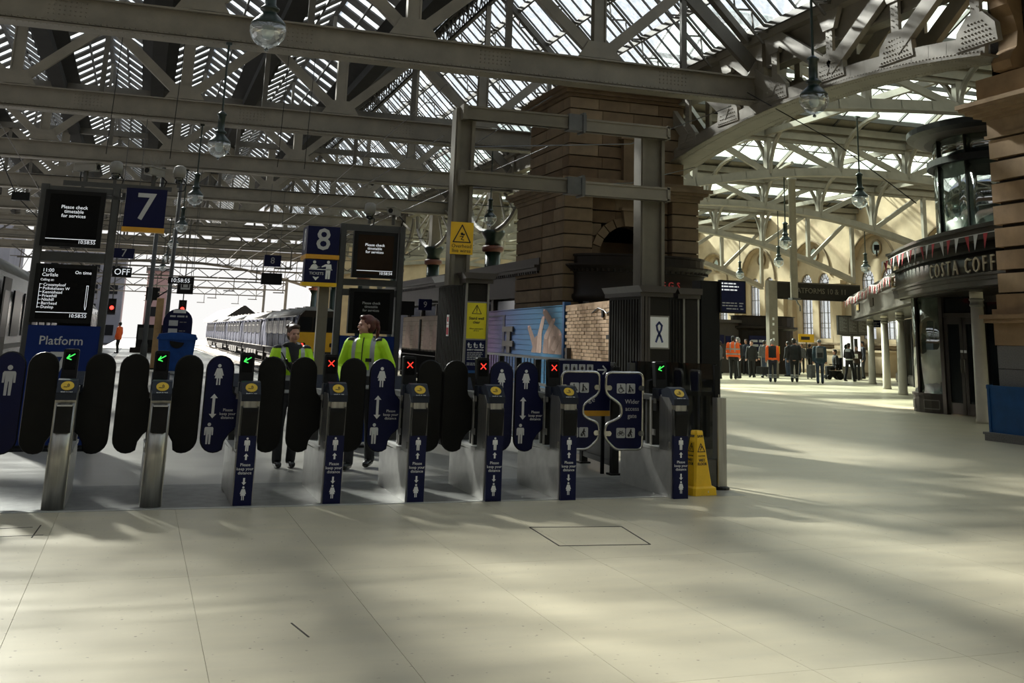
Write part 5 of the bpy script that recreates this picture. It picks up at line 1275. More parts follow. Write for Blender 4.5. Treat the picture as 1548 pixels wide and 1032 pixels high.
def person(label, loc, rz=0, h=1.72, top='cloth', legs='cloth', hair='hair_dark', shoe='shoe', stride=0, arms=None, sit=False, vox=.014, female=False, turn=0, hat=None, coat=0, long_hair=False, cuff=False, lean=0, group=None, stout=1, tail=False, headup=0, face=True, sleeve=None):
    """faces +Y in its own frame; arms = ((elbow, wrist) left, (elbow, wrist) right) as offsets in metres for a 1.75 m body"""
    k = h/1.75; t = thing('person', label, 'person', (loc[0], loc[1], loc[2] if len(loc) > 2 else 0), rz, group)
    S = lambda p: Vector(p)*k
    body, trs, jac, hr = MB(), MB(), MB(), MB()
    hz = .93 if not sit else .5; dz = hz-.93
    LN = lambda p: (p[0], p[1]+lean*max(0, p[2]-hz), p[2])
    up = lambda p: S(LN((p[0], p[1], p[2]+dz)))
    hips = [(-.09, 0, .93), (.09, 0, .93)]
    feet = []
    for i, sd in ((0, -1), (1, 1)):
        st = stride*(1 if i else -1)
        if sit: kn = (sd*.11, .42, .5); an = (sd*.11, .42, .08)
        else:
            an = (sd*(.095 if not female else .085), st, .085+(.10*abs(st) if st < 0 else 0)); kn = (sd*.10, st*.5+.035+.05*abs(st), .50)
        hp = (hips[i][0], 0, hz-.02); feet.append((an, st))
        body.capsule(S(hp), S(kn), .078*k, .052*k); body.capsule(S(kn), S(an), .05*k, .036*k)
        toe = (an[0]+sd*.01, an[1]+.12, an[2]-.045); body.capsule(S((an[0], an[1]-.02, an[2]-.04)), S(toe), .03*k, .022*k)
        trs.capsule(S(hp), S(kn), .094*k*stout, .068*k); trs.capsule(S(kn), S((an[0], an[1]-.01, an[2]-.005)), .066*k, .062*k)
    w = .92 if female else 1.0; w *= stout
    rings = [(.84,.13,.10),(.92,.165,.115),(1.0,.155,.11),(1.1,.14,.10),(1.22,.155,.115),(1.33,.17,.115),(1.41,.165,.10),(1.46,.115,.08),(1.5,.06,.06)]
    def torso(mb, g, z0=0, z1=9):
        R_ = []
        for z, rx, ry in rings:
            if z0 <= z <= z1: c = up((0, 0, z)); R_.append((c.x, c.y, c.z, (rx*w+g)*k, (ry*w+g)*k))
        mb.loft(R_, 16)
    torso(body, 0); c = up((0,0,.93)); trs.loft([(c.x, c.y, (hz-.13)*k, .13*k*w, .11*k), (c.x, c.y, hz*k, .178*k*w, .128*k), (c.x, c.y, (hz+.12)*k, .158*k*w, .115*k)], 16)
    torso(jac, .028, .91-coat*0, 9)
    if coat:
        c = up((0,0,.93)); jac.loft([(c.x, c.y, c.z-coat*k, .20*k*w, .155*k), (c.x, c.y, c.z, .192*k*w, .145*k), (c.x, c.y, c.z+.15*k, .17*k*w, .135*k)], 16)
    nk = up((0, .005, 1.47)); hd = up((0, .02, 1.64))
    body.capsule(nk-Vector((0,0,.04*k)), hd-Vector((0,.01*k,.05*k)), .055*k*(.88 if female else 1), .05*k*(.88 if female else 1))
    # head in its own turned frame
    ct, st_ = cos(turn), sin(turn)
    def hp_(x, y, z): 
        y, z = y*cos(headup)-z*sin(headup), y*sin(headup)+z*cos(headup)
        return hd+Vector((x*ct-y*st_, x*st_+y*ct, z))*k
    def hball(mb, c, r, n=14, m=10):
        b = MB(); b.ball((0,0,0), r, n, m); mb.add([hp_(c[0]+v[0], c[1]+v[1], c[2]+v[2]) for v in b.v], b.f)
    hball(body, (0,-.008,.028), (.074,.094,.092)); hball(body, (0,.028,-.032), (.058,.066,.078)); hball(body, (0,.062,-.088), (.028,.022,.022))
    if face:
        nb = MB().cone((0,.088,.012), (0,.108,-.022), .007, .0145, 8); body.add([hp_(*v) for v in nb.v], nb.f); hball(body, (0,.104,-.024), (.0145,.013,.010), 8, 6)
        hball(body, (0,.084,-.053), (.022,.014,.009), 8, 6); hball(body, (0,.081,.025), (.05,.014,.012), 10, 6)
        for s in (-1, 1): hball(body, (s*.073,-.005,-.005), (.009,.02,.032), 8, 6); hball(body, (s*.036,.062,-.03), (.025,.025,.03), 8, 6)
    arms = arms or (((-.235,-.01,1.14),(-.25,.06,.90)), ((.235,-.01,1.14),(.25,.06,.90)))
    for i, s in ((0,-1),(1,1)):
        sh = (s*.175*w, -.005, 1.42); el, wr = arms[i]; s_, e_, w_ = up(sh), up(el), up(wr)
        body.capsule(s_, e_, .052*k, .04*k); body.capsule(e_, w_, .04*k, .028*k)
        d = (w_-e_).normalized(); hand(body, w_, d, k*1.02, s, .55, (0,1,0) if abs(d.y) < .8 else (0,0,1))
        jac.capsule(s_, e_, .075*k*stout, .066*k); jac.capsule(e_, w_-d*.015*k, .064*k, .05*k)
    jac.loft([(nk.x, nk.y, nk.z-.05*k, .085*k, .085*k), (nk.x, nk.y+.005*k, nk.z+.045*k, .068*k, .07*k)], 14)
    bo = remesh(body, 'body', 'skin', t, max(.008, vox*.8) if face else vox, 3)
    tr = remesh(trs, 'trousers', legs, t, vox, 3); ja = remesh(jac, 'jacket', top, t, vox, 3)
    for an, st in feet:
        sm = MB(); a = an; sm.capsule(S((a[0], a[1]-.03, a[2]-.035)), S((a[0], a[1]+.15, .045)), .05*k, .043*k, 10).capsule(S((a[0], a[1]-.01, a[2])), S((a[0], a[1]-.01, a[2]+.04)), .052*k, .052*k)
        sm.v = [(x, y, max(z, .002+max(0, a[2]*k-.09))) for x, y, z in sm.v]; remesh(sm, 'shoe', shoe, t, .012, 2)
    if hat:
        hm = MB(); hball(hm, (0,-.012,.055), (.088,.108,.080)); remesh(hm, 'hat', hat, t, .012, 3)
    if hair and not (hat and not long_hair):
        hball(hr, (0,-.022,.040), (.084,.098,.092)); hball(hr, (0,-.045,-.01), (.078,.07,.085))
        if face: hball(hr, (0,.045,.098), (.062,.045,.03))
        if long_hair: hball(hr, (0,-.06,-.10), (.085,.05,.13))
        if tail:
            for c, r in (((0,-.115,.06),.03),((0,-.145,.03),.034),((0,-.155,-.03),.036),((0,-.15,-.09),.034),((0,-.14,-.15),.028),((0,-.135,-.2),.016)): hball(hr, c, (r*.8, r*.8, r*1.3), 10, 7)
        ho = remesh(hr, 'hair', hair, t, .010, 3)
    if face:
        for s in (-1, 1): 
            e = MB(); hball(e, (s*.030,.079,.003), (.0105,.007,.005), 8, 6); e.build('eye', 'eye', t, True)
            e = MB(); hball(e, (s*.031,.088,.020), (.017,.006,.003), 8, 6); e.build('eyebrow', hair or 'hair_dark', t, True)
        e = MB(); hball(e, (0,.0965,-.053), (.021,.005,.006), 10, 6); e.build('mouth', 'lip', t, True)
    t['_k'] = k
    return t, ja, up, hp_
def bands(ja, name, parts, m, parent):
    """reflective tape: shells lifted off the jacket where the test holds"""
    me = ja.data; bm = bmesh.new(); bm.from_mesh(me); bm.normal_update()
    keep = [f for f in bm.faces if parts(f.calc_center_median())]; kill = [f for f in bm.faces if not parts(f.calc_center_median())]
    bmesh.ops.delete(bm, geom=kill, context='FACES')
    bm.normal_update()
    for v in bm.verts: v.co += v.normal*.004
    n = bpy.data.meshes.new(name); bm.to_mesh(n); bm.free(); n.materials.clear(); n.materials.append(M[m]); return link(name, n, parent)

# two station workers behind the gates
t, ja, up, hp_ = person('woman in yellow hi-vis coat and black scarf, brown hair tied up, holding a radio', (1.70, 13.3), pi+.05, 1.575, 'hivis', 'cloth', 'hair_brown', turn=.22, female=True, vox=.010, coat=.02, stout=1.12,
    arms=(((-.27,.03,1.15),(-.16,.2,1.10)), ((.27,.03,1.15),(.04,.22,1.24))), headup=-.1)
k = 1.575/1.75; Zb = lambda z: z*k
bands(ja, 'reflective_tape', lambda c: (.085 < abs(c.x) < .135 and c.z > Zb(1.12)) and abs(c.y) < .3 or (Zb(1.06) < c.z < Zb(1.125) and abs(c.x) < .22) or (Zb(.90) < c.z < Zb(.95) and abs(c.x) < .22), 'tape', t)
bands(ja, 'black_hem', lambda c: Zb(.95) < c.z < Zb(1.06) and abs(c.x) < .21 and c.y < .17, 'cloth', t)
bands(ja, 'black_yoke', lambda c: c.z > Zb(1.46) and .09 < abs(c.x) < .22, 'cloth', t)
sc2 = MB(); n_ = up((0, .01, 1.49)); 
sc2.tube([(n_.x+.085*cos(a), n_.y+.082*sin(a), n_.z+.015*sin(2*a)) for a in [2*pi*i/16 for i in range(16)]], .034, 8, True); sc2.loft([(n_.x-.02, n_.y+.155, n_.z-.24, .03, .02), (n_.x-.01, n_.y+.13, n_.z-.12, .05, .03), (n_.x, n_.y+.085, n_.z-.0, .07, .035)], 12)
remesh(sc2, 'scarf', 'cloth', t, .010, 3)
bun = MB()
for c, r in (((0,-.085,.105),.04),((.06,-.06,.08),.03),((-.06,-.06,.08),.03)):
    q = hp_(*c); bun.ball(q, r)
remesh(bun, 'tied_hair', 'hair_brown', t, .010, 2)
rd = MB(); a = up((.05,.26,1.26)); rd.beam(a+Vector((-.02,.0,-.08)), a+Vector((.07,.02,.06)), .05, .03).cone(a+Vector((.07,.02,.06)), a+Vector((.12,.03,.14)), .009, .006, 8); rd.build('radio', 'black', t)
MB().ball(up((.055,.235,1.24)), (.042,.04,.05)).build('glove', 'cloth', t, True)

t, ja, up, hp_ = person('woman in yellow hi-vis coat with long auburn ponytail, turned to her colleague', (2.52, 13.1), pi-.45, 1.70, 'hivis', 'cloth', 'hair_red', turn=-.92, female=True, vox=.010, coat=.02, stout=1.14, tail=True, stride=.16,
    arms=(((-.30,-.08,1.17),(-.22,.08,.96)), ((.29,-.04,1.16),(.20,.16,1.0))))
k = 1.70/1.75
bands(ja, 'reflective_tape', lambda c: (.085 < abs(c.x) < .135 and c.z > Zb(1.12)) or (Zb(1.06) < c.z < Zb(1.125) and abs(c.x) < .22) or (Zb(.90) < c.z < Zb(.95) and abs(c.x) < .22), 'tape', t)
bands(ja, 'black_hem', lambda c: Zb(.95) < c.z < Zb(1.06) and abs(c.x) < .21, 'cloth', t)
bands(ja, 'black_yoke', lambda c: c.z > Zb(1.46) and .1 < abs(c.x) < .2, 'cloth', t)
zp = MB(); pts = []
for z in (.96, 1.05, 1.15, 1.25, 1.35, 1.42, 1.5):
    q = min((v.co for v in ja.data.vertices if abs(v.co.x) < .025 and abs(v.co.z-Zb(z)) < .02 and v.co.y > 0), key=lambda c: -c.y, default=None)
    if q is not None: pts.append((0.0, q.y+.002, Zb(z)))
zp.tube(pts, .006, 5); zp.build('zip', 'cloth', t)
q = max((v.co for v in ja.data.vertices if abs(v.co.x-.07) < .03 and abs(v.co.z-Zb(1.25)) < .03), key=lambda c: c.y); MB().box(-.115, q.y-.004, Zb(1.22), -.045, q.y+.008, Zb(1.26)).build('name_patch', 'cloth', t)
cl = MB(); c_ = up((0,.005,1.5)); cl.lathe([(.088,-.06),(.086,-.02),(.078,.04),(.072,.05),(.07,.04),(.076,-.03),(.088,-.06)], (c_.x, c_.y+.005, c_.z), 20); cl.build('collar', 'hivis', t, True)
MB().cone(up((.25,.2,.99)), up((.2,.26,.80)), .014, .012, 8).build('handset', 'black', t)

t, ja, up, hp_ = person('distant worker in orange hi-vis coat walking on platform 7', (-1.05, 70.5), 1.0, 1.78, 'hvorange', 'cloth', 'hair_dark', coat=.16, stride=.07, face=False)

# crowd on the concourse
def tape2(t, ja, k, hoops=(1.06, 1.30), vert=True):
    bands(ja, 'reflective_tape', lambda c: any(abs(c.z-z*k) < .028 for z in hoops) or (vert and .08 < abs(c.x) < .125 and c.z > 1.1*k), 'tape', t)
def legtape(t, z=(.22, .30)):
    tr = [c for c in t.children if c.name.startswith('trousers')][0]
    bands(tr, 'reflective_tape', lambda c: any(abs(c.z-q) < .028 for q in z), 'tape', t)
AW = -.545           # facing away down the view line
t, j, u, _ = person('man in orange hi-vis jacket standing with his back to us, nearest the departure screen', (24.6, 43.5), AW-.15, 1.83, 'hvorange', 'cloth', 'hair_dark', coat=.02, stout=1.1); tape2(t, j, 1.83/1.75, (1.02, 1.22))
t, j, u, _ = person('person in black behind the man in orange', (25.5, 44.6), AW+2.2, 1.72, 'cloth', 'cloth', 'hair_grey', coat=.05); 
t, j, u, _ = person('worker in orange hi-vis jacket with raised arm drinking, behind the first orange worker', (27.2, 47.6), AW+1.2, 1.8, 'hvorange', 'cloth', 'hair_grey', arms=(((-.3,.05,1.28),(-.12,.16,1.5)), ((.25,-.01,1.14),(.25,.06,.9))))
t, j, u, _ = person('small person in navy farther back, just right of the orange jacketed man', (25.6, 47.8), 2.6, 1.66, 'navycloth', 'cloth', 'hair_dark')
t, j, u, _ = person('person in dark coat with belt standing beside a luggage trolley', (27.0, 46.0), 2.4, 1.66, 'cloth', 'cloth', 'hair_brown', coat=.1)
t, j, u, _ = person('person in a maroon top beyond the dark coated one', (30.2, 50.0), 2.8, 1.7, 'maroon', 'denim', 'hair_dark')
t, j, u, _ = person('person in a blue jacket beside the maroon top', (29.0, 49.4), 2.0, 1.66, 'denim', 'cloth', 'hair_brown')
t, j, u, _ = person('worker walking away in orange sleeves, black vest and reflective trouser bands', (24.75, 40.5), AW, 1.72, 'hvorange', 'navycloth', 'hair_grey', stride=.08, stout=1.12); legtape(t)
bands(j, 'black_vest', lambda c: abs(c.x) < .155 and .98 < c.z < 1.47, 'cloth', t)
t, j, u, _ = person('worker walking away all in black with reflective trouser bands', (25.95, 40.75), AW, 1.78, 'cloth', 'cloth', 'hair_dark', stride=.09, coat=.04, stout=1.14); legtape(t)
t, j, u, _ = person('man in hooded grey jacket and jeans farther back, between the two workers', (32.4, 50.6), AW, 1.72, 'greycloth', 'denim', 'hair_grey', stride=.06)
t, j, u, _ = person('woman with long brown hair in pale trousers pulling a case', (29.3, 45.9), 2.7, 1.66, 'dbrown', 'tan', 'hair_brown', long_hair=True, female=True, stride=.1)
t, j, u, _ = person('man walking away in dark blue coat, grey hat and rucksack', (26.5, 39.7), AW, 1.75, 'teal', 'denim', None, stride=.08, hat='greycloth', coat=.12, stout=1.12)
bp = MB().cbox(-.15, -.34, 1.02, .15, -.15, 1.44, .04); bp.build('rucksack', 'greycloth', t); MB().cbox(-.11, -.38, 1.06, .11, -.33, 1.24, .03).build('rucksack_pocket', 'cloth', t); MB().tube([(-.1,-.16,1.42),(-.12,.02,1.5),(-.12,.14,1.3),(-.11,-.1,1.05)], .018, 5).tube([(.1,-.16,1.42),(.12,.02,1.5),(.12,.14,1.3),(.11,-.1,1.05)], .018, 5).build('strap', 'cloth', t)
t, j, u, _ = person('dark seated traveller in an electric wheelchair', (30.9, 45.0, .06), 1.25, 1.72, 'cloth', 'cloth', 'hair_dark', sit=True, coat=0, stout=1.1)
wc = thing('wheelchair', 'dark electric wheelchair with low wheels under the seated traveller', 'wheelchair', (30.9, 45.0, 0), 1.25)
MB().cbox(-.24, -.18, .42, .24, .28, .48, .03).build('seat', 'black', wc); MB().cbox(-.23, -.26, .46, .23, -.19, 1.0, .03).build('backrest', 'black', wc); MB().cbox(-.2, -.25, .12, .2, .3, .4, .04).build('battery_box', 'black', wc)
for x in (-.27, .27):
    for y, r in ((-.12, .17), (.38, .11)): MB().cone((x-.035, y, r), (x+.035, y, r), r, r, 18).cone((x-.04, y, r), (x+.04, y, r), r*.5, r*.5, 12).build('wheel', 'rubber', wc)
    MB().box(x-.03, -.15, .66, x+.03, .22, .7).box(x-.02, -.12, .46, x+.02, -.06, .66).build('armrest', 'black', wc)
MB().box(-.2, .38, .06, .2, .56, .09).build('footplate', 'dsteel', wc)
t, j, u, _ = person('official in dark uniform with white belt striding towards the right, looking down at papers', (29.9, 42.5), -1.15, 1.66, 'cloth', 'cloth', 'hair_dark', stride=.24, arms=(((-.24,.02,1.13),(-.12,.24,1.12)), ((.24,.02,1.13),(.1,.24,1.12))))
bands(j, 'white_belt', lambda c: abs(c.z-.955) < .03 and abs(c.x) < .22, 'white', t); bands(j, 'grey_yoke', lambda c: c.z > 1.3 and abs(c.x) < .13 and c.z < 1.42, 'tape', t)
t, j, u, _ = person('person in brown coat holding a paper, beside the farthest cream column', (31.6, 44.3), 2.2, 1.56, 'dbrown', 'cloth', 'hair_dark', coat=.06, arms=(((-.24,.02,1.13),(-.12,.26,1.15)), ((.24,.02,1.13),(.1,.26,1.15))))
pp_ = up
MB().box(-.16, .3, 1.0, .16, .31, 1.2).build('paper', 'white', t)
t, j, u, _ = person('tall person in black behind the brown coat at the bright panel', (33.6, 46.6), 1.2, 1.78, 'navycloth', 'cloth', 'hair_dark')
# far heads along the wall counter
for i, (px, py, hh, c, lab) in enumerate(((35.2, 54.5, 1.6, 'greycloth', 'far person in grey near the stone bench wall'), (33.8, 55.5, 1.6, 'cloth', 'far person in black by the yellow notice'), (30.9, 50.9, 1.66, 'navycloth', 'far person in navy before the dark booth'), (28.3, 51.5, 1.65, 'cloth', 'far person in black left of the booth'), (36.3, 51.6, 1.45, 'maroon', 'far small person in maroon by the stone bench'))):
    person(lab, (px, py), 2.5+i*.8, hh, c, 'cloth', 'hair_dark', vox=.018, face=False)
for i, (px, py, hh, c, l_, lab) in enumerate(((29.2, 50.3, 1.74, 'navycloth', 'cloth', 'dark man in navy between the drinking worker and the maroon top'), (33.2, 54.6, 1.67, 'greycloth', 'cloth', 'far grey coated person left of the yellow notice'), (35.4, 56.6, 1.66, 'dbrown', 'denim', 'far person in brown left of the yellow notice pole'),
    (34.1, 52.0, 1.6, 'cloth', 'cloth', 'short dark person right of the yellow notice'), (28.4, 47.2, 1.7, 'greycloth', 'denim', 'person in grey jacket beyond the dark coated one with belt'), (30.6, 48.6, 1.68, 'cloth', 'denim', 'person in black jacket and jeans beyond the black clad worker'), (24.0, 43.6, 1.6, 'greycloth', 'cloth', 'grey figure half hidden beside the navy screen stand'))):
    person(lab, (px, py), 2.2+i*.9, hh, c, l_, 'hair_dark', vox=.018, face=False)
sc3 = thing('suitcase', 'grey upright suitcase pulled by the long haired woman', 'suitcase', (29.75, 45.3, 0), .4)
MB().cbox(-.2, -.13, .06, .2, .13, .64, .04).build('shell', 'greycloth', sc3); MB().tube([(-.1,.08,.62),(-.1,.08,.95),(.1,.08,.95),(.1,.08,.62)], .01, 6).build('handle', 'dsteel', sc3)
for x in (-.15, .15): MB().cone((x-.02,.08,.03),(x+.02,.08,.03),.03,.03,10).build('wheel', 'black', sc3)
tr_ = thing('luggage_trolley', 'small trolley frame with bags by the dark coated person', 'trolley', (27.6, 46.0, 0), .3)
MB().tube([(-.25,0,.12),(.25,0,.12)], .015, 6).tube([(-.25,-.2,.1),(-.25,.3,.12),(-.25,.34,.95)], .015, 6).tube([(.25,-.2,.1),(.25,.3,.12),(.25,.34,.95)], .015, 6).tube([(-.25,.34,.95),(.25,.34,.95)], .015, 6).build('frame', 'steel', tr_)
MB().cbox(-.22, -.18, .16, .22, .26, .5, .05).build('bag', 'cloth', tr_)
for x in (-.25, .25):
    for y in (-.2, .3): MB().cone((x-.015,y,.05),(x+.015,y,.05),.05,.05,12).build('wheel', 'black', tr_)
# ================================================================ HOARDINGS
P0, P1, P2, P3, P4 = Vector((8.02,17.4,0)), Vector((8.97,23.4,0)), Vector((10.0,33.5,0)), Vector((10.12,38.8,0)), Vector((10.3,45.7,0))
def wallframe(a, b):      # local x along a->b, local -y is the face seen from the gates side
    d = b-a; return atan2(d.y, d.x), d.length
def hoard(name, label, a, b):
    # face looks towards -X: local x runs from far to near so that text/figures read right way round
    rz = atan2((a-b).y, (a-b).x); return thing(name, label, 'hoarding', tuple(b), rz), (a-b).length
h, LB = hoard('brick_wall', 'wall of long buff bricks left of the brown clad mast bases', P0, P1)
MB().box(0, .012, 0, LB, .14, 2.24).build('mortar_bed', 'mortar', h)
bm1 = [MB().prism([(.006,0),(.414,0),(.42,.02),(0,.02)], (0,0,.005), (1,0,0), (0,1,0), (0,0,.063)).mesh('brick', m) for m in ('brick', 'brick2')]
zb = 2.24-.072
for r in range(17):
    z = 2.24-.072*(r+1.9); x = -.21*(r % 2)
    for i in range(15):
        x0 = x+.432*i
        if x0 < -.05 or x0+.42 > LB+.02: continue
        o = link('brick', bm1[0 if random.random() < .6 else 1], h, (x0, -random.uniform(0,.010), z))
sb = MB().box(.004, 0, 0, .121, .06, .13).mesh('brick', 'brick')
for i in range(48): link('brick', sb, h, (.127*i, 0, 2.24-.132))
MB().box(0, 0, 0, LB, .012, .88).build('plinth_board', 'brown', h)
MB().box(LB-.5, -.05, .8, LB-.3, 0, 1.8).build('post_stub', 'fascia2', h) if False else None
m = MB()
m.box(LB-2.1, -.05, 1.52, LB-1.35, 0, 1.60).box(LB-1.3, -.06, 1.5, LB-.55, 0, 1.61)
m.v = [(x-0, y, z) for x, y, z in m.v]; m.build('timber_offcut', 'brown', h)
MB().box(LB-.45, -.12, 0, LB-.2, .0, 1.45).build('timber_post', 'fascia2', h); MB().box(.5, -.1, 0, .7, 0, 1.32).build('timber_post', 'fascia2', h)
m = MB(); m.tube([(LB-3.4,-.02,2.03),(LB-2.9,-.02,2.12),(LB-2.4,-.02,2.06),(LB-2.2,-.02,2.0),(LB-1.4,-.02,2.12),(LB-.7,-.02,2.22)], .012, 5); m.box(LB-2.55,-.04,1.93,LB-2.42,0,2.06); m.build('cable', 'black', h)

M['mural'] = mat('mural_print', (.02, .20, .42), .5, 0, .1, 3)
def gradient(m, stops, lo, hi):
    n = m.node_tree.nodes; l = m.node_tree.links; b = n['Principled BSDF']
    t = n.new('ShaderNodeNewGeometry'); s = n.new('ShaderNodeSeparateXYZ'); r = n.new('ShaderNodeMapRange'); c = n.new('ShaderNodeValToRGB')
    r.inputs[1].default_value = lo; r.inputs[2].default_value = hi; l.new(t.outputs['Position'], s.inputs[0]); l.new(s.outputs['Y'], r.inputs[0]); l.new(r.outputs[0], c.inputs[0])
    e = c.color_ramp.elements
    while len(e) < len(stops): e.new(.5)
    for q, (p, col) in zip(e, stops): q.position = p; q.color = (*col, 1)
    l.new(c.outputs[0], b.inputs['Base Color'])
gradient(M['mural'], [(0,(.010,.14,.25)), (.45,(.012,.09,.23)), (.66,(.035,.045,.17)), (.8,(.11,.048,.17)), (1,(.095,.035,.145))], 23.4, 33.5)
M['fleshprint'] = mat('printed_hand', (.40, .27, .21), .55, 0, .3, 5); M['fleshprint2'] = mat('printed_hand_shade', (.25, .15, .11), .55, 0, .3, 6); M['nail'] = mat('printed_nail', (.62, .35, .32), .5); M['lineprint'] = mat('mural_pale_joint', (.20, .25, .31), .6)
h, LM = hoard('mural_hoarding', 'blue to purple striped mural hoarding printed with a large hand', P1, P2)
MB().box(0, .02, 0, LM, .1, 2.2).build('backing', 'lineprint', h)
for i in range(17):
    z = .06+.128*i
    MB().box(0, 0, z, LM, .02, z+.117).build('plank', 'mural', h)
MB().box(0, -.01, 2.236, LM, .11, 2.26).build('top_cap', 'mural', h)
def decal(pts, m, name, lift=.003):
    MB().prism([(LM-s, z) for s, z in pts][::-1], (0,-lift,0), UX, UZ, (0,.002,0)).build(name, m, h)
def finger(a, b, r0, r1, m, name='printed_finger', lift=.003):
    a = Vector(a); b = Vector(b); d = (b-a).normalized(); n = Vector((-d.y, d.x)); SXs = 3.4    # long wall seen at a slant: stretch the print along it
    t0 = atan2(d.y, d.x/SXs); pts = []
    for i in range(9): t = t0-pi/2+pi*i/8; pts.append((b.x+r1*SXs*cos(t), b.y+r1*sin(t)))
    for i in range(9): t = t0+pi/2+pi*i/8; pts.append((a.x+r0*SXs*cos(t), a.y+r0*sin(t)))
    pts = [(s, max(1.16, min(2.23, z))) for s, z in pts]; decal(pts, m, name, lift)
decal([(1.6,1.16),(1.75,1.45),(1.35,1.75),(1.0,1.83),(.45,1.70),(.15,1.56),(.05,1.16)], 'fleshprint', 'printed_palm', .003)
decal([(1.05,1.8),(1.25,2.0),(1.7,2.17),(2.05,2.2),(2.1,2.1),(1.75,1.95),(1.5,1.85),(1.3,1.7)], 'fleshprint2', 'printed_finger', .0045)
finger((2.65,1.2), (3.5,1.77), .075, .05, 'fleshprint2'); finger((2.95,1.12), (2.6,1.5), .08, .07, 'fleshprint2', lift=.0045); finger((2.4,1.2), (2.35,1.6), .075, .06, 'fleshprint', lift=.005); finger((2.35,1.6), (2.02,1.99), .06, .045, 'fleshprint', lift=.006)
finger((1.75,1.2), (1.7,1.55), .075, .06, 'fleshprint2', lift=.0065); finger((1.7,1.55), (1.02,1.93), .06, .045, 'fleshprint', lift=.007); finger((1.15,1.2), (1.0,1.5), .085, .065, 'fleshprint2', lift=.0065); finger((.95,1.3), (.45,1.58), .07, .05, 'fleshprint', lift=.008)
for a in ((3.55,1.79), (2.0,2.0), (.98,1.94), (.42,1.6), (1.95,2.17)): finger(a, (a[0]-.03, a[1]+.008), .022, .018, 'nail', 'printed_nail', .0095)
decal([(9.91,1.78),(9.45,1.6),(9.08,1.37),(9.3,1.2),(9.5,1.16),(9.95,1.16)], 'fleshprint', 'printed_hand')
m = MB()
for (a, b, c, d) in ((5.2,1.42,6.5,1.8),(5.55,1.1,6.0,1.8),(5.15,1.24,6.5,1.42)): m.box(LM-c, -.03, b, LM-a, 0, d) if False else None
m.box(LM-5.98, -.05, 1.1, LM-5.56, 0, 1.8).box(LM-6.55, -.06, 1.66, LM-5.22, -.02, 1.8).box(LM-6.5, -.06, 1.27, LM-5.16, -.02, 1.42); m.build('timber_bracing', 'fascia2', h)
MB().box(LM-6.75, -.012, 1.1, LM-6.45, 0, 2.1).box(LM-9.9, -.008, 2.08, LM-6.4, 0, 2.12).build('purple_batten', 'navy', h); MB().box(LM-.16, -.03, 0, LM-.0, .12, 2.32).build('blue_post', 'hblue', h)
h, LF = hoard('mural_hoarding', 'far sepia mural hoarding with hands, left of the brown kiosk', P3, P4)
MB().box(0, .02, 0, LF, .1, 2.22).build('backing', 'stone3', h)
M['sepia'] = mat('sepia_print', (.30, .22, .16), .6, 0, .35, .9)
for i in range(12): MB().box(0, 0, .06+.18*i, LF, .02, .06+.18*i+.168).build('plank', 'sepia', h)
for x, w_ in ((1.0, .55), (2.6, .5), (4.6, .6), (5.9, .4)):
    MB().prism([(x-w_, 1.0), (x+w_, 1.0), (x+w_*1.1, 1.5), (x+w_*.5, 2.0), (x-.1, 1.95), (x-w_*.9, 1.6)], (0,-.004,0), UX, UZ, (0,.002,0)).build('printed_hand', 'fleshprint2', h)
MB().box(3.4, -.05, 0, 3.6, 0, 2.1).build('post', 'brown', h)
fn = thing('railing', 'low black hooped railing in front of the far sepia mural', 'railing', (9.6, 40, 0), radians(88))
for i in range(26): MB().tube([(-3+.24*i,0,0),(-3+.24*i,0,.95),(-2.94+.24*i,0,1.02),(-2.88+.24*i,0,.95),(-2.88+.24*i,0,0)], .014, 5).build('hoop', 'black', fn)
MB().box(-3, -.015, .8, 3.2, .015, .83).box(-3, -.015, .15, 3.2, .015, .18).build('rail', 'black', fn)
bs = thing('site_barrier', 'pair of blue panels on a dark base at the foot of the right pillar', 'barrier', (14.02, 14.8, 0), radians(91))
MB().box(-1.7, -.1, 0, 1.1, .1, .1).box(-1.72, -.12, .1, 1.12, .12, .14).build('base', 'granite', bs)
for x0, x1 in ((-1.6, -.02), (.02, 1.05)): MB().cbox(x0, -.03, .14, x1, .03, .9, .01).box(x0-.01, -.045, .86, x1+.01, .045, .92).build('panel', 'hblue', bs)
for x in (-.06, .99, -1.6): MB().box(x, -.05, .14, x+.05, .05, .93).build('panel_post', 'hblue', bs)

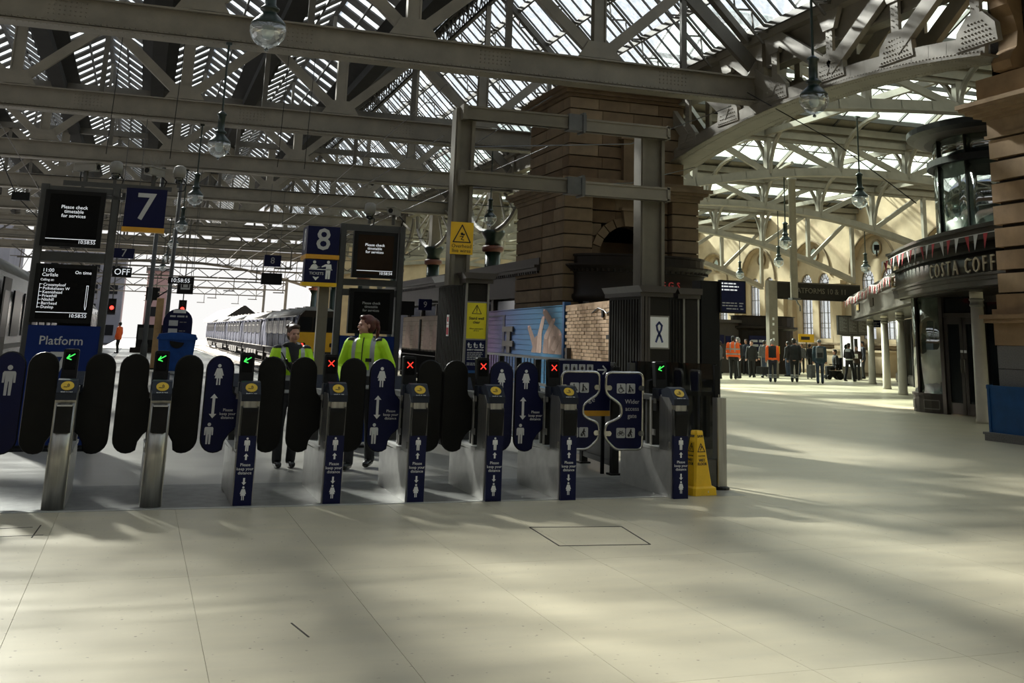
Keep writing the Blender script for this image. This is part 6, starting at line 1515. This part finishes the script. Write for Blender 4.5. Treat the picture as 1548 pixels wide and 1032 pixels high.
# ================================================================ TRAINS
tn = thing('train', 'dark blue electric train with yellow end standing at platform 8', 'train', (10.75, 72, -.95))
prof = [(-1.35,1.25),(-1.4,1.7),(-1.38,2.9),(-1.25,3.5),(-.95,3.85),(-.5,4.02),(.5,4.02),(.95,3.85),(1.25,3.5),(1.38,2.9),(1.4,1.7),(1.35,1.25)]
low = [p for p in prof if p[1] <= 3.5]; top_ = [p for p in prof if p[1] >= 3.5]
for c in range(5):
    y0, y1 = c*20.2, c*20.2+19.8
    MB().prism(low, (0,y0+(.25 if c == 0 else 0),0), UX, UZ, (0,y1-y0-.25,0)).build('body_shell', 'trainblue', tn); MB().prism(top_, (0,y0+(.2 if c == 0 else 0),0), UX, UZ, (0,y1-y0-.2,0)).build('roof', 'trainroof', tn, True)
    r = MB()
    for i in range(4): r.box(-.5, y0+3+4.2*i, 4.0, .5, y0+4.2+4.2*i, 4.12)
    r.build('roof_vent', 'trainroof', tn)
    for i in range(5):
        y = y0+2.2+3.75*i
        MB().box(-1.43, y-.66, 1.35, -1.38, y-.6, 3.4).build('door_edge', 'black', tn); MB().box(-1.43, y+.6, 1.35, -1.38, y+.66, 3.4).build('door_edge', 'black', tn)
        d = MB().box(-1.425, y-.6, 1.4, -1.39, y+.6, 3.4).build('door', 'trainblue', tn)
        for s in (-.3, .3): MB().box(-1.432, y+s-.2, 2.35, -1.42, y+s+.2, 3.2).build('door_window', 'trainwin', d)
        if i < 4:
            for s in (1.35, 2.45): MB().box(-1.425, y+s-.5, 2.3, -1.37, y+s+.5, 3.2).build('window', 'trainwin', tn)
            MB().box(-1.43, y+.86, 2.92, -1.385, y+2.94, 2.96).build('window_bar', 'trainroof', tn)
    MB().box(-1.41, y0+.3, 1.3, -1.385, y1-.2, 1.36).box(-1.41, y0+.3, 3.42, -1.36, y1-.2, 3.48).build('body_stripe', 'trainroof', tn)
    if c: MB().box(-1.1, y0-.4, 1.2, 1.1, y0, 3.6).build('gangway', 'black', tn)
    u_ = MB().box(-1.2, y0+.5, .8, 1.2, y1-.4, 1.25)
    for b in (3, 16.5):
        for w_ in (-1.2, 1.2):
            u_.cone((-.85, y0+b+w_, .46), (-.7, y0+b+w_, .46), .45, .45, 18)
        u_.box(-1.15, y0+b-1.9, .5, -.9, y0+b+1.9, .85)
    for b in range(4): u_.box(-1.3, y0+5.4+2.4*b, .35, -.6, y0+7.2+2.4*b, .9)
    u_.build('undercarriage', 'undergear', tn)
MB().prism([(-1.36,1.25),(1.36,1.25),(1.4,1.7),(1.39,2.45),(-1.39,2.45),(-1.4,1.7)], (0,-.02,0), UX, UZ, (0,.3,0)).build('yellow_end', 'trainyellow', tn)
MB().prism([(-1.39,2.45),(1.39,2.45),(1.36,2.95),(1.2,3.5),(.9,3.8),(-.9,3.8),(-1.2,3.5),(-1.36,2.95)], (0,.02,0), UX, UZ, (0,.3,0)).build('end_upper', 'fascia', tn)
for x0, x1 in ((-1.2,-.42),(-.34,.34),(.42,1.2)): MB().prism(rrect(x0, 2.55, x1, 3.4, .08), (0,.0,0), UX, UZ, (0,.03,0)).build('cab_window', 'trainwin', tn)
for x in (-.98, .98):
    MB().prism(rrect(x-.22, 1.55, x+.22, 1.8, .05), (0,-.05,0), UX, UZ, (0,.03,0)).build('lamp_panel', 'black', tn); MB().cone((x,-.09,1.68), (x,-.05,1.68), .085, .085, 14).build('tail_lamp', 'red', tn)
MB().box(-1.2, -.25, .85, 1.2, .1, 1.22).cone((-.85,-.5,1.0),(-.85,0,1.0),.18,.1,12).cone((.85,-.5,1.0),(.85,0,1.0),.18,.1,12).box(-.2,-.45,.8,.2,.1,1.15).build('buffer_beam', 'undergear', tn)
tl = thing('train', 'pale silver train standing along the left edge at platform 7', 'train', (-3.95, 20, -.95))
for c in range(3):
    y0, y1 = c*20.2, c*20.2+19.9
    MB().prism(low, (0,y0,0), UX, UZ, (0,y1-y0,0)).build('body_shell', 'silver', tl, False); MB().prism(top_, (0,y0,0), UX, UZ, (0,y1-y0,0)).build('roof', 'trainroof', tl, True)
    for i in range(8):
        y = y0+1.5+2.3*i
        if i in (1, 6): d = MB().box(1.385, y, 1.3, 1.42, y+1.3, 3.35).build('door', 'black', tl); MB().box(1.415, y+.2, 2.2, 1.425, y+1.1, 3.1).build('door_window', 'trainwin', d)
        else: MB().box(1.37, y, 2.2, 1.41, y+1.6, 3.15).build('window', 'trainwin', tl)
    MB().box(1.38, y0, 1.95, 1.405, y1, 2.05).build('body_stripe', 'dsteel', tl); MB().box(-1.2, y0+.5, .1, 1.2, y1-.4, 1.25).build('undercarriage', 'undergear', tl)

# ================================================================ GLOBE LAMPS
def lamp(label, x, y, z, ztop, group='globe lamps'):
    t = thing('globe_lamp', label, 'lamp', (x, y, z), 0, group)
    MB().lathe([(.02,-.29),(.03,-.27),(.012,-.25),(.06,-.235),(.15,-.185),(.205,-.115),(.23,-.03),(.228,.03),(.21,.07)], n=22).build('globe', 'globe', t, True)
    MB().lathe([(.012,-.285),(.03,-.265),(.012,-.24)], n=10).build('finial', 'green', t)
    MB().lathe([(.215,.05),(.222,.075),(.205,.10),(.15,.16),(.10,.21),(.085,.24),(.12,.26),(.125,.285),(.09,.31),(.072,.34),(.072,.62),(.10,.635),(.10,.66),(.06,.69),(.03,.72)], n=18).build('gallery', 'green', t, True)
    MB().lathe([(.05,-.12),(.08,-.06),(.08,.04),(.04,.08)], n=12).build('bulb', 'frost', t, True)
    MB().cone((0,0,.7), (0,0,ztop-z), .022, .022, 8).box(-.06,-.06,ztop-z-.06,.06,.06,ztop-z).build('drop_rod', 'green', t)
for x, y, z, zt, lab in ((1.16,13.95,5.27,7.4,'largest clear globe lamp, at the top edge left of centre'), (1.15,23.0,5.16,7.34,'second globe lamp of the left line, below the first truss'), (1.13,33.0,5.2,7.34,'third globe lamp of the left line, right of the platform 7 sign'),
    (1.1,43.0,5.22,7.34,'fourth globe lamp of the left line'), (1.08,52.9,5.24,7.34,'fifth small globe lamp of the left line'), (1.05,62.8,5.24,7.34,'sixth small globe lamp of the left line'), (1.0,73.5,5.24,7.34,'farthest tiny globe lamp of the left line'),
    (11.05,36.35,5.5,8.0,'clear globe lamp between gantry mast and sandstone tower'), (9.63,14.37,5.29,8.0,'large globe lamp at the top right before the riveted arch girder'), (17.7,24.4,5.35,7.6,'globe lamp hanging above the bunting of the coffee shop'),
    (20.78,33.0,4.98,7.35,'globe lamp hanging from the curved truss over the concourse'), (26.7,43.0,5.15,7.5,'small globe lamp in front of the arched windows'), (30.4,52.9,5.2,7.1,'distant small globe lamp near the left pair of arched windows'), (18.6,43.0,5.1,7.0,'globe lamp beside the right side of the sandstone tower'), (31.5,43.2,5.1,6.9,'globe lamp over the shop row at the end of the bunting')):
    lamp(lab, x, y, z, zt)

# ================================================================ PLATFORM FURNITURE
bn = thing('wheeled_bin', 'large blue wheeled bin with closed lid on the platform', 'bin', (1.25, 40, 0))
frb = MB().add([(-.5,-.4,.12),(.5,-.4,.12),(.5,.4,.12),(-.5,.4,.12),(-.6,-.5,1.18),(.6,-.5,1.18),(.6,.5,1.18),(-.6,.5,1.18)], [(0,3,2,1),(4,5,6,7),(0,1,5,4),(1,2,6,5),(2,3,7,6),(3,0,4,7)]); frb.build('tub', 'binblue', bn)
MB().box(-.64, -.54, 1.14, .64, .54, 1.22).prism([(-.62,1.22),(.62,1.22),(.58,1.32),(.2,1.37),(-.2,1.37),(-.58,1.32)], (0,-.55,0), UX, UZ, (0,1.1,0)).build('lid', 'binblue', bn)
MB().prism(circ(0,1.1,.24,12,pi,2*pi+.01), (0,-.52,0), UX, UZ, (0,.03,0)).build('handle_recess', 'black', bn)
for x in (-.42, .42):
    for y in (-.32, .32): MB().cone((x-.03,y,.08),(x+.03,y,.08),.08,.08,12).box(x-.02,y-.02,.08,x+.02,y+.02,.14).build('wheel', 'black', bn)
tm = thing('help_point', 'dark arch-topped ticket and information totem behind the blue bin', 'totem', (1.35, 44, 0))
MB().prism([(-.52,0),(.52,0),(.52,1.75)]+[(.52*cos(pi*i/12), 1.75+.48*sin(pi*i/12)) for i in range(13)]+[(-.52,1.75)], (0,0,0), UX, UZ, (0,.35,0)).build('body', 'navy2', tm)
lines(tm, [(-.3,1.95,.62)], -.002, 'grey_print', .07); lines(tm, [(.06,1.74,.24),(.06,1.42,.22),(.06,1.34,.16)], -.002, 'granite', .04); MB().box(-.2,-.004,2.07,.25,0,2.2).build('white_label', 'white', tm); MB().box(-.32,-.006,1.6,.0,0,1.8).box(-.32,-.006,1.3,.0,0,1.5).build('slot_plate', 'grey_print', tm)
def hung(label, s, x, y, z0, z1, w_, m='navy2', size=.2, zt=7.3, txtm='grey_print'):
    t = thing('hanging_sign', label, 'sign', (x, y, z0)); MB().box(-w_/2, 0, 0, w_/2, .16, z1-z0).build('box', m, t)
    if s: txt(s, size, txtm, t, Vector((0,-.003,(z1-z0)/2)))
    for q in (-w_/2+.06, w_/2-.06): MB().cone((q,.08,z1-z0), (q,.08,zt-z0), .012, .012, 6).build('rod', 'dsteel', t)
    return t
hung('small hanging navy sign with 7 above the OFF sign', '7', -.61, 32.9, 3.365, 3.64, .55, size=.3, zt=7.36); hung('black hanging sign reading OFF', 'OFF', -.60, 32.9, 2.85, 3.12, .5, 'black', .24, 3.38, 'amber'); hung('hanging digital clock down the left platform', '10:58:55', 1.25, 42.92, 3.1, 3.34, .86, 'black', .2, 7.36, 'amber')
hung('small hanging navy sign with 8', '8', 4.72, 45, 4.0, 4.45, .65, size=.36); hung('dark hanging screen below the small 8 sign', '', 4.75, 45.1, 3.3, 3.75, .8, 'black', zt=4.0)
t = hung('dark hanging sign with pale luggage picture over the red signal', '', 1.78, 52.75, 3.03, 3.79, .7, 'black'); m = MB(); m.box(-.2,-.01,.2,.2,0,.28).box(-.2,-.01,.28,-.16,0,.5).box(.16,-.01,.28,.2,0,.44); m.box(-.1,-.01,.3,.1,0,.42); m.build('pictogram', 'grey_print', t)
t = hung('navy sign with 9 by platform 9', '9', 9.8, 40, 2.4, 2.8, .5, size=.3, zt=2.82); MB().box(.24,.04,.28,.7,.12,.36).build('arm', 'dsteel', t); t = hung('dark screen beside the 9 sign', '', 9.1, 40, 2.2, 2.7, .6, 'black', zt=2.72); MB().box(.29,.04,.28,.47,.12,.36).build('arm', 'dsteel', t)
for x, y, z, lab in ((-1.45, 62.8, 2.5, 'red railway signal left of the orange worker'), (2.08, 62.8, 2.55, 'red railway signal above the totem')):
    t = thing('railway_signal', lab, 'signal', (x, y, z)); MB().cbox(-.2, 0, -.3, .2, .25, .45, .03).build('head', 'black', t); MB().cone((0,-.06,-.02),(0,.02,-.02),.10,.10,16).build('red_lens', 'red', t); MB().cone((0,-.02,.25),(0,.02,.25),.1,.1,14).build('dark_lens', 'dglass', t)
    MB().cone((0,.12,.45), (0,.12,7.3-z), .03, .03, 8).build('hanger', 'dsteel', t)
for x, y, h_, lab in ((.25, 43, 7.4, 'slim grey pole left of the blue bin'), (1.0, 47, 7.4, 'slim grey pole behind the blue bin')):
    t = thing('pole', lab, 'pole', (x, y, 0)); MB().lathe([(.12,0),(.12,.9),(.085,1.0),(.07,h_)], n=12).build('shaft', 'frame', t, True); MB().cbox(-.2,-.2,0,.2,.2,.04,.05).build('foot', 'frame', t)
t = thing('equipment_cabinet', 'black cabinet with leaning post on the far platform', 'cabinet', (1.1, 74, 0)); MB().cbox(-1.2,0,.3,1.0,.8,1.7,.05).build('body', 'black', t); MB().box(-1.5,-.1,0,1.2,.9,.3).build('plinth', 'fascia', t); MB().tube([(-.8,.4,1.7),(-.5,.4,3.2),(.6,.4,4.0),(1.6,.4,4.0)], .05, 6).box(-.9,.3,3.2,-.2,.5,4.0).build('bracket_arm', 'black', t)
t = thing('timber_post', 'brown timber post beside the blue bin', 'post', (.66, 44.5, 0)); MB().box(-.13,-.13,0,.13,.13,2.6).build('shaft', 'wood', t); MB().box(-.2,-.2,0,.2,.2,.05).build('foot', 'brown', t)
t = thing('info_stand', 'small grey lectern stand left of the timber post', 'stand', (.3, 46, 0)); MB().box(-.04,-.04,0,.04,.04,1.1).build('leg', 'frame', t); MB().prism([(-.3,1.05),(.3,1.05),(.3,1.5),(-.3,1.5)], (0,-.03,0), UX, UZ, (0,.06,.0)).build('board', 'frame', t)
# overhead line gear and wires
wr = thing('overhead_wires', 'thin overhead wires crossing the shed in front of the trusses', 'wires', (4, 40, 5.5))
m = MB()
for x in (5.6, 8.0, -3.9): m.tube([(x-4, 22-40, .1), (x-4, 100-40, .1)], .012, 4); m.tube([(x-4, 22-40, 1.2), (x-4, 45-40, .7), (x-4, 72-40, 1.2), (x-4, 100-40, .7)], .012, 4)
m.tube([(4.3-4,15.2-40,-1.3),(9-4,20-40,-.1),(13.6-4,24-40,1.9)], .01, 4); m.tube([(4.3-4,15.2-40,-1.9),(9-4,20-40,-.9),(13.6-4,26-40,.6)], .01, 4)
m.tube([(13.6-4,23.4-40,2.2),(14.2-4,20.5-40,.5),(15.2-4,19-40,-1.0)], .012, 4)
for x in (-1.0, .3, 2.6, 3.2): m.tube([(x-4, 25-40, 2.3), (x-4.05, 25-40, -.4)], .008, 4)
for y in (40, 56, 72, 88): m.tube([(-8, y-40, .9), (10, y-40, .9)], .015, 4)
for y in (30, 48, 66): m.tube([(-4.5-4, y-40, 1.6), (-3.2-4, y-40, -.9), (-2-4, y-40, -2.0)], .012, 4); m.box(-3.3-4, y-40.1, -1.0, -2.9-4, y-39.9, -.8)
stuff(m.build('wire', 'black', wr))
for y in (58, 76, 95, 118, 140):
    t = thing('catenary_portal', 'overhead line portal across the tracks at %d along the platforms, seen against the bright opening' % y if False else ['nearest','second','third','fourth','farthest'][(58,76,95,118,140).index(y)]+' overhead line portal across the tracks beyond the platforms', 'portal', (3, y, 0), group='overhead line portals')
    if y > 90:
        for x in (-11, 11): MB().box(x-.14,-.14,-1,x+.14,.14,7).build('leg', 'iron', t)
    g_ = MB(); th = .1 if y > 90 else .04; g_.box(-11,-th,5.66-th*.6,11,th,5.66+th*.6).box(-11,-th,6.36-th*.6,11,th,6.36+th*.6)
    for i in range(22): g_.beam((-11+i,0,5.65),(-10+i,0,6.35) if i % 2 else (-10+i,0,5.65), th*.6, th*.6); g_.beam((-11+i,0,5.66 if i % 2 else 6.36),(-10+i,0,6.36 if i % 2 else 5.66), .06, .06)
    g_.build('lattice_beam', 'iron', t)
    for x in (-8, -2, 4, 8): MB().cone((x,0,5.6),(x,0,4.6),.04,.04,6).box(x-.8,-.04,4.6,x+.1,.04,4.68).build('dropper', 'iron', t)
for x, y, w_, d_, h_, m_, lab in ((-9, 190, 12, 20, 16, 'building', 'grey block of flats seen through the left of the open end'), (2.2, 200, 3.4, 10, 12, 'pinkwall', 'narrow pink gable beyond the open end'), (-26, 170, 16, 20, 22, 'building', 'taller grey building at the far left of the open end')):
    t = thing('building', lab, 'building', (x, y, -1)); MB().box(-w_/2,0,0,w_/2,d_,h_).build('wall', m_, t); MB().box(-w_/2-.3,-.3,h_,w_/2+.3,d_+.3,h_+.5).build('roof', 'bar', t)
    for i in range(int(w_//3)):
        for j in range(int(h_//3.2)-0): MB().box(-w_/2+1+3*i,-.08,1.2+3.2*j,-w_/2+2.2+3*i,0,2.8+3.2*j).build('window', 'trainwin', t)
t = thing('platform_canopy', 'old timber platform canopy above the far part of the blue train', 'canopy', (15.6, 213, 0)); MB().prism([(-3,3.4),(3,3.4),(0.2,5.4),(-.2,5.4)], (0,-28,0), UX, UZ, (0,60,0)).build('roof', 'brown', t); MB().box(-3,-28,2.9,-2.85,32,3.5).build('valance', 'stone2', t)
for i in range(6): MB().box(-.15,-26+10*i,0,.15,-25.7+10*i,3.5).build('post', 'brown', t)
struct(MB().box(-60, 104, -1.3, 90, 300, -1.1).build('ground', 'ballast'))

# ================================================================ CONCOURSE FURNITURE
s = thing('platforms_sign', 'long brown overhead sign to platforms on a grey pylon', 'sign', (28.2, 46, 0))
MB().box(-.22, 0, 0, .25, .3, 4.5).build('pylon', 'cream', s); bd = MB().box(.25, -.02, 3.66, 4.95, .3, 4.46).build('board', 'brown', s); MB().box(.25,-.03,4.42,4.95,.31,4.48).build('board_edge', 'fascia2', s)
txt('PLATFORMS 10 & 11', .36, 'relief', bd, Vector((2.55,-.022,4.08)), ext=.015)
for z in (1.7, 2.0, 2.4, 2.65): MB().box(-.05,-.006,z,.05,0,z+.12).build('notice', 'white', s)
MB().box(.16, -.04, 1.1, .3, 0, 1.45).build('yellow_notice', 'wyellow', s)
pp = thing('service_pipe', 'thick grey vertical drop pipe in front of the platforms sign', 'pipe', (24.6, 38.5, 3.3)); MB().lathe([(.14,0),(.15,.05),(.15,4.8),(.2,4.82),(.2,4.9)], n=12).build('pipe', 'cream', pp, True); MB().tube([(.05,0,.05),(.15,0,-.15),(.25,0,-.25),(.25,0,-.45)], .03, 6).box(-.2,-.15,-.02,.2,.15,.06).build('end_fitting', 'dsteel', pp)
bt = thing('dark_booth', 'dark curved kiosk building under the platforms sign', 'booth', (31.8, 53, 0))
MB().loft([(0,0,0,1.75,1.3),(0,0,2.25,1.75,1.3)], 28).build('body', 'fascia', bt); MB().loft([(0,0,2.25,1.85,1.4),(0,0,2.35,2.0,1.55),(0,0,2.45,2.0,1.55),(0,0,2.46,1.8,1.35),(0,0,2.95,1.8,1.35),(0,0,3.0,1.9,1.45)], 28).build('cornice', 'fascia', bt)
MB().box(-1.6, -1.36, 1.2, -.3, -1.28, 1.95).build('blue_sign', 'navy', bt); lines(bt, [(-1.5,1.68,.7),(-1.5,1.45,1.0)], -1.365, 'grey_print', .13); MB().box(-1.7,-1.38,1.05,-.2,-1.26,1.12).build('white_sill', 'white', bt)
MB().box(-3.4,-.4,0,-1.7,.4,2.6).box(-3.6,-.6,2.6,-1.6,.6,2.75).build('side_bay', 'fascia2', bt); q = MB().box(-3.3,-.44,1.5,-2.6,-.4,1.95).box(-2.5,-.44,1.5,-1.9,-.4,1.9).build('bay_screen', 'navy', bt)
yn = thing('yellow_notice', 'small yellow sign on a pole behind the crowd', 'sign', (35.4, 54.3, 0)); MB().cone((0,0,0),(0,0,1.75),.03,.03,8).build('pole', 'dsteel', yn); MB().box(-.5,-.03,1.7,.5,.03,2.15).build('plate', 'wyellow', yn); lines(yn, [(-.36,1.92,.72)], -.032, 'ink', .2)
cu = thing('stone_counter', 'pale stone counter wall in front of the arched windows', 'counter', (37.0, 55, 0)); MB().box(-.3,-6,0,.5,5,1.25).box(-.4,-6.1,1.25,.6,5.1,1.36).build('counter', 'wallstone', cu); MB().box(-.36,-6,.1,-.3,5,.2).build('plinth', 'stone', cu)
db = thing('departure_board', 'grey departure board of three columns at the end of the shop row', 'board', (31.75, 44.75, 0))
MB().box(-.8, 0, 2.05, .85, .14, 2.95).build('case', 'dsteel', db)
for i in range(3):
    x = -.76+.53*i; c = MB().box(x, -.012, 2.1, x+.5, 0, 2.9).build('display', 'granite', db); lines(c, [(x+.03, 2.84-.055*q, .2+.1*(q*7%3)) for q in range(12)], -.014, 'grey_print', .025)
MB().box(-.06,.05,0,.06,.12,2.05).build('leg', 'trim', db)
bl = thing('blue_direction_sign', 'small navy direction sign beside the departure board', 'sign', (31.2, 42.2, 2.4)); MB().box(-.42,0,0,.42,.1,.3).build('box', 'navy', bl); lines(bl, [(-.2,.21,.36),(-.2,.15,.24),(-.2,.08,.38)], -.003, 'grey_print', .035); m = MB(); stroke(m, [(-.28,.15),(-.36,.15)], .02, -.002); stroke(m, [(-.32,.19),(-.36,.15),(-.32,.11)], .02, -.002); m.build('arrow', 'white', bl); MB().cone((0,.05,.3),(0,.05,1.2),.015,.015,6).build('rod', 'dsteel', bl)
ad = thing('backlit_advert', 'bright white backlit panel beside the shop row', 'advert', (32.2, 45.6, 0)); MB().cbox(-.5,0,0,.6,.15,2.1,.02).build('case', 'trim', ad); M['lit'] = mat('lit_panel', (.95,.97,.92), .4, emit=1.0); MB().box(-.45,-.01,.6,.55,0,2.0).build('lit_face', 'lit', ad); m = MB(); shape(m, circ(-.25,1.5,.13,14), -.011); m.build('green_logo', 'green', ad); MB().box(.2,-.013,1.3,.4,-.01,1.9).build('grey_print', 'frame', ad)
cc = thing('surveillance_camera', 'dark camera on the near corner of the bunting fascia', 'camera', (18.9, 25.4, 4.1), -.6); MB().cbox(-.07,-.16,.02,.07,.16,.16,.02).build('housing', 'black', cc); MB().box(-.02,-.02,-.15,.02,.02,.04).build('bracket', 'black', cc)
